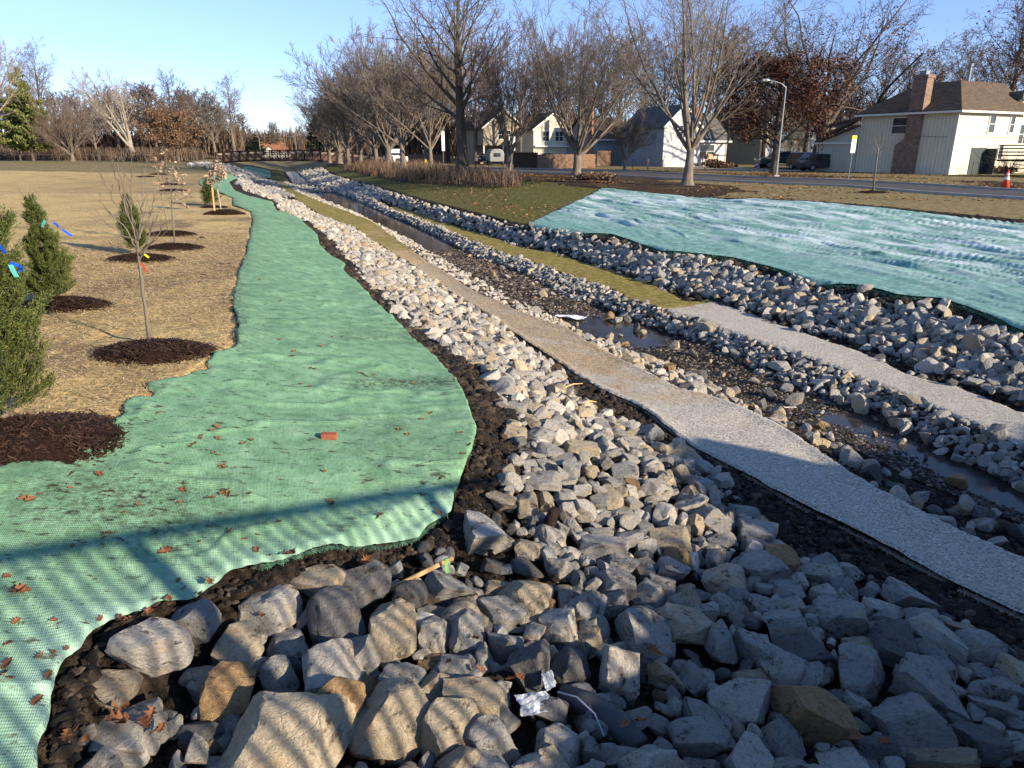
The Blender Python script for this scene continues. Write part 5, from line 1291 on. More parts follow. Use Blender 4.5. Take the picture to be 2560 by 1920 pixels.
addband('C10', 'C11', 6, 40, .2, .005, seed=13, scale=(.3, .6), keep=.25, tones='wgd', pad=(-.1, .1))
addband('C7', 'C8', 3, 28, .45, .012, seed=14, scale=(.10, .28), keep=.4, zoff=.6, tones='dgbt')
addband('C12', 'C13', 5, 26, .3, .01, seed=15, scale=(.3, .75), keep=.18, tones='tgw')
# riffles across the far pools and the rock chute down the far left bank
gg = np.random.default_rng(9)
for c in (74, 79.5, 86, 90):
    for _ in range(110):
        s_ = c + gg.normal(0, .9); t_ = gg.uniform(T('C7', s_) - .6, T('C8', s_) + .6); X, Y = xy(s_, t_); cand.append((X, Y, -3.88 + gg.uniform(0, .06), gg.uniform(.10, .2), 'wtgg'[gg.integers(0, 4)]))
n = 0
while n < 1300:
    a = gg.uniform(0, 1); s_ = 112 - 34 * a + gg.normal(0, 1.6); t_ = -9.6 + 8.0 * a ** 1.1 + gg.normal(0, .5 + .6 * a); X, Y = xy(s_, t_)
    cand.append((X, Y, float(height(s_, t_)) + gg.uniform(.0, .28), gg.uniform(.18, .36), 'wggg'[gg.integers(0, 4)])); n += 1
cand = [c for c in cand if c[3] > .01]
CA = np.array([c[:4] for c in cand], float)
# drop those that sit where a traced rock already lies, and those off the picture
ok = np.ones(len(CA), bool)
for (x, y, r) in placed:
    m = (CA[:, 0] - x) ** 2 + (CA[:, 1] - y) ** 2 < (r * .72) ** 2
    m2 = (CA[:, 0] - x) ** 2 + (CA[:, 1] - y) ** 2 < (r * .98) ** 2
    ok &= ~((m & (CA[:, 3] > .03)) | (m2 & (CA[:, 3] > .085)))
ok &= ~((CA[:, 1] < 7.0) & (np.random.default_rng(2).random(len(CA)) < .35) & (st(CA[:, 0], CA[:, 1])[1] < 5))
pxs, pys, ds = proj(CA[:, 0], CA[:, 1], CA[:, 2])
s_, t_ = st(CA[:, 0], CA[:, 1]); ok &= ~((t_ < T('C2', s_) + .12) & (s_ < 70) & (t_ > T('C2', s_) - 3))
spx = CA[:, 3] / ds * F
vis = (pxs > -60) & (pxs < 2620) & (pys < 1980)
order = [i for i in np.argsort(-spx) if ok[i] and vis[i]]
chosen = order[:max(0, 300 - len(RK))]; cs = set(chosen)
for j, i in enumerate(chosen):
    X, Y, Z, r = CA[i]; tone = cand[i][4]
    put_rock(Vector((X, Y, Z)), r * grock.uniform(.9, 1.3), r * grock.uniform(.8, 1.2), r * grock.uniform(.55, .9), tone, pxs[i], pys[i], spx[i] * 2, j * 5 + 1, tilt=.35, rz=grock.uniform(0, 6.28))
rest = np.array([i for i in range(len(CA)) if ok[i] and i not in cs and (pxs[i] > -500 and pxs[i] < 3100)])
print('rocks', len(RK), len(SINGLES), len(rest))
def rockpile(name, idxs, mat):
    g = np.random.default_rng(3); Vs, Fs, Cs = [], [], []; base = 0
    for sub, lo, hi in ((3, 22, 1e9), (2, 6.5, 22), (1, 0, 6.5)):
        sel = idxs[(spx[idxs] >= lo) & (spx[idxs] < hi)]
        shapes = [rock_shape(200 + k, sub, cuts=10, rough=.03 if sub > 1 else 0) for k in range(24)]
        for k in range(24):
            ii = sel[k::24]
            if not len(ii): continue
            V, Fc = shapes[k]; m = len(ii)
            q = g.normal(0, 1, (m, 4)); q[:, 0] += 1.2; q /= np.linalg.norm(q, axis=1, keepdims=True); w_, x, y, z = q.T
            Rm = np.stack([1 - 2 * (y * y + z * z), 2 * (x * y - z * w_), 2 * (x * z + y * w_), 2 * (x * y + z * w_), 1 - 2 * (x * x + z * z), 2 * (y * z - x * w_), 2 * (x * z - y * w_), 2 * (y * z + x * w_), 1 - 2 * (x * x + y * y)], 1).reshape(m, 3, 3)
            Sx = np.stack([g.uniform(.9, 1.35, m), g.uniform(.75, 1.15, m), g.uniform(.5, .85, m)], 1) * CA[ii, 3:4]
            P_ = np.einsum('mij,mvj->mvi', Rm, V[None] * Sx[:, None]) + CA[ii, None, :3]
            Vs.append(P_.reshape(-1, 3)); Fs.append((np.arange(m)[:, None, None] * len(V) + Fc[None]).reshape(-1, 3) + base); base += m * len(V)
            col = np.array([TONE[cand[i][4]] for i in ii]) * g.uniform(.58, .95, (m, 1)); Cs.append(np.repeat(col, len(V), 0))
    V = np.concatenate(Vs); Fc = np.concatenate(Fs); me = npmesh(name, V, Fc, 3, False); attr(me, 'tint', np.concatenate(Cs))
    o = link(name, me, None, [mat]); tag(o, kind='stuff'); return o
rockpile('riprap', rest, MT['rockf'])

# clods of earth along the soil margins and pebbles on the stream bed
def pebbles(name, pts, r, g, tones, mat):
    V, Fc = rock_shape(400, 1, cuts=8, rough=0); n = len(pts)
    a = g.uniform(0, 6.28, n); c_, s_ = np.cos(a), np.sin(a)
    S = np.stack([r * g.uniform(.8, 1.4, n), r * g.uniform(.7, 1.1, n), r * g.uniform(.45, .9, n)], 1)
    W = V[None] * S[:, None]; X = W[..., 0] * c_[:, None] - W[..., 1] * s_[:, None]; Y = W[..., 0] * s_[:, None] + W[..., 1] * c_[:, None]
    P_ = np.stack([X, Y, W[..., 2]], -1) + pts[:, None]
    col = np.array(tones)[g.integers(0, len(tones), n)] * g.uniform(.7, 1.25, (n, 1))
    me = npmesh(name, P_.reshape(-1, 3), (np.arange(n)[:, None, None] * len(V) + Fc[None]).reshape(-1, 3), 3, False); attr(me, 'tint', np.repeat(col, len(V), 0))
    o = link(name, me, None, [mat]); tag(o, kind='stuff')
g = np.random.default_rng(19)
def band_rand(n, ka, kb, s0, s1, pa=0, pb=0, pw=1.6):
    s = s0 + (s1 - s0) * g.uniform(0, 1, n) ** pw; a, b = T(ka, s) + pa, T(kb, s) + pb
    return s, a + (b - a) * g.uniform(0, 1, n)
cs_, ct_ = [], []
for n, ka, kb, s0, s1, pa, pb in ((9000, 'C2', 'C3', 2.6, 30, .03, .12), (7000, 'C4', 'C5', 2.6, 26, -.15, 0), (6000, 'C6', 'C7', 3, 28, 0, .1), (3500, 'C10', 'C11', 5, 26, 0, .2), (4500, 'C12', 'C13', 6, 30, 0, -.02), (2500, 'C8', 'C9', 4, 20, 0, 0), (2200, 'C3', 'C4', 2.3, 9, 0, 0)):
    a, b = band_rand(n, ka, kb, s0, s1, pa, pb); cs_.append(a); ct_.append(b)
s_ = np.concatenate(cs_); t_ = np.concatenate(ct_); X, Y = xy(s_, t_); r = g.uniform(.006, .030, len(s_)) * np.clip(.6 + Y / 14, .7, 1.8)
big = g.random(len(s_)) < .07; r[big] *= 2.4
pebbles('soil_clods', np.stack([X, Y, height(s_, t_) + r * .3 + .01], 1), r, g, [(.02, .016, .013), (.032, .025, .019), (.05, .038, .027), (.018, .017, .017), (.09, .07, .05)], MT['rockf'])
n = 26000; s_, t_ = band_rand(n, 'C7', 'C8', 3, 40, 0, 0, 1.5); X, Y = xy(s_, t_); zb = height(s_, t_) + bedz(s_, t_)
k = zb > WATER - .03; s_, t_, X, Y, zb = s_[k], t_[k], X[k], Y[k], zb[k]; r = g.uniform(.008, .032, len(X)) * np.clip(.5 + Y / 16, .7, 1.8)
pebbles('stream_pebbles', np.stack([X, Y, zb + r * .2], 1), r, g, [(.02, .017, .014), (.035, .028, .022), (.06, .048, .036), (.025, .025, .025), (.14, .11, .085), (.25, .22, .18)], MT['rockf'])

# labels for the single rocks: tone, size, shape, then what part of the photo
SH = lambda a: 'flat' if a[2] < .62 * min(a[0], a[1]) else ('elongated' if max(a[0], a[1]) > 1.5 * min(a[0], a[1]) else ('squat' if a[2] < .8 * a[0] else 'blocky'))
def zone_words(x, y):
    if x > 2000 and y < 1010: return 'right bank riprap'
    if y < 1000 and x > 1400: return 'stream edge rubble'
    col = ['leftmost column', 'left of centre', 'at centre', 'right of centre', 'towards right', 'far right'][min(5, int(x / 2560 * 6))]
    row = ['top rows', 'upper rows', 'middle rows', 'lower middle rows', 'lower rows', 'bottom edge'][min(5, max(0, int((y - 900) / 1020 * 6)))]
    return 'front pile, %s, %s' % (row, col)
from collections import defaultdict
lab = defaultdict(list)
for S in SINGLES:
    sz = 'huge' if S[2] > 230 else 'large' if S[2] > 130 else 'medium' if S[2] > 75 else 'small'
    lab[(sz, TN[S[3]], SH(S[5]), zone_words(S[0], S[1]))].append(S)
for k, v in lab.items():
    v.sort(key=lambda S: S[0])
    for i, S in enumerate(v):
        pre = '' if len(v) == 1 else ('leftmost ' if i == 0 else 'rightmost ' if i == len(v) - 1 else ORD[i] + ' from left ')
        l = '%s%s %s %s rock, %s' % (pre, k[0], k[1], k[2], k[3])
        tag(S[4], l, 'rock', 'rocks lining the creek banks')
# ---------------------------------------------------------------- houses
HR = math.atan2(.456, .89)
def house_root(name, X, Y, z=-2.05, rz=HR, label='', cat='house', group='houses beyond the street'):
    return empty(name, (X, Y, z), rz, label=label, cat=cat, group=group)
def window(r, x0, x1, z0, z1, y, axis='x', out=-1, panes=2, parent_name='window'):
    """a window on a wall; axis x: wall runs along x at depth y; axis y: wall runs along y at depth y"""
    w = MB(); fr = .09
    def bx(mb, a0, a1, b0, b1, d0, d1):
        lo, hi = sorted((y + out * d0, y + out * d1))
        if axis == 'x': mb.box(a0, a1, lo, hi, b0, b1)
        else: mb.box(lo, hi, a0, a1, b0, b1)
    bx(w, x0 - fr, x1 + fr, z1, z1 + fr, .001, .07); bx(w, x0 - fr, x1 + fr, z0 - fr, z0, .001, .09)
    bx(w, x0 - fr, x0, z0, z1, .001, .07); bx(w, x1, x1 + fr, z0, z1, .001, .07)
    for i in range(1, panes):
        c = x0 + (x1 - x0) * i / panes; bx(w, c - .03, c + .03, z0, z1, .001, .055)
    bx(w, x0, x1, (z0 + z1) / 2 - .025, (z0 + z1) / 2 + .025, .001, .05)
    f = w.build('window', MT['trim'], r)
    g_ = MB(); bx(g_, x0, x1, z0, z1, .002, .02); g_.build('pane', MT['glass'], f)
    return f
def gable_roof(r, x0, x1, y0, y1, ze, zr, ridge='y', over=.4, mat='shing', th=.14, wallmat=None):
    """roof slabs; ridge along y (gable faces front) or x"""
    m = MB()
    if ridge == 'y':
        c = (x0 + x1) / 2; sl = (zr - ze) / (c - x0); e = ze - sl * over
        prof = [(x0 - over, e), (c, zr), (x1 + over, e), (x1 + over, e + th), (c, zr + th), (x0 - over, e + th)]
        m.prism(prof, 1, y0 - over, y1 + over)
    else:
        c = (y0 + y1) / 2; sl = (zr - ze) / (c - y0); e = ze - sl * over
        prof = [(y0 - over, e), (c, zr), (y1 + over, e), (y1 + over, e + th), (c, zr + th), (y0 - over, e + th)]
        m.prism(prof, 0, x0 - over, x1 + over)
    o = m.build('roof', MT[mat], r)
    # barge boards
    b = MB()
    if ridge == 'y':
        for yy in (y0 - over - .03,):
            for sx in (-1, 1):
                a = (c, yy, zr + th / 2); d = (c + sx * (c - x0 + over), yy, e + th / 2); b.bar(a, d, .05, .2)
    else:
        for yy, sx in ((y0 - over - .03, 1),): b.box(x0 - over, x1 + over, yy - .04, yy + .03, e - .02, e + th + .02)
    b.build('fascia', MT['trim'], r)
    return o
def gable_wall(m, x0, x1, y0, y1, ze, zr, ridge='y'):
    if ridge == 'y':
        m.prism([(x0, 0), (x1, 0), (x1, ze), ((x0 + x1) / 2, zr), (x0, ze)], 1, y0, y1)
    else: m.prism([(y0, 0), (y1, 0), (y1, ze), ((y0 + y1) / 2, zr), (y0, ze)], 0, x0, x1)

# cream house at the right: local x along the lit wall, y along the shaded street wall
KX, KY = 37.0, 62.8
r = house_root('cream_house', KX, KY, label='cream board-sided house with brown roof and tall brick chimney at the right')
m = MB(); m.box(0, 9.2, 0, 9.2, -.3, 5.15); m.build('wall', MT['cream'], r)
m = MB(); m.box(9.2, 17.5, .6, 9.5, -.3, 6.3); m.build('side_wing_wall', MT['cream'], r)
m = MB()
ov = .45; z0, z1 = 5.1, 7.75
A_ = [(-ov, -ov), (9.2 + ov, -ov), (9.2 + ov, 9.2 + ov), (-ov, 9.2 + ov)]
ra, rb_ = (3.6, 2.3), (4.9, 5.9)
V = [(x, y, z0) for x, y in A_] + [(x, y, z0 + .14) for x, y in A_] + [(3.2, 2.4, z1), (3.2, 6.2, z1), (9.6, 2.4, z1), (9.6, 6.2, z1)]
m.add(V, [(0, 3, 2, 1), (0, 1, 5, 4), (1, 2, 6, 5), (2, 3, 7, 6), (3, 0, 4, 7), (4, 5, 10, 8), (4, 8, 9, 7), (7, 9, 11, 6), (8, 10, 11, 9), (5, 6, 11, 10)])
rf = m.build('roof', MT['shing'], r)
m = MB(); m.tube([(5.0, 2.9, 7.7), (5.0, 2.9, 9.0)], .13, 10); m.tube([(5.0, 2.9, 9.0), (5.0, 2.9, 9.2)], .2, 10); m.build('flue_pipe', MT['galv'], rf)
m = MB(); m.prism([(.2, 6.3), (9.9, 6.3), (9.9, 6.5), (.2, 7.0)], 0, 8.9, 18); m.build('side_wing_roof', MT['shingg'], r)
m = MB(); m.box(-.36, 0, 3.05, 5.1, 0, 2.45); m.prism([(3.05, 2.45), (5.1, 2.45), (4.35, 3.0), (3.05, 3.0)], 0, -.36, 0); m.box(-.36, 0, 3.05, 4.35, 3.0, 5.3); m.box(-.36, .5, 3.05, 4.35, 5.3, 7.9); m.box(-.42, .56, 2.99, 4.41, 7.9, 8.15)
ch = m.build('chimney', MT['brick'], r)
m = MB(); m.box(-.15, .3, 3.4, 4.0, 8.15, 8.5); m.build('chimney_cap', MT['galv'], ch)
m = MB(); m.box(-.5, -.42, -.5, 9.7, 5.0, 5.16); m.box(-.5, 9.7, -.55, -.47, 5.0, 5.16); m.build('gutter', MT['trim'], r)
m = MB(); m.tube([(-.05, -.06, 0), (-.05, -.06, 5.0)], .06, 8); m.build('downpipe', MT['trim'], r); m = MB(); m.tube([(-.06, 9.1, 0), (-.06, 9.1, 5.0)], .05, 8); m.build('downpipe', MT['trim'], r)
window(r, 4.5, 5.9, 3.45, 4.75, 0, 'y', -1, 1); window(r, 4.35, 5.15, 3.5, 4.85, 0, 'x', -1, 1); window(r, 7.4, 8.0, 3.5, 4.85, 0, 'x', -1, 1); window(r, 6.5, 7.1, 1.3, 2.5, 0, 'x', -1, 1)
window(r, 9.9, 11.8, 2.6, 4.2, .6, 'x', -1, 2)
m = MB(); m.box(2.6, 4.7, -.05, -.001, 0, 2.25); d = m.build('door', simple('dark_grey_door', (.045, .06, .06), .5, .2, 2), r)
m = MB(); m.bar((4.7, -.06, 1.1), (4.6, -1.0, 1.1), .04, 2.15); m.build('storm_door', MT['glass'], d)
m = MB(); m.box(4.3, 4.36, -.1, -.05, 1.0, 1.12); m.build('handle', MT['galv'], d)
m = MB()
for x in (1.6, 2.4, 5.2, 6.0): m.tube([(x, -1.0, 0), (x, -1.0, 1.0)], .02, 6)
m.tube([(1.6, -1.0, 1.0), (2.4, -1.0, 1.0)], .02, 6); m.tube([(5.2, -1.0, 1.0), (6.0, -1.0, 1.0)], .02, 6); m.build('step_rail', MT['black'], r)
# lean-to garage at the far end of the street wall
m = MB(); m.prism([(9.2, -.3), (13.4, -.3), (13.4, 2.75), (9.2, 4.1)], 0, -.35, 8.5); m.build('lean_to_wall', MT['creamd'], r)
m = MB(); m.prism([(9.2, 4.1), (13.8, 2.68), (13.8, 2.84), (9.2, 4.28)], 0, -.7, 9); m.build('lean_to_roof', MT['shing'], r)
m = MB(); m.box(-.8, -.7, 9.2, 13.8, 2.6, 2.75); m.tube([(-.45, 13.5, 0), (-.45, 13.5, 2.5), (-.72, 13.6, 2.65)], .05, 7); m.build('lean_to_gutter', MT['trim'], r)

# white gabled house with garage doors
r = house_root('white_house', 18.8, 93, label='white gabled house with two garage doors behind the large bare tree')
m = MB(); gable_wall(m, 0, 5.6, 0, 8.5, 4.9, 7.3); m.box(5.6, 11.4, 1.2, 8.0, -.3, 3.3); m.build('wall', MT['whites'], r)
m = MB(); m.box(-.03, -.004, .05, 8.5, -.3, 4.85); m.build('side_wall_shade', MT['greys'], r)  # dark sheet over the white side wall, its shade put into the colour
gable_roof(r, 0, 5.6, 0, 8.5, 4.9, 7.3, 'y', .35, 'shingg')
m = MB(); m.prism([(.7, 3.1), (4.6, 6.6), (8.3, 3.1), (8.3, 3.25), (4.6, 6.78), (.7, 3.25)], 0, 5.6, 11.8); rf = m.build('wing_roof', MT['shingg'], r)
m = MB(); m.box(8.4, 9.3, 4.2, 5.0, 5.5, 7.6); m.build('chimney', MT['brickr'], rf)
m = MB(); m.box(5.6, 11.8, .6, .7, 3.0, 3.2); m.tube([(11.35, 1.1, 0), (11.35, 1.1, 3.1)], .05, 6); m.build('gutter', MT['trim'], r)
for i in range(2):
    m = MB(); x = .35 + i * 2.6; m.box(x, x + 2.25, -.05, -.002, 0, 2.35)
    for q in range(1, 4): m.box(x + .05, x + 2.2, -.065, -.05, q * .58 - .015, q * .58 + .015)
    m.build('garage_door', MT['door'], r)
m = MB(); m.box(0, 5.6, -.06, -.002, 2.45, 2.6); m.build('lintel', MT['trim'], r)
window(r, 2.1, 3.7, 3.6, 4.9, 0, 'x', -1, 2); window(r, 6.9, 9.3, 1.1, 2.7, 1.2, 'x', -1, 2)
m = MB(); m.box(5.7, 8.2, -.9, 1.2, -.3, .55); m.build('porch_base', MT['concrete'], r)
m = MB()
for i in range(14): m.box(5.75 + i * .18, 5.79 + i * .18, -.9, -.86, .55, 1.45)
m.box(5.7, 8.2, -.92, -.84, 1.45, 1.52); m.box(5.68, 5.78, -.94, -.84, .0, 1.6); m.box(8.12, 8.22, -.94, -.84, 0, 1.6); m.build('porch_railing', MT['woodd'], r)
X, Y = at(1773, 408); X, Y = X * .86, Y * .86
r = empty('lawn_chair', (24.9, 92.6, -1.5), .3, label='small light wooden chair on the porch of the white house', cat='chair')
m = MB(); m.box(-.3, .3, -.25, .3, .4, .45); m.build('seat', MT['woodn'], r); m = MB(); m.bar((0, .28, .45), (0, .5, 1.05), .6, .04, up=(0, 1, 0)); m.build('backrest', MT['woodn'], r)
for x in (-.27, .27):
    for y in (-.22, .27): m = MB(); m.box(x - .03, x + .03, y - .03, y + .03, 0, .4); m.build('leg', MT['woodn'], r)

# dark tan house with a sunlit gable behind the oak
r = house_root('tan_house', 37.1, 112, label='tan house with a sunlit gable end half hidden by the red-brown oak')
m = MB(); gable_wall(m, 0, 9, 0, 14, 5.2, 8.6); m.build('wall', MT['tan'], r)
gable_roof(r, 0, 9, 0, 14, 5.2, 8.6, 'y', .4, 'shing')
window(r, 3.6, 5.2, 3.4, 4.8, 0, 'x', -1, 2); window(r, 8, 9.6, 3.5, 4.7, 0, 'y', -1, 2)
m = MB(); m.box(.6, 5.0, -.05, -.002, 0, 2.3); m.build('garage_door', MT['door'], r)
# white houses further right
r = house_root('pale_house', 46.5, 118, label='low white house with grey roof glimpsed right of the oak')
m = MB(); m.box(0, 14, 0, 9, -.3, 5.4); m.build('wall', MT['whites'], r); gable_roof(r, 0, 14, 0, 9, 5.4, 7.4, 'x', .5, 'shingg')
window(r, 5, 6.4, 3.4, 4.8, 0, 'x', -1, 2); window(r, 9, 10.4, 3.4, 4.8, 0, 'x', -1, 2)
for i in range(2): m = MB(); m.box(1 + i * 3, 3.6 + i * 3, -.05, -.002, 0, 2.2); m.build('garage_door', MT['door'], r)
m = MB(); m.box(.5, 7.2, -1.2, -1.0, 2.55, 2.75); m.build('balcony', MT['trim'], r)
# cream house between trees
r = house_root('yellow_house', 3.1, 108, label='pale yellow gabled house behind the brown wooden fence')
m = MB(); gable_wall(m, 0, 6.4, 0, 9, 4.9, 7.1); m.box(6.4, 10.2, 1, 8, -.3, 3.2); m.build('wall', MT['cream'], r)
gable_roof(r, 0, 6.4, 0, 9, 4.9, 7.1, 'y', .35, 'shing')
m = MB(); m.prism([(.6, 3.1), (4.5, 5.6), (8.4, 3.1), (8.4, 3.25), (4.5, 5.78), (.6, 3.25)], 0, 6.4, 10.6); m.build('wing_roof', MT['shing'], r)
window(r, 1.5, 2.5, 3.3, 4.6, 0, 'x', -1, 2); window(r, 3.6, 4.9, 3.3, 4.6, 0, 'x', -1, 2); window(r, 1.3, 3.0, .7, 1.6, 0, 'x', -1, 2); window(r, 7.4, 9.0, 1.0, 2.4, 1, 'x', -1, 2)
m = MB(); m.box(0, 6.4, -.5, -.002, 2.45, 2.65); m.build('canopy', MT['trim'], r)
# khaki house with open carport
r = house_root('khaki_house', -4.2, 110, label='khaki gabled house with an open carport, left of the yellow house')
m = MB(); gable_wall(m, 0, 6.6, 2.8, 9, 5.2, 7.6); m.prism([(0, 2.7), (6.6, 2.7), (6.6, 5.2), (3.3, 7.6), (0, 5.2)], 1, 0, 2.8); m.build('wall', MT['tanlap'], r)
gable_roof(r, 0, 6.6, 0, 9, 5.2, 7.6, 'y', .35, 'shing'); window(r, 2.4, 4.4, 3.6, 4.8, 0, 'x', -1, 2)
for x in (.1, 3.3, 6.5): m = MB(); m.box(x - .09, x + .09, .02, .2, 0, 2.7); m.build('post', MT['trim'], r)
# dark brick bit and grey garage between yellow and white houses
r = house_root('grey_house', 11.5, 104, label='dark grey house with a brick side, shaded between the yellow and white houses')
m = MB(); gable_wall(m, 0, 6.5, 0, 8, 3.6, 6.4, 'x'); m.build('wall', MT['greys'], r); gable_roof(r, 0, 6.5, 0, 8, 3.6, 6.4, 'x', .4, 'shing')
m = MB(); m.box(-.25, 0, .5, 1.6, 0, 8.6); m.build('chimney', MT['brickr'], r)
X = (590 - 1280) / F * 258
r = house_root('orange_roof_house', -85, 252, -2.3, rz=.1, label='distant house with a steep orange-brown roof beyond the footbridge', group=None)
m = MB(); m.box(0, 9, 0, 6, 0, 1.6); m.prism([(1.3, 1.6), (5.2, 1.6), (3.2, 3.4)], 1, -.8, 0); m.build('wall', MT['whites'], r); gable_roof(r, 0, 9, 0, 6, 1.6, 4.9, 'x', .4, 'shingo')
m = MB(); m.prism([(1.0, 1.5), (3.2, 3.6), (5.5, 1.5), (5.5, 1.7), (3.2, 3.85), (1.0, 1.7)], 1, -1.1, 1.0); m.build('porch_roof', MT['shingo'], r)
for i, (px, d, w_, lab_) in enumerate(((120, 185, 11, 'pale house glimpsed through the fan-shaped tree'), (255, 190, 14, 'cream house glimpsed behind the cottonwood'), (0, 190, 10, 'far house at the left edge behind the pine'))):
    r = house_root('distant_house', (px - 1280) / F * d, d, -1.8, rz=-.2, label=lab_, group='houses behind the left treeline')
    m = MB(); m.box(0, w_, 0, 8, 0, 3.2); m.build('wall', MT['cream'], r); gable_roof(r, 0, w_, 0, 8, 3.2, 5.2, 'x', .4, 'shingg'); window(r, 2, 4, 1, 2.4, 0, 'x', -1, 2)

# fences
def fence(name, a, b, h, mat, label, pk=.15, z=-2.0, gap=.012, rails=True, grp='wooden fences beyond the street'):
    a = Vector(a + (0,)); b = Vector(b + (0,)); L = (b - a).length; ang_ = math.atan2((b - a).y, (b - a).x)
    r = empty(name, (a.x, a.y, z), ang_, label=label, cat='fence', group=grp); g = np.random.default_rng(int(L * 7)); n = int(L / pk); m = MB()
    for i in range(n): hh = h + g.uniform(-.03, .03); m.box(i * pk, (i + 1) * pk - gap, -.012, .012 + g.uniform(0, .006), .04, hh)
    m.build('pickets', mat, r); m = MB(); m.box(0, L, .02, .06, .3, .39); m.box(0, L, .02, .06, h - .4, h - .31); m.build('rails', mat, r)
    for i in range(int(L / 2.4) + 1): m = MB(); m.box(i * 2.4 - .05, i * 2.4 + .05, .06, .16, 0, h + .02); m.build('post', mat, r)
fence('wooden_fence', at(1345, 423), at(1490, 421), 1.55, MT['woodr'], 'sunlit reddish picket fence in front of the yellow house')
fence('wooden_fence', at(1284, 420), at(1345, 423), 1.75, MT['woodd'], 'shaded dark fence left of the sunlit reddish fence')
X, Y = at(1493, 416); fence('wooden_fence', at(1492, 416), at(1535, 415), 1.9, MT['wood'], 'tall weathered grey fence beside the dark grey house')
fence('wooden_fence', (-17.5, 124), (-10.5, 120), 1.3, MT['woodr'], 'low reddish fence glimpsed behind the tallest tree')
fence('wooden_fence', at(1800, 408), at(1824, 407), .95, MT['wood'], 'short low wooden fence right of the white house porch')
X = (508 - 1280) / F * 140; fence('wooden_fence', ((508 - 1280) / F * 150, 150), ((545 - 1280) / F * 146, 146), 1.9, MT['woodn'], 'tan timber fence at the left end of the footbridge', grp=None, z=-1.9)
fence('wooden_fence', ((120 - 1280) / F * 172, 172), ((150 - 1280) / F * 172, 172), 1.7, MT['woodn'], 'tan fence panel behind the round bare tree', grp=None, z=-1.8)
r = empty('wire_fence', ((-60 - 1280) / F * 108, 108, -1.75), 0, label='thin wire fence on posts running across the left meadow', cat='fence')
for i in range(11): m = MB(); m.tube([(i * 2.9, i * .35, 0), (i * 2.9, i * .35, 1.15)], .04, 5); m.build('post', MT['woodd'], r)
m = MB(); [m.tube([(0, 0, z_), (29, 3.5, z_)], .01, 4) for z_ in (1.1,)]; m.build('wires', MT['galv'], r)
# driveways
def pad(name, pts, mat, z=-1.985):
    m = MB(); m.add([p + (z,) for p in pts], [tuple(range(len(pts)))]); o = m.build(name, mat); tag(o, kind='structure')
pad('driveway', [(19.2, 92.6), (24.8, 95.4), (29.5, 80), (33.5, 73.5), (24.5, 73.2), (21.0, 80)], MT['drive'])
pad('driveway', [(26, 90), (56, 90), (56, 76), (41.5, 69.5), (36, 77)], MT['asphalt'], -1.99)

# ---------------------------------------------------------------- vehicles
def car(name, loc, rz, L, W, H, paint, prof, glassprof, label, wheels, wr=.34, cat='car', extra=None, grp='vehicles parked beyond the street'):
    """side outline prof (x along the car, z up) swept across the width, glasshouse set inside"""
    r = empty(name, loc, rz, label=label, cat=cat, group=grp)
    m = MB(); m.prism(prof, 1, -W / 2, W / 2); b = m.build('body', paint, r, bevel=.06)
    m = MB(); m.prism(glassprof, 1, -W / 2 + .10, W / 2 - .10); c = m.build('cabin', paint, r, bevel=.05)
    zs = [p[1] for p in glassprof]; zt, zb = max(zs), min(zs)
    xs = [p[0] for p in glassprof if p[1] > (zt + zb) / 2]; xa, xb = min(xs), max(xs); xl, xh = min(p[0] for p in glassprof), max(p[0] for p in glassprof)
    for sy in (-1, 1):
        m = MB(); k = 3; yy = sy * (W / 2 - .10)
        for i in range(k):
            a = xa + (xb - xa) * i / k + .04; e = xa + (xb - xa) * (i + 1) / k - .04
            a2 = a - (xa - xl) * .8 if i == 0 else a; e2 = e + (xh - xb) * .8 if i == k - 1 else e
            m.prism([(a2, zb + .08), (e2, zb + .08), (e, zt - .1), (a, zt - .1)], 1, *sorted((yy, yy + sy * .012)))
        m.build('side_windows', MT['glass'], c)
    for sx, (xq, xw) in ((-1, (xa, xl)), (1, (xb, xh))):
        m = MB(); o_ = sx * .015
        m.add([(xw + o_, -W / 2 + .22, zb + .1), (xw + o_, W / 2 - .22, zb + .1), (xq + o_ - sx * .02, W / 2 - .26, zt - .1), (xq + o_ - sx * .02, -W / 2 + .26, zt - .1)], [(0, 1, 2, 3)]); m.build('windscreen', MT['glass'], c)
    for wx in wheels:
        for sy in (-1, 1):
            m = MB(); m.tube([(wx, sy * (W / 2 - .2), wr), (wx, sy * (W / 2 + .015), wr)], wr, 20); t = m.build('wheel', MT['black'], r)
            m = MB(); m.tube([(wx, sy * (W / 2 + .016), wr), (wx, sy * (W / 2 + .03), wr)], wr * .58, 14); m.build('rim', MT['galv'], t)
    x0 = min(p[0] for p in prof); x1 = max(p[0] for p in prof); hz = .62 * H * .62 + .2
    for sx, nm, mt in ((x0, 'headlight', MT['lamp']), (x1, 'tail_light', MT['tail'])):
        for sy in (-1, 1):
            m = MB(); e = -.02 if sx == x0 else .02; m.box(*sorted((sx, sx + e)), *sorted((sy * (W / 2 - .1), sy * (W / 2 - .42))), hz, hz + .16); m.build(nm, mt, r)
    m = MB(); m.box(x0 - .03, x0, -.28, .28, .36, .5); m.build('licence_plate', MT['trim'], r)
    return r
MT['lamp'] = simple('lamp_lens', (.7, .7, .68), .15, .05, 3, spec=.6); MT['tail'] = simple('tail_lens', (.35, .02, .02), .2, .1, 3, spec=.6)
navy = simple('dark_navy_paint', (.010, .013, .024), .18, .1, 2, spec=.7); blk = simple('black_paint', (.012, .012, .014), .2, .1, 2, spec=.7)
olive = simple('dark_green_paint', (.045, .055, .045), .3, .15, 2, spec=.6); whp = simple('white_paint', (.72, .73, .75), .3, .05, 2, spec=.5)
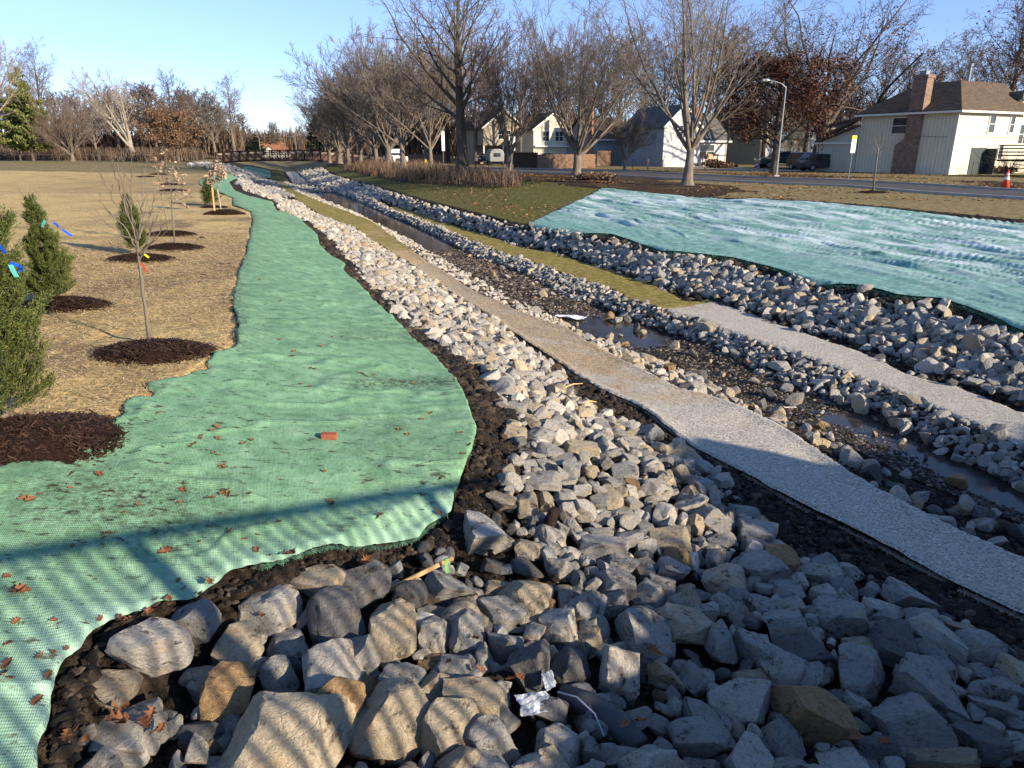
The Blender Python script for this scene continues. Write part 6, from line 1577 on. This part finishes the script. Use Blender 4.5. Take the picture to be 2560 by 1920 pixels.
suvp = [(-2.2, .35), (-2.25, .75), (-2.1, 1.0), (-1.1, 1.1), (2.1, 1.08), (2.2, .8), (2.15, .35)]; suvg = [(-1.3, 1.05), (-.55, 1.62), (1.55, 1.66), (2.1, 1.05)]
def atY(px, Y): return (px - 1280) / F * (Y * CT + .5)
car('dark_suv', (atY(2052, 74), 74, -2.0), math.pi + .12, 4.5, 1.85, 1.66, navy, suvp, suvg, 'dark navy estate car parked nose left beside the cream house', (-1.35, 1.35))
car('dark_minivan', (atY(2018, 79), 79, -2.0), math.pi * .62, 4.8, 1.9, 1.75, blk, suvp, [(-1.5, 1.05), (-.7, 1.74), (1.7, 1.74), (2.15, 1.05)], 'dark minivan parked behind the navy car, nearer the oak', (-1.35, 1.35))
r = car('pickup_truck', (atY(1956, 84), 84, -1.98), .06, 5.6, 1.9, 1.9, olive, [(-2.9, .5), (-2.95, .95), (-2.8, 1.15), (-1.4, 1.22), (2.8, 1.2), (2.85, .6)], [(-1.55, 1.2), (-.95, 1.85), (.45, 1.88), (.6, 1.2)], 'dark green pickup truck parked under the oak', (-1.9, 1.9), .42)
m = MB(); m.box(-.1, .1, -.9, .9, 0, 0.01); 
m = MB(); m.prism([(.75, 1.2), (2.75, 1.2), (2.6, 1.75), (.85, 1.8)], 1, -.85, .85); m.build('bed_cap', MT['trim'], r)
r = car('white_pickup', (atY(988, 97), 97, -1.98), -math.pi / 2 + .42 + math.pi, 5.4, 1.95, 1.9, whp, [(-2.7, .5), (-2.75, 1.0), (-2.6, 1.2), (-1.3, 1.28), (2.6, 1.25), (2.65, .6)], [(-1.4, 1.25), (-.9, 1.9), (.9, 1.92), (1.1, 1.25)], 'white pickup seen head-on with a light bar on its roof, between trunks', (-1.8, 1.8), .42)
m = MB(); m.box(-.35, -.1, -.6, .6, 1.95, 2.1); m.build('light_bar', MT['lamp'], r); m = MB(); m.box(-2.79, -2.75, -.65, .65, .62, 1.0); m.build('grille', MT['black'], r)
car('black_car', (atY(1212, 108.6), 108.6, -2.0), math.pi / 2, 4.5, 1.8, 1.5, blk, suvp, [(-1.3, 1.05), (-.5, 1.5), (1.2, 1.5), (1.9, 1.05)], 'black car facing out of the carport', (-1.35, 1.35))
r = empty('camper_trailer', (atY(1237, 104), 104, -2.0), .25, label='small rounded silver trailer parked beside the black car', cat='trailer')
m = MB(); m.prism([(-1.3, .5), (1.3, .5), (1.35, 1.3), (1.1, 1.9), (.6, 2.15), (-.9, 2.15), (-1.25, 1.8), (-1.35, 1.2)], 0, -1.0, 1.0) if False else m.prism([(-1.0, .45), (1.0, .45), (1.05, 1.4), (.85, 1.95), (.4, 2.15), (-.4, 2.15), (-.85, 1.95), (-1.05, 1.4)], 1, -1.4, 1.4); m.build('body', MT['galv'], r, bevel=.1)
for sx in (-1, 1): m = MB(); m.tube([(sx * .95, 0, .33), (sx * 1.12, 0, .33)], .33, 16); m.build('wheel', MT['black'], r)
m = MB(); m.box(-.5, .5, -1.42, -1.4, 1.1, 1.6); m.build('window', MT['glass'], r)
bb = simple('blue_plastic', (.012, .03, .22), .5, .1, 2)
for i, px in enumerate((1898, 1912)):
    r = empty('wheeled_bin', (atY(px, 88), 88 + i * .3, -2.0), .1, label='blue wheeled bin, the %s of two beside the pickup' % ('left', 'right')[i], cat='bin', group='blue wheeled bins')
    m = MB(); m.add([(-.27, -.3, .08), (.27, -.3, .08), (.27, .3, .08), (-.27, .3, .08), (-.36, -.4, 1.1), (.36, -.4, 1.1), (.36, .4, 1.1), (-.36, .4, 1.1)], [(0, 3, 2, 1), (4, 5, 6, 7), (0, 1, 5, 4), (1, 2, 6, 5), (2, 3, 7, 6), (3, 0, 4, 7)]); m.build('body', bb, r)
    m = MB(); m.box(-.39, .39, -.44, .42, 1.1, 1.17); m.build('lid', bb, r)
    for sx in (-1, 1): m = MB(); m.tube([(sx * .3, .3, .1), (sx * .36, .3, .1)], .1, 10); m.build('wheel', MT['black'], r)

# ---------------------------------------------------------------- street furniture
X, Y = at(1940, 441); r = empty('street_lamp', (X, Y, -2.0), 0, label='tall grey street lamp with a curved arm reaching left, beside the oak', cat='street lamp')
zt = PY(1966, 216, Y).z + 2.0
m = MB(); m.tube([(0, 0, 0), (0, 0, zt * .5), (0, 0, zt)], [.09, .07, .05], 10); m.build('pole', MT['galv'], r)
m = MB(); m.tube([(0, 0, zt - .1), (-.35, 0, zt + .18), (-.9, 0, zt + .36), (-1.4, 0, zt + .42)], [.045, .04, .035, .03], 8); m.build('arm', MT['galv'], r)
m = MB(); m.tube([(-1.3, 0, zt + .42), (-1.5, 0, zt + .44), (-1.85, 0, zt + .42), (-1.98, 0, zt + .4)], [.05, .12, .13, .05], 10); m.build('lamp_head', MT['galv'], r)
m = MB(); m.box(-.2, .2, -.2, .2, 0, .12); m.build('base', MT['concrete'], r)
def textobj(txt, size, mat, parent, loc, rot=(math.pi / 2, 0, 0), name='lettering', sx=1.0):
    cu = bpy.data.curves.new(name, 'FONT'); cu.body = txt; cu.size = size; cu.align_x = 'CENTER'; cu.align_y = 'CENTER'; cu.extrude = .003
    o = bpy.data.objects.new(name, cu); COL.objects.link(o)
    dg = bpy.context.evaluated_depsgraph_get(); me = bpy.data.meshes.new_from_object(o.evaluated_get(dg)); bpy.data.objects.remove(o)
    me.materials.clear(); me.materials.append(mat); o = bpy.data.objects.new(name, me); COL.objects.link(o); o.parent = parent; o.location = loc; o.rotation_euler = rot; o.scale = (sx, 1, 1); return o
sw = simple('sign_white', (.75, .75, .72), .5, .04, 3); yl = simple('sign_yellow', (.75, .80, .02), .5, .04, 3)
X, Y = at(2121, 450)
r = empty('speed_limit_sign', (X, Y, -2.0), .75, label='white SPEED LIMIT 25 sign with a yellow top panel on a thin post', cat='road sign')
H_ = PY(2140, 340, Y).z + 2.0; k = (H_) / 3.5
m = MB(); m.box(-.03, .03, 0, .04, 0, H_); m.build('post', MT['galv'], r)
pw, ph = .42 * k * 1.05, 1.06 * k
m = MB(); m.box(-pw, pw, -.02, -.001, H_ - .27 * k - ph, H_ - .27 * k); s1 = m.build('sign_plate', sw, r)
m = MB(); m.box(-pw, pw, -.022, -.001, H_ - .26 * k, H_ + .02); s2 = m.build('yellow_panel', yl, r)
zc = H_ - .27 * k
textobj('SPEED', .22 * k, MT['black'], s1, (0, -.024, zc - .14 * k)); textobj('LIMIT', .22 * k, MT['black'], s1, (0, -.024, zc - .36 * k)); textobj('25', .50 * k, MT['black'], s1, (0, -.024, zc - .70 * k))
X, Y = at(1280, 423)
r = empty('parking_sign', (X * .98, Y * .98, -2.0), .25, label='white text sign leaning slightly on a post, right of the reddish-twigged tree', cat='road sign')
m = MB(); m.box(-.03, .03, 0, .04, 0, 3.4); m.build('post', MT['galv'], r)
m = MB(); m.box(-.34, .34, -.02, -.001, 1.95, 3.35); s1 = m.build('sign_plate', sw, r)
m = MB()
for i in range(6): m.box(-.24 + .03 * (i % 2), .24 - .04 * (i % 3), -.028, -.02, 2.1 + i * .2, 2.19 + i * .2)
m.build('faded_lines', simple('grey_lettering', (.25, .25, .25), .7, .1, 3), s1)
r = empty('back_to_back_signs', (atY(1109, 92), 92, -2.0), 1.05, label='tall narrow white sign pair seen obliquely left of the tallest tree', cat='road sign')
m = MB(); m.box(-.04, .04, 0, .05, 0, 4.6); m.build('post', MT['galv'], r)
m = MB(); m.box(-.3, .3, -.03, -.001, 1.9, 4.2); m.build('sign_plate', sw, r); m = MB(); m.box(-.3, .3, .051, .07, 2.5, 3.7); m.build('rear_plate', MT['galv'], r)
X, Y = at(2512, 473)
r = empty('traffic_cone', (X, Y, -1.95), 0, label='orange traffic cone with white bands at the street edge', cat='traffic cone')
oc = simple('cone_orange', (.75, .07, .025), .5, .08, 3)
m = MB(); m.tube([(0, 0, .04), (0, 0, .95)], [.20, .035], 16); c = m.build('cone', oc, r, True); m = MB(); m.box(-.27, .27, -.27, .27, 0, .04); m.build('base', MT['black'], r)
m = MB(); m.tube([(0, 0, .45), (0, 0, .60)], [.132, .106], 16, cap=False); m.tube([(0, 0, .68), (0, 0, .78)], [.092, .075], 16, cap=False); m.build('white_band', sw, c)
hy = simple('hydrant_yellow', (.75, .55, .03), .5, .08, 3)
r = empty('fire_hydrant', (atY(1064, 100), 100, -2.0), 0, label='small yellow fire hydrant near the tall sign pair', cat='fire hydrant')
m = MB(); m.tube([(0, 0, 0), (0, 0, .08), (0, 0, .1), (0, 0, .6), (0, 0, .72), (0, 0, .8)], [.2, .2, .13, .13, .12, .04], 12); b = m.build('barrel', hy, r, True)
m = MB(); m.tube([(-.22, 0, .48), (.22, 0, .48)], .06, 8); m.build('side_caps', hy, r)
# dark deck with steps at the right edge
X, Y = at(2515, 455); r = empty('timber_deck', (40.3, 55.5, -2.0), HR, label='dark weathered timber deck and steps at the right edge', cat='deck')
m = MB(); m.box(0, 5, 0, 4, 1.15, 1.3); m.build('deck_boards', MT['woodd'], r)
m = MB()
for x in (0, 1.6, 3.2, 4.9):
    m.box(x, x + .12, .0, .12, 0, 2.6)
for z_ in (1.55, 1.8, 2.05, 2.3): m.box(0, 5, .02, .06, z_, z_ + .1)
for z_ in (1.55, 1.8, 2.05, 2.3): m.box(-.02, .02, 0, 4, z_, z_ + .1)
m.box(-.05, 5.05, -.04, .16, 2.5, 2.58); m.build('railing', MT['woodd'], r)
m = MB()
for i in range(26): m.box(.02 + i * .19, .17 + i * .19, .0, .02, .05, 1.12)
m.build('skirting', MT['woodd'], r)
m = MB(); [m.box(-.9 - .3 * i, -.6 - .3 * i, .3, 2.2, .9 - .25 * i, .95 - .25 * i) for i in range(4)]; m.box(-.6, 0, .3, 2.2, 1.15, 1.2); m.build('step', MT['woodd'], r)
# bare shrub in front of the deck
g = np.random.default_rng(4); m = MB()
for i in range(60):
    a = g.uniform(0, 6.28); e = g.uniform(.3, 1.2); L = g.uniform(1.2, 3.0); d = Vector((math.cos(a) * math.cos(e), math.sin(a) * math.cos(e), math.sin(e)))
    p = d * L * .5; m.tube([(0, 0, 0), p + Vector((0, 0, .15)), d * L + Vector((0, 0, .1))], [.014, .009, .004], 4)
    for q in range(4): d2 = (d + Vector(g.normal(0, .5, 3))).normalized(); s0 = d * L * g.uniform(.4, .9); m.tube([s0, s0 + d2 * L * .3], [.007, .003], 3)
o = m.build('bare_shrub', MT['barkd'], loc=(atY(2520, 60), 60, -2.0)); tag(o, 'leafless arching shrub in front of the dark deck', 'shrub')
m = MB(); m.tube([(23, 118, 3.6), (36, 63.5, 1.05), (44, 62, .95), (52, 64, 1.1)], .018, 5); o = m.build('utility_wire', MT['black']); tag(o, 'thin overhead wire crossing in front of the cream house', 'wire')
# guy stakes by the white house
for i, px in enumerate((1581, 1619, 1656)):
    X, Y = at(px, 425); m = MB(); m.box(-.06, .06, -.06, .06, 0, 1.0); m.box(-.09, .09, -.09, .09, 1.0, 1.06); o = m.build('yard_post', MT['wood'], loc=(X, Y, -2.0)); tag(o, 'short wooden post at the white house yard edge, %s of three' % ('left', 'middle', 'right')[i], 'post', 'short posts at the yard edge')
X, Y = at(1762, 424); r = empty('mailbox', (X, Y, -2.0), 0, label='dark mailbox on a post at the driveway mouth', cat='mailbox')
m = MB(); m.box(-.05, .05, -.05, .05, 0, 1.1); m.build('post', MT['wood'], r); m = MB(); m.prism([(-.14, 1.1), (.14, 1.1), (.14, 1.28), (.08, 1.36), (-.08, 1.36), (-.14, 1.28)], 1, -.28, .28); m.build('box', MT['black'], r)
# foundation shrubs
def shrub(px, Yd, w_, h, lab_, mat='barkd', n=1500):
    g = np.random.default_rng(int(px)); p = g.normal(0, 1, (n, 3)); p /= np.linalg.norm(p, axis=1, keepdims=True); p *= g.uniform(.4, 1, (n, 1)) * (1 + .4 * (fbm(p[:, 0] * 2, p[:, 1] * 2, p[:, 2] * 2, seed=3)[:, None] - .5)); p *= [w_, w_ * .7, h / 2]; p[:, 2] += h / 2
    o = bpy.data.objects.new('low_shrub', leafmesh('low_shrub', p, .16, g, MT[mat], elong=2)); COL.objects.link(o); o.location = (atY(px, Yd), Yd, -2.0); tag(o, lab_, 'shrub', 'low shrubs by the houses')
shrub(1785, 88, 1.3, .95, 'brown twiggy shrub beside the white house porch', 'brleaf'); shrub(1810, 86, 1.6, .7, 'low brown shrub by the driveway', 'brleaf'); shrub(1302, 98, 1.4, 1.8, 'reddish brown shrub by the dark fence', 'brleaf')
shrub(1490, 52, 1.6, .5, 'low dry grass clump right of the vase-shaped tree', 'reed'); shrub(2020, 96, 3.0, 1.4, 'green clipped shrub behind the minivan', 'pine'); shrub(2480, 66.5, 2.2, .7, 'leaf pile shrub under the cream house window', 'brleaf')

# ---------------------------------------------------------------- steel footbridge
A_ = Vector(xy(134, -8.6) + (0,)); B_ = Vector(xy(124, 17.0) + (0,)); L = (B_ - A_).length; ang_ = math.atan2((B_ - A_).y, (B_ - A_).x)
r = empty('footbridge', (A_.x, A_.y, 0), ang_, label='arched brown steel truss footbridge with a pale handrail across the creek', cat='footbridge')
N = 20
ztop = lambda u: float(np.interp(u, [0, .2, .42, .6, .8, 1], [-.38, -.12, -.02, -.10, -.42, -1.0]))
for sy in (0, 2.6):
    m = MB(); m2 = MB(); m3 = MB(); m4 = MB(); m5 = MB()
    for i in range(N):
        u0, u1 = i / N, (i + 1) / N; a, b = (u0 * L, sy, ztop(u0)), (u1 * L, sy, ztop(u1)); h = 1.62
        m.bar(a, b, .15, .15); m5.bar((a[0], sy, a[2] - h), (b[0], sy, b[2] - h), .15, .2)
        m2.bar((a[0], sy, a[2] - h), a, .17, .14, up=(0, 1, 0))
        if i < N / 2: m2.bar((a[0], sy, a[2]), (b[0], sy, b[2] - h), .11, .11, up=(0, 1, 0))
        else: m2.bar((a[0], sy, a[2] - h), (b[0], sy, b[2]), .11, .11, up=(0, 1, 0))
        yi = sy + (.09 if sy == 0 else -.09)
        m3.bar((a[0], yi, a[2] - .32), (b[0], yi, b[2] - .32), .05, .26)
        for q in range(5): zz = -.55 - q * .2; m4.bar((a[0], yi, a[2] + zz), (b[0], yi, b[2] + zz), .03, .10)
    m2.bar((L, sy, ztop(1) - 1.62), (L, sy, ztop(1)), .10, .10, up=(0, 1, 0))
    t = m.build('top_chord', MT['steel'], r); m5.build('bottom_chord', MT['steel'], r); m2.build('truss_bars', MT['steel'], t); m3.build('handrail', MT['rail'], r); m4.build('safety_rails', MT['mesh'], r)
m = MB()
for i in range(N): u0, u1 = i / N, (i + 1) / N; m.bar((u0 * L, 1.3, ztop(u0) - 1.5), (u1 * L, 1.3, ztop(u1) - 1.5), 2.5, .12)
m.build('deck', MT['woodd'], r)
m = MB(); m.box(-1.6, 0, -.4, 3.0, -3.2, -1.9); m.box(L, L + 1.5, -.4, 3.0, -3.6, -2.6); m.build('abutment', MT['concrete'], r)
for i, (px, d) in enumerate(((652, 205), (743, 205), (715, 240))):
    r = empty('street_lamp', (atY(px, d), d, -2.0), .3 * i, label='tiny distant street lamp beyond the footbridge, the %s one' % ('left', 'right', 'middle')[i], cat='street lamp', group='distant street lamps')
    m = MB(); m.tube([(0, 0, 0), (0, 0, 5.2)], [.1, .08], 6); m.build('pole', MT['galv'], r); m = MB(); m.tube([(0, 0, 5.2), (-.8, 0, 5.5), (-1.9, 0, 5.5)], .06, 5); m.build('arm', MT['galv'], r)
X = atY(730, 420); o = MB(); o.tube([(0, 0, 0), (0, 0, 15)], [.9, .1], 8); o = o.build('church_spire', MT['black'], loc=(X, 420, -2)); tag(o, 'thin dark spire far off above the trees past the footbridge', 'spire')

# ---------------------------------------------------------------- litter and small finds
def on(px, py, dz=0):
    q = hit(px, py); s_, t_ = st(q.x, q.y)
    if t_ < T('C2', s_) and s_ < 30:
        for _ in range(4):
            k_ = .03 + float(z_gml(np.array([q.x]), np.array([q.y]), np.array([s_]), np.array([t_]))[0]); q = hit(px, py, k_); s_, t_ = st(q.x, q.y)
        return Vector((q.x, q.y, q.z + k_ + dz - .025))
    return Vector((q.x, q.y, q.z + dz))
q = on(823, 1096, .05); m = MB(); m.box(-.066, .066, -.036, .036, -.026, .022); o = m.build('brick', simple('terracotta', (.26, .085, .045), .85, .25, 25, bump=.3), loc=q, bevel=.006); o.rotation_euler = (.05, .08, .12); tag(o, 'single reddish brick lying on the green blanket', 'brick')
a = on(975, 1475, .10); b = on(1130, 1392, .34); a = PY(975, 1473, a.y - .02); 
r = empty('wooden_stake', a, label='pale wooden stake leaning over the rocks with green tape near its tip', cat='stake')
bb_ = PY(1132, 1394, a.y + .16) - a; m = MB(); m.bar((0, 0, 0), bb_, .012, .03); m.build('shaft', MT['woodn'], r)
tp = bb_ * .90; m = MB(); m.bar(bb_ * .885 , bb_ * .915, .020, .040); m.build('tape_wrap', rg, r)
ribbon([(1118, 1398), (1116, 1415), (1119, 1432)], a.y + .10, .022, rg, 'light green tape hanging from the leaning wooden stake')
a = on(537, 532, 0); m = MB(); m.bar((0, 0, -.05), (.02, 0, .85), .045, .03, up=(0, 1, 0)); o = m.build('stake', MT['woodn'], loc=a); tag(o, 'short pale stake standing beside the small dark cedar', 'stake')
m = MB(); m.bar((0, 0, -.05), (0, 0, .7), .03, .02, up=(0, 1, 0)); o = m.build('stake', MT['black'], loc=on(513, 515)); tag(o, 'thin dark stake left of the small dark cedar', 'stake')
# sheet metal scrap by the drain pipe
def crumple(name, px, py, w_, d_, mat, seed, label, cat, amp=.06, rz=0, dz=.1, n=26, tilt=(0, 0)):
    c = on(px, py, dz); g = np.random.default_rng(seed); u, v = np.meshgrid(np.linspace(-1, 1, n), np.linspace(-1, 1, n)); e = 1 - .25 * fbm(u * 2 + 5, v * 2 + 9, seed=seed)
    z = (fbm(u * 1.6 + 3, v * 1.6, oct=4, seed=seed) - .5) * amp * 4; V = np.stack([u * w_ / 2 * e, v * d_ / 2 * e, z], -1).reshape(-1, 3); i = np.arange(n * n).reshape(n, n)
    Q_ = np.stack([i[:-1, :-1], i[:-1, 1:], i[1:, 1:], i[1:, :-1]], -1).reshape(-1, 4); o = link(name, npmesh(name, V, Q_, 4, False), None, [mat], c); o.rotation_euler = (tilt[0], tilt[1], rz)
    s_ = o.modifiers.new('thick', 'SOLIDIFY'); s_.thickness = .003; tag(o, label, cat); return o
mtl = simple('frosted_sheet_metal', (.34, .38, .44), .55, .3, 14, metal=.2, spec=.4)
crumple('metal_scrap', 1335, 1795, .20, .13, mtl, 4, 'crumpled silvery sheet metal scrap wedged between the front rocks', 'metal scrap', .014, .3, .10, tilt=(.5, .1))
crumple('metal_scrap', 1372, 1758, .09, .10, mtl, 9, 'small bent silver metal flap standing above the larger scrap', 'metal scrap', .012, .8, .16, tilt=(1.0, .2))
m = MB(); m.tube([(-.16, .12, .03), (-.02, .04, .05), (.12, -.06, .03), (.22, -.2, -.01)], .07, 16); o = m.build('drain_pipe', simple('wet_grey_pipe', (.06, .065, .07), .55, .3, 10), loc=on(1480, 1800, .02), smooth=True); tag(o, 'dark grey pipe half buried right of the metal scrap', 'pipe')
m = MB(); m.tube([(-.10, .07, .1), (0, .02, .11), (.09, -.07, .08), (.13, -.17, .03)], .005, 8); o = m.build('metal_rod', mtl, loc=on(1440, 1812, .06), smooth=True); tag(o, 'bent silver rod lying along the dark pipe', 'rod')
crumple('plastic_sheet', 1425, 797, .85, .30, simple('white_plastic', (.75, .76, .78), .35, .05, 5), 6, 'torn white plastic sheet lying at the edge of the puddle', 'plastic sheet', .03, -.35, .06)
crumple('plastic_pipe', 1975, 1022, .22, .06, simple('white_plastic_pale', (.65, .62, .58), .5, .1, 5), 3, 'small white plastic piece on the dark stream bed', 'litter', .005, 0, .03)
# charred log and sticks
m = MB(); m.tube([(0, 0, 0), (.03, .02, .06), (.05, .01, .13), (.06, 0, .17)], [.05, .055, .045, .03], 10); o = m.build('charred_log', simple('charred_wood', (.03, .018, .013), .85, .6, 18, bump=.8), loc=on(1368, 1330, .04), smooth=True); tag(o, 'short charred log stub standing among the rocks', 'log')
def stick(px0, py0, px1, py1, rad, mat, label, dz=.02):
    a = on(px0, py0, dz); b = on(px1, py1, dz); mid = (a + b) / 2 + Vector((0, .01, .02)); m = MB(); m.tube([(0, 0, 0), mid - a, b - a], [rad, rad * .8, rad * .4], 6); o = m.build('stick', mat, loc=a); tag(o, label, 'stick', 'sticks lying about')
stick(888, 930, 922, 942, .010, MT['barkd'], 'thin dark stick on the green blanket above a dirt streak')
stick(1515, 519, 1540, 513, .05, MT['barkd'], 'dark broken branch lying on the frosted blanket')
stick(1452, 553, 1470, 546, .03, MT['barkd'], 'small branch lying on the frosted blanket left part') if False else None
stick(1408, 990, 1456, 978, .012, MT['woodn'], 'pale splintered stick where rubble meets the soil', .12)
stick(1400, 1003, 1440, 1030, .010, MT['wood'], 'brown stick leaning below the pale splintered one', .12)
stick(1455, 1026, 1490, 1022, .014, MT['woodn'], 'short pale board end beside the brown stick', .10)
stick(500, 592, 514, 597, .02, MT['barkd'], 'short dark twig on the straw right of the mulch rings')
stick(1446, 1618, 1464, 1660, .008, MT['wood'], 'thin upright splinter between the dark front rocks', .08)
# oak leaves on the blanket and between the rocks
def oakleaf_mesh(seed):
    g = np.random.default_rng(seed); pts = []; n = 9
    for i in range(n):
        t = i / (n - 1); w_ = (.10 + .30 * math.sin(math.pi * min(t * 1.05, 1)) ** .8) * (1.25 if i % 2 else .48); pts.append((t - .5, w_ * g.uniform(.8, 1.15)))
    top = [(x, y) for x, y in pts]; bot = [(x, -y * g.uniform(.85, 1.15)) for x, y in pts]; c = g.uniform(.2, .9)
    V = []
    for (x, y), (x2, y2) in zip(top, bot):
        zc = c * (x ** 2) * .6; V += [(x, y, zc + abs(y) * g.uniform(.2, .7)), (x, 0, zc), (x2, y2, zc + abs(y2) * g.uniform(.2, .7))]
    Fc = []
    for i in range(n - 1): a = i * 3; Fc += [(a, a + 1, a + 4, a + 3), (a + 1, a + 2, a + 5, a + 4)]
    me = npmesh('oak_leaf', np.array(V), np.array(Fc), 4); me.materials.append(MT['oakleaf']); return me
LM = [oakleaf_mesh(i) for i in range(6)]
LP = "37,1462,9 48,1482,17 57,1478,14 20,1445,9 270,1337,9 255,1342,5 425,1375,9 412,1383,13 576,1330,8 500,1358,7 694,1308,8 675,1392,6 642,1378,9 645,1425,10 612,1351,6 645,1340,6 566,1230,11 556,1236,8 572,1239,8 527,1247,9 262,1347,6 257,1364,5 182,1368,6 212,1361,5 320,1555,12 308,1577,12 300,1546,7 372,1532,9 390,1537,8 252,1550,7 135,1555,7 42,1556,8 22,1613,9 20,1665,14 10,1690,14 27,1700,11 100,1643,9 132,1634,7 168,1625,6 122,1692,10 95,1755,12 460,1475,6 446,1454,6 423,1500,9 380,1530,6 542,1070,7 531,1078,6 485,1112,9 479,1118,6 505,1092,6 502,1098,5 535,1135,6 548,1140,5 555,1168,8 562,1173,7 628,1102,6 545,1098,6 608,1112,7 252,1188,9 244,1186,7 60,1249,10 78,1252,10 126,1224,5 102,1238,6 178,1222,5 460,1228,10 450,1260,7 258,1276,7 310,1285,7 346,1265,6 398,1035,6 832,1262,9 826,1258,8 810,1180,5 951,1290,9 945,1297,7 855,1330,5 770,1395,5 640,930,6 777,922,5 787,924,6 736,880,5 803,867,4 831,844,4 732,892,5 756,962,5 775,968,5 857,843,5 935,940,5 1076,1035,6 1055,1050,5 998,1075,5 1020,1088,5 1151,1085,6 1158,1137,6 1102,1200,7 1173,1115,6 700,755,4 650,700,4 1035,960,5 700,850,4"
LQ = "310,1818,17 304,1855,22 316,1862,15 420,1702,14 440,1695,14 445,1680,10 405,1690,12 388,1840,14 370,1862,14 400,1880,13 415,1870,10 662,1582,12 530,1503,12 512,1535,14 200,1880,13 180,1895,13 230,1902,10 1190,1640,10 700,1840,9 1275,1745,11 1300,1740,10 1450,1690,12 1630,1668,13 1640,1680,12 1600,1850,14 1560,1860,13 2130,1890,13 2200,1900,11 1125,1700,8 1200,1720,10 720,1430,11 735,1425,11 920,1440,10 1100,1320,7 1090,1305,7"
gl = np.random.default_rng(6); nleaf = 0
def area(x, y):
    if x < 330: a = 'at the left'
    elif x < 620: a = 'left of centre'
    elif x < 900: a = 'near the middle'
    else: a = 'at its right side'
    return a
leafs = defaultdict(list)
for src, dz, where in ((LP, .035, 'on the green blanket'), (LQ, .13, 'between front rocks')):
    for t_ in src.split():
        px, py, s_ = map(float, t_.split(',')); q = on(px, py, dz); d = math.hypot(q.y, q.z); size = s_ * 2.0 / F * d * 1.25
        o = bpy.data.objects.new('oak_leaf', LM[nleaf % 6]); COL.objects.link(o); o.location = q; o.scale = (size, size, size); o.rotation_euler = (gl.normal(0, .3), gl.normal(0, .3), gl.uniform(0, 6.28)); nleaf += 1
        row = 'high up' if py < 1000 else 'in the middle' if py < 1300 else 'lower down' if py < 1550 else 'close to the bottom'
        leafs[(where, area(px, py) if 'blanket' in where else ['far left', 'left of centre', 'right of centre', 'far right'][min(3, int(px / 640))], row)].append((px, o))
for k, v in leafs.items():
    v.sort(key=lambda q: q[0])
    for i, (px, o) in enumerate(v):
        pre = 'lone' if len(v) == 1 else 'leftmost' if i == 0 else 'rightmost' if i == len(v) - 1 else ORD[min(i, 39)] + ' from left'
        tag(o, '%s oak leaf %s, %s %s' % (pre, k[0], k[1], k[2]), 'leaf', 'fallen oak leaves')

# ---------------------------------------------------------------- the road bridge the picture is taken from (casts the railing shadow)
zd = -1.92; r = empty('road_bridge', (0, 0, 0), math.atan2(Vy, Vx), label='concrete road bridge with a picket railing under the viewer', cat='bridge')
# local x = across the creek, local y = along the creek
m = MB(); m.box(-30, 40, -11, -.34, zd - .55, zd); m.build('deck', MT['concrete'], r)
m = MB()
m.box(-30, 5.9, -.46, -.39, zd + 1.82, zd + 1.89); m.box(-30, 5.9, -.45, -.41, zd + .10, zd + .15)
for i in range(254): x = -27 + i * .13; m.box(x, x + .020, -.45, -.42, zd + .15, zd + 1.82)
for i in range(15): x = -28 + i * 2.35; m.box(x, x + .07, -.47, -.40, zd, zd + 1.88)
m.build('railing', MT['steel'], r)
m = MB(); m.prism([(3.0, zd), (3.0, -1.5), (5.9, -1.0), (8.0, -.9), (8.7, -.25), (10.4, .08), (10.6, -.5), (16.5, -.55), (16.5, zd)], 1, -.75, -.5); m.build('shade_wall', MT['concrete'], r)  # added unseen wall, its outline shaped to cast the shade at lower right
X, Y = xy(-3.2, 12.6); car('delivery_van', (X + 1.0, Y, zd), math.atan2(Vy, Vx), 5.2, 2.0, 2.0, whp, [(-2.6, .35), (-2.6, 1.0), (-1.9, 1.2), (2.5, 1.2), (2.55, .35)], [(-1.9, 1.15), (-1.2, 2.05), (2.4, 2.1), (2.5, 1.15)], 'white van standing on the road bridge behind the viewer', (-1.7, 1.7), grp=None) if False else None
g = np.random.default_rng(8); n = 9000; u = g.uniform(5.2, 17, n)
top = np.interp(u, [5.2, 5.9, 8, 8.7, 10.4, 10.7, 16.5], [-1.2, -.95, -.85, -.2, .12, -.5, -.55])
w_ = np.stack([u, -.95 + g.normal(0, .14, n), top + g.normal(0, .10, n) + .10 * np.sin(u * 4)], 1); X = w_[:, 0] * Vx + w_[:, 1] * Ux; Y = w_[:, 0] * Vy + w_[:, 1] * Uy
o = bpy.data.objects.new('hedge', leafmesh('hedge', np.stack([X, Y, w_[:, 2]], 1), .07, g, MT['cedar'])); COL.objects.link(o); tag(o, 'ragged evergreen hedge behind the parapet of the road bridge', 'hedge')  # leaves added out of view to make the cast shade's edge ragged
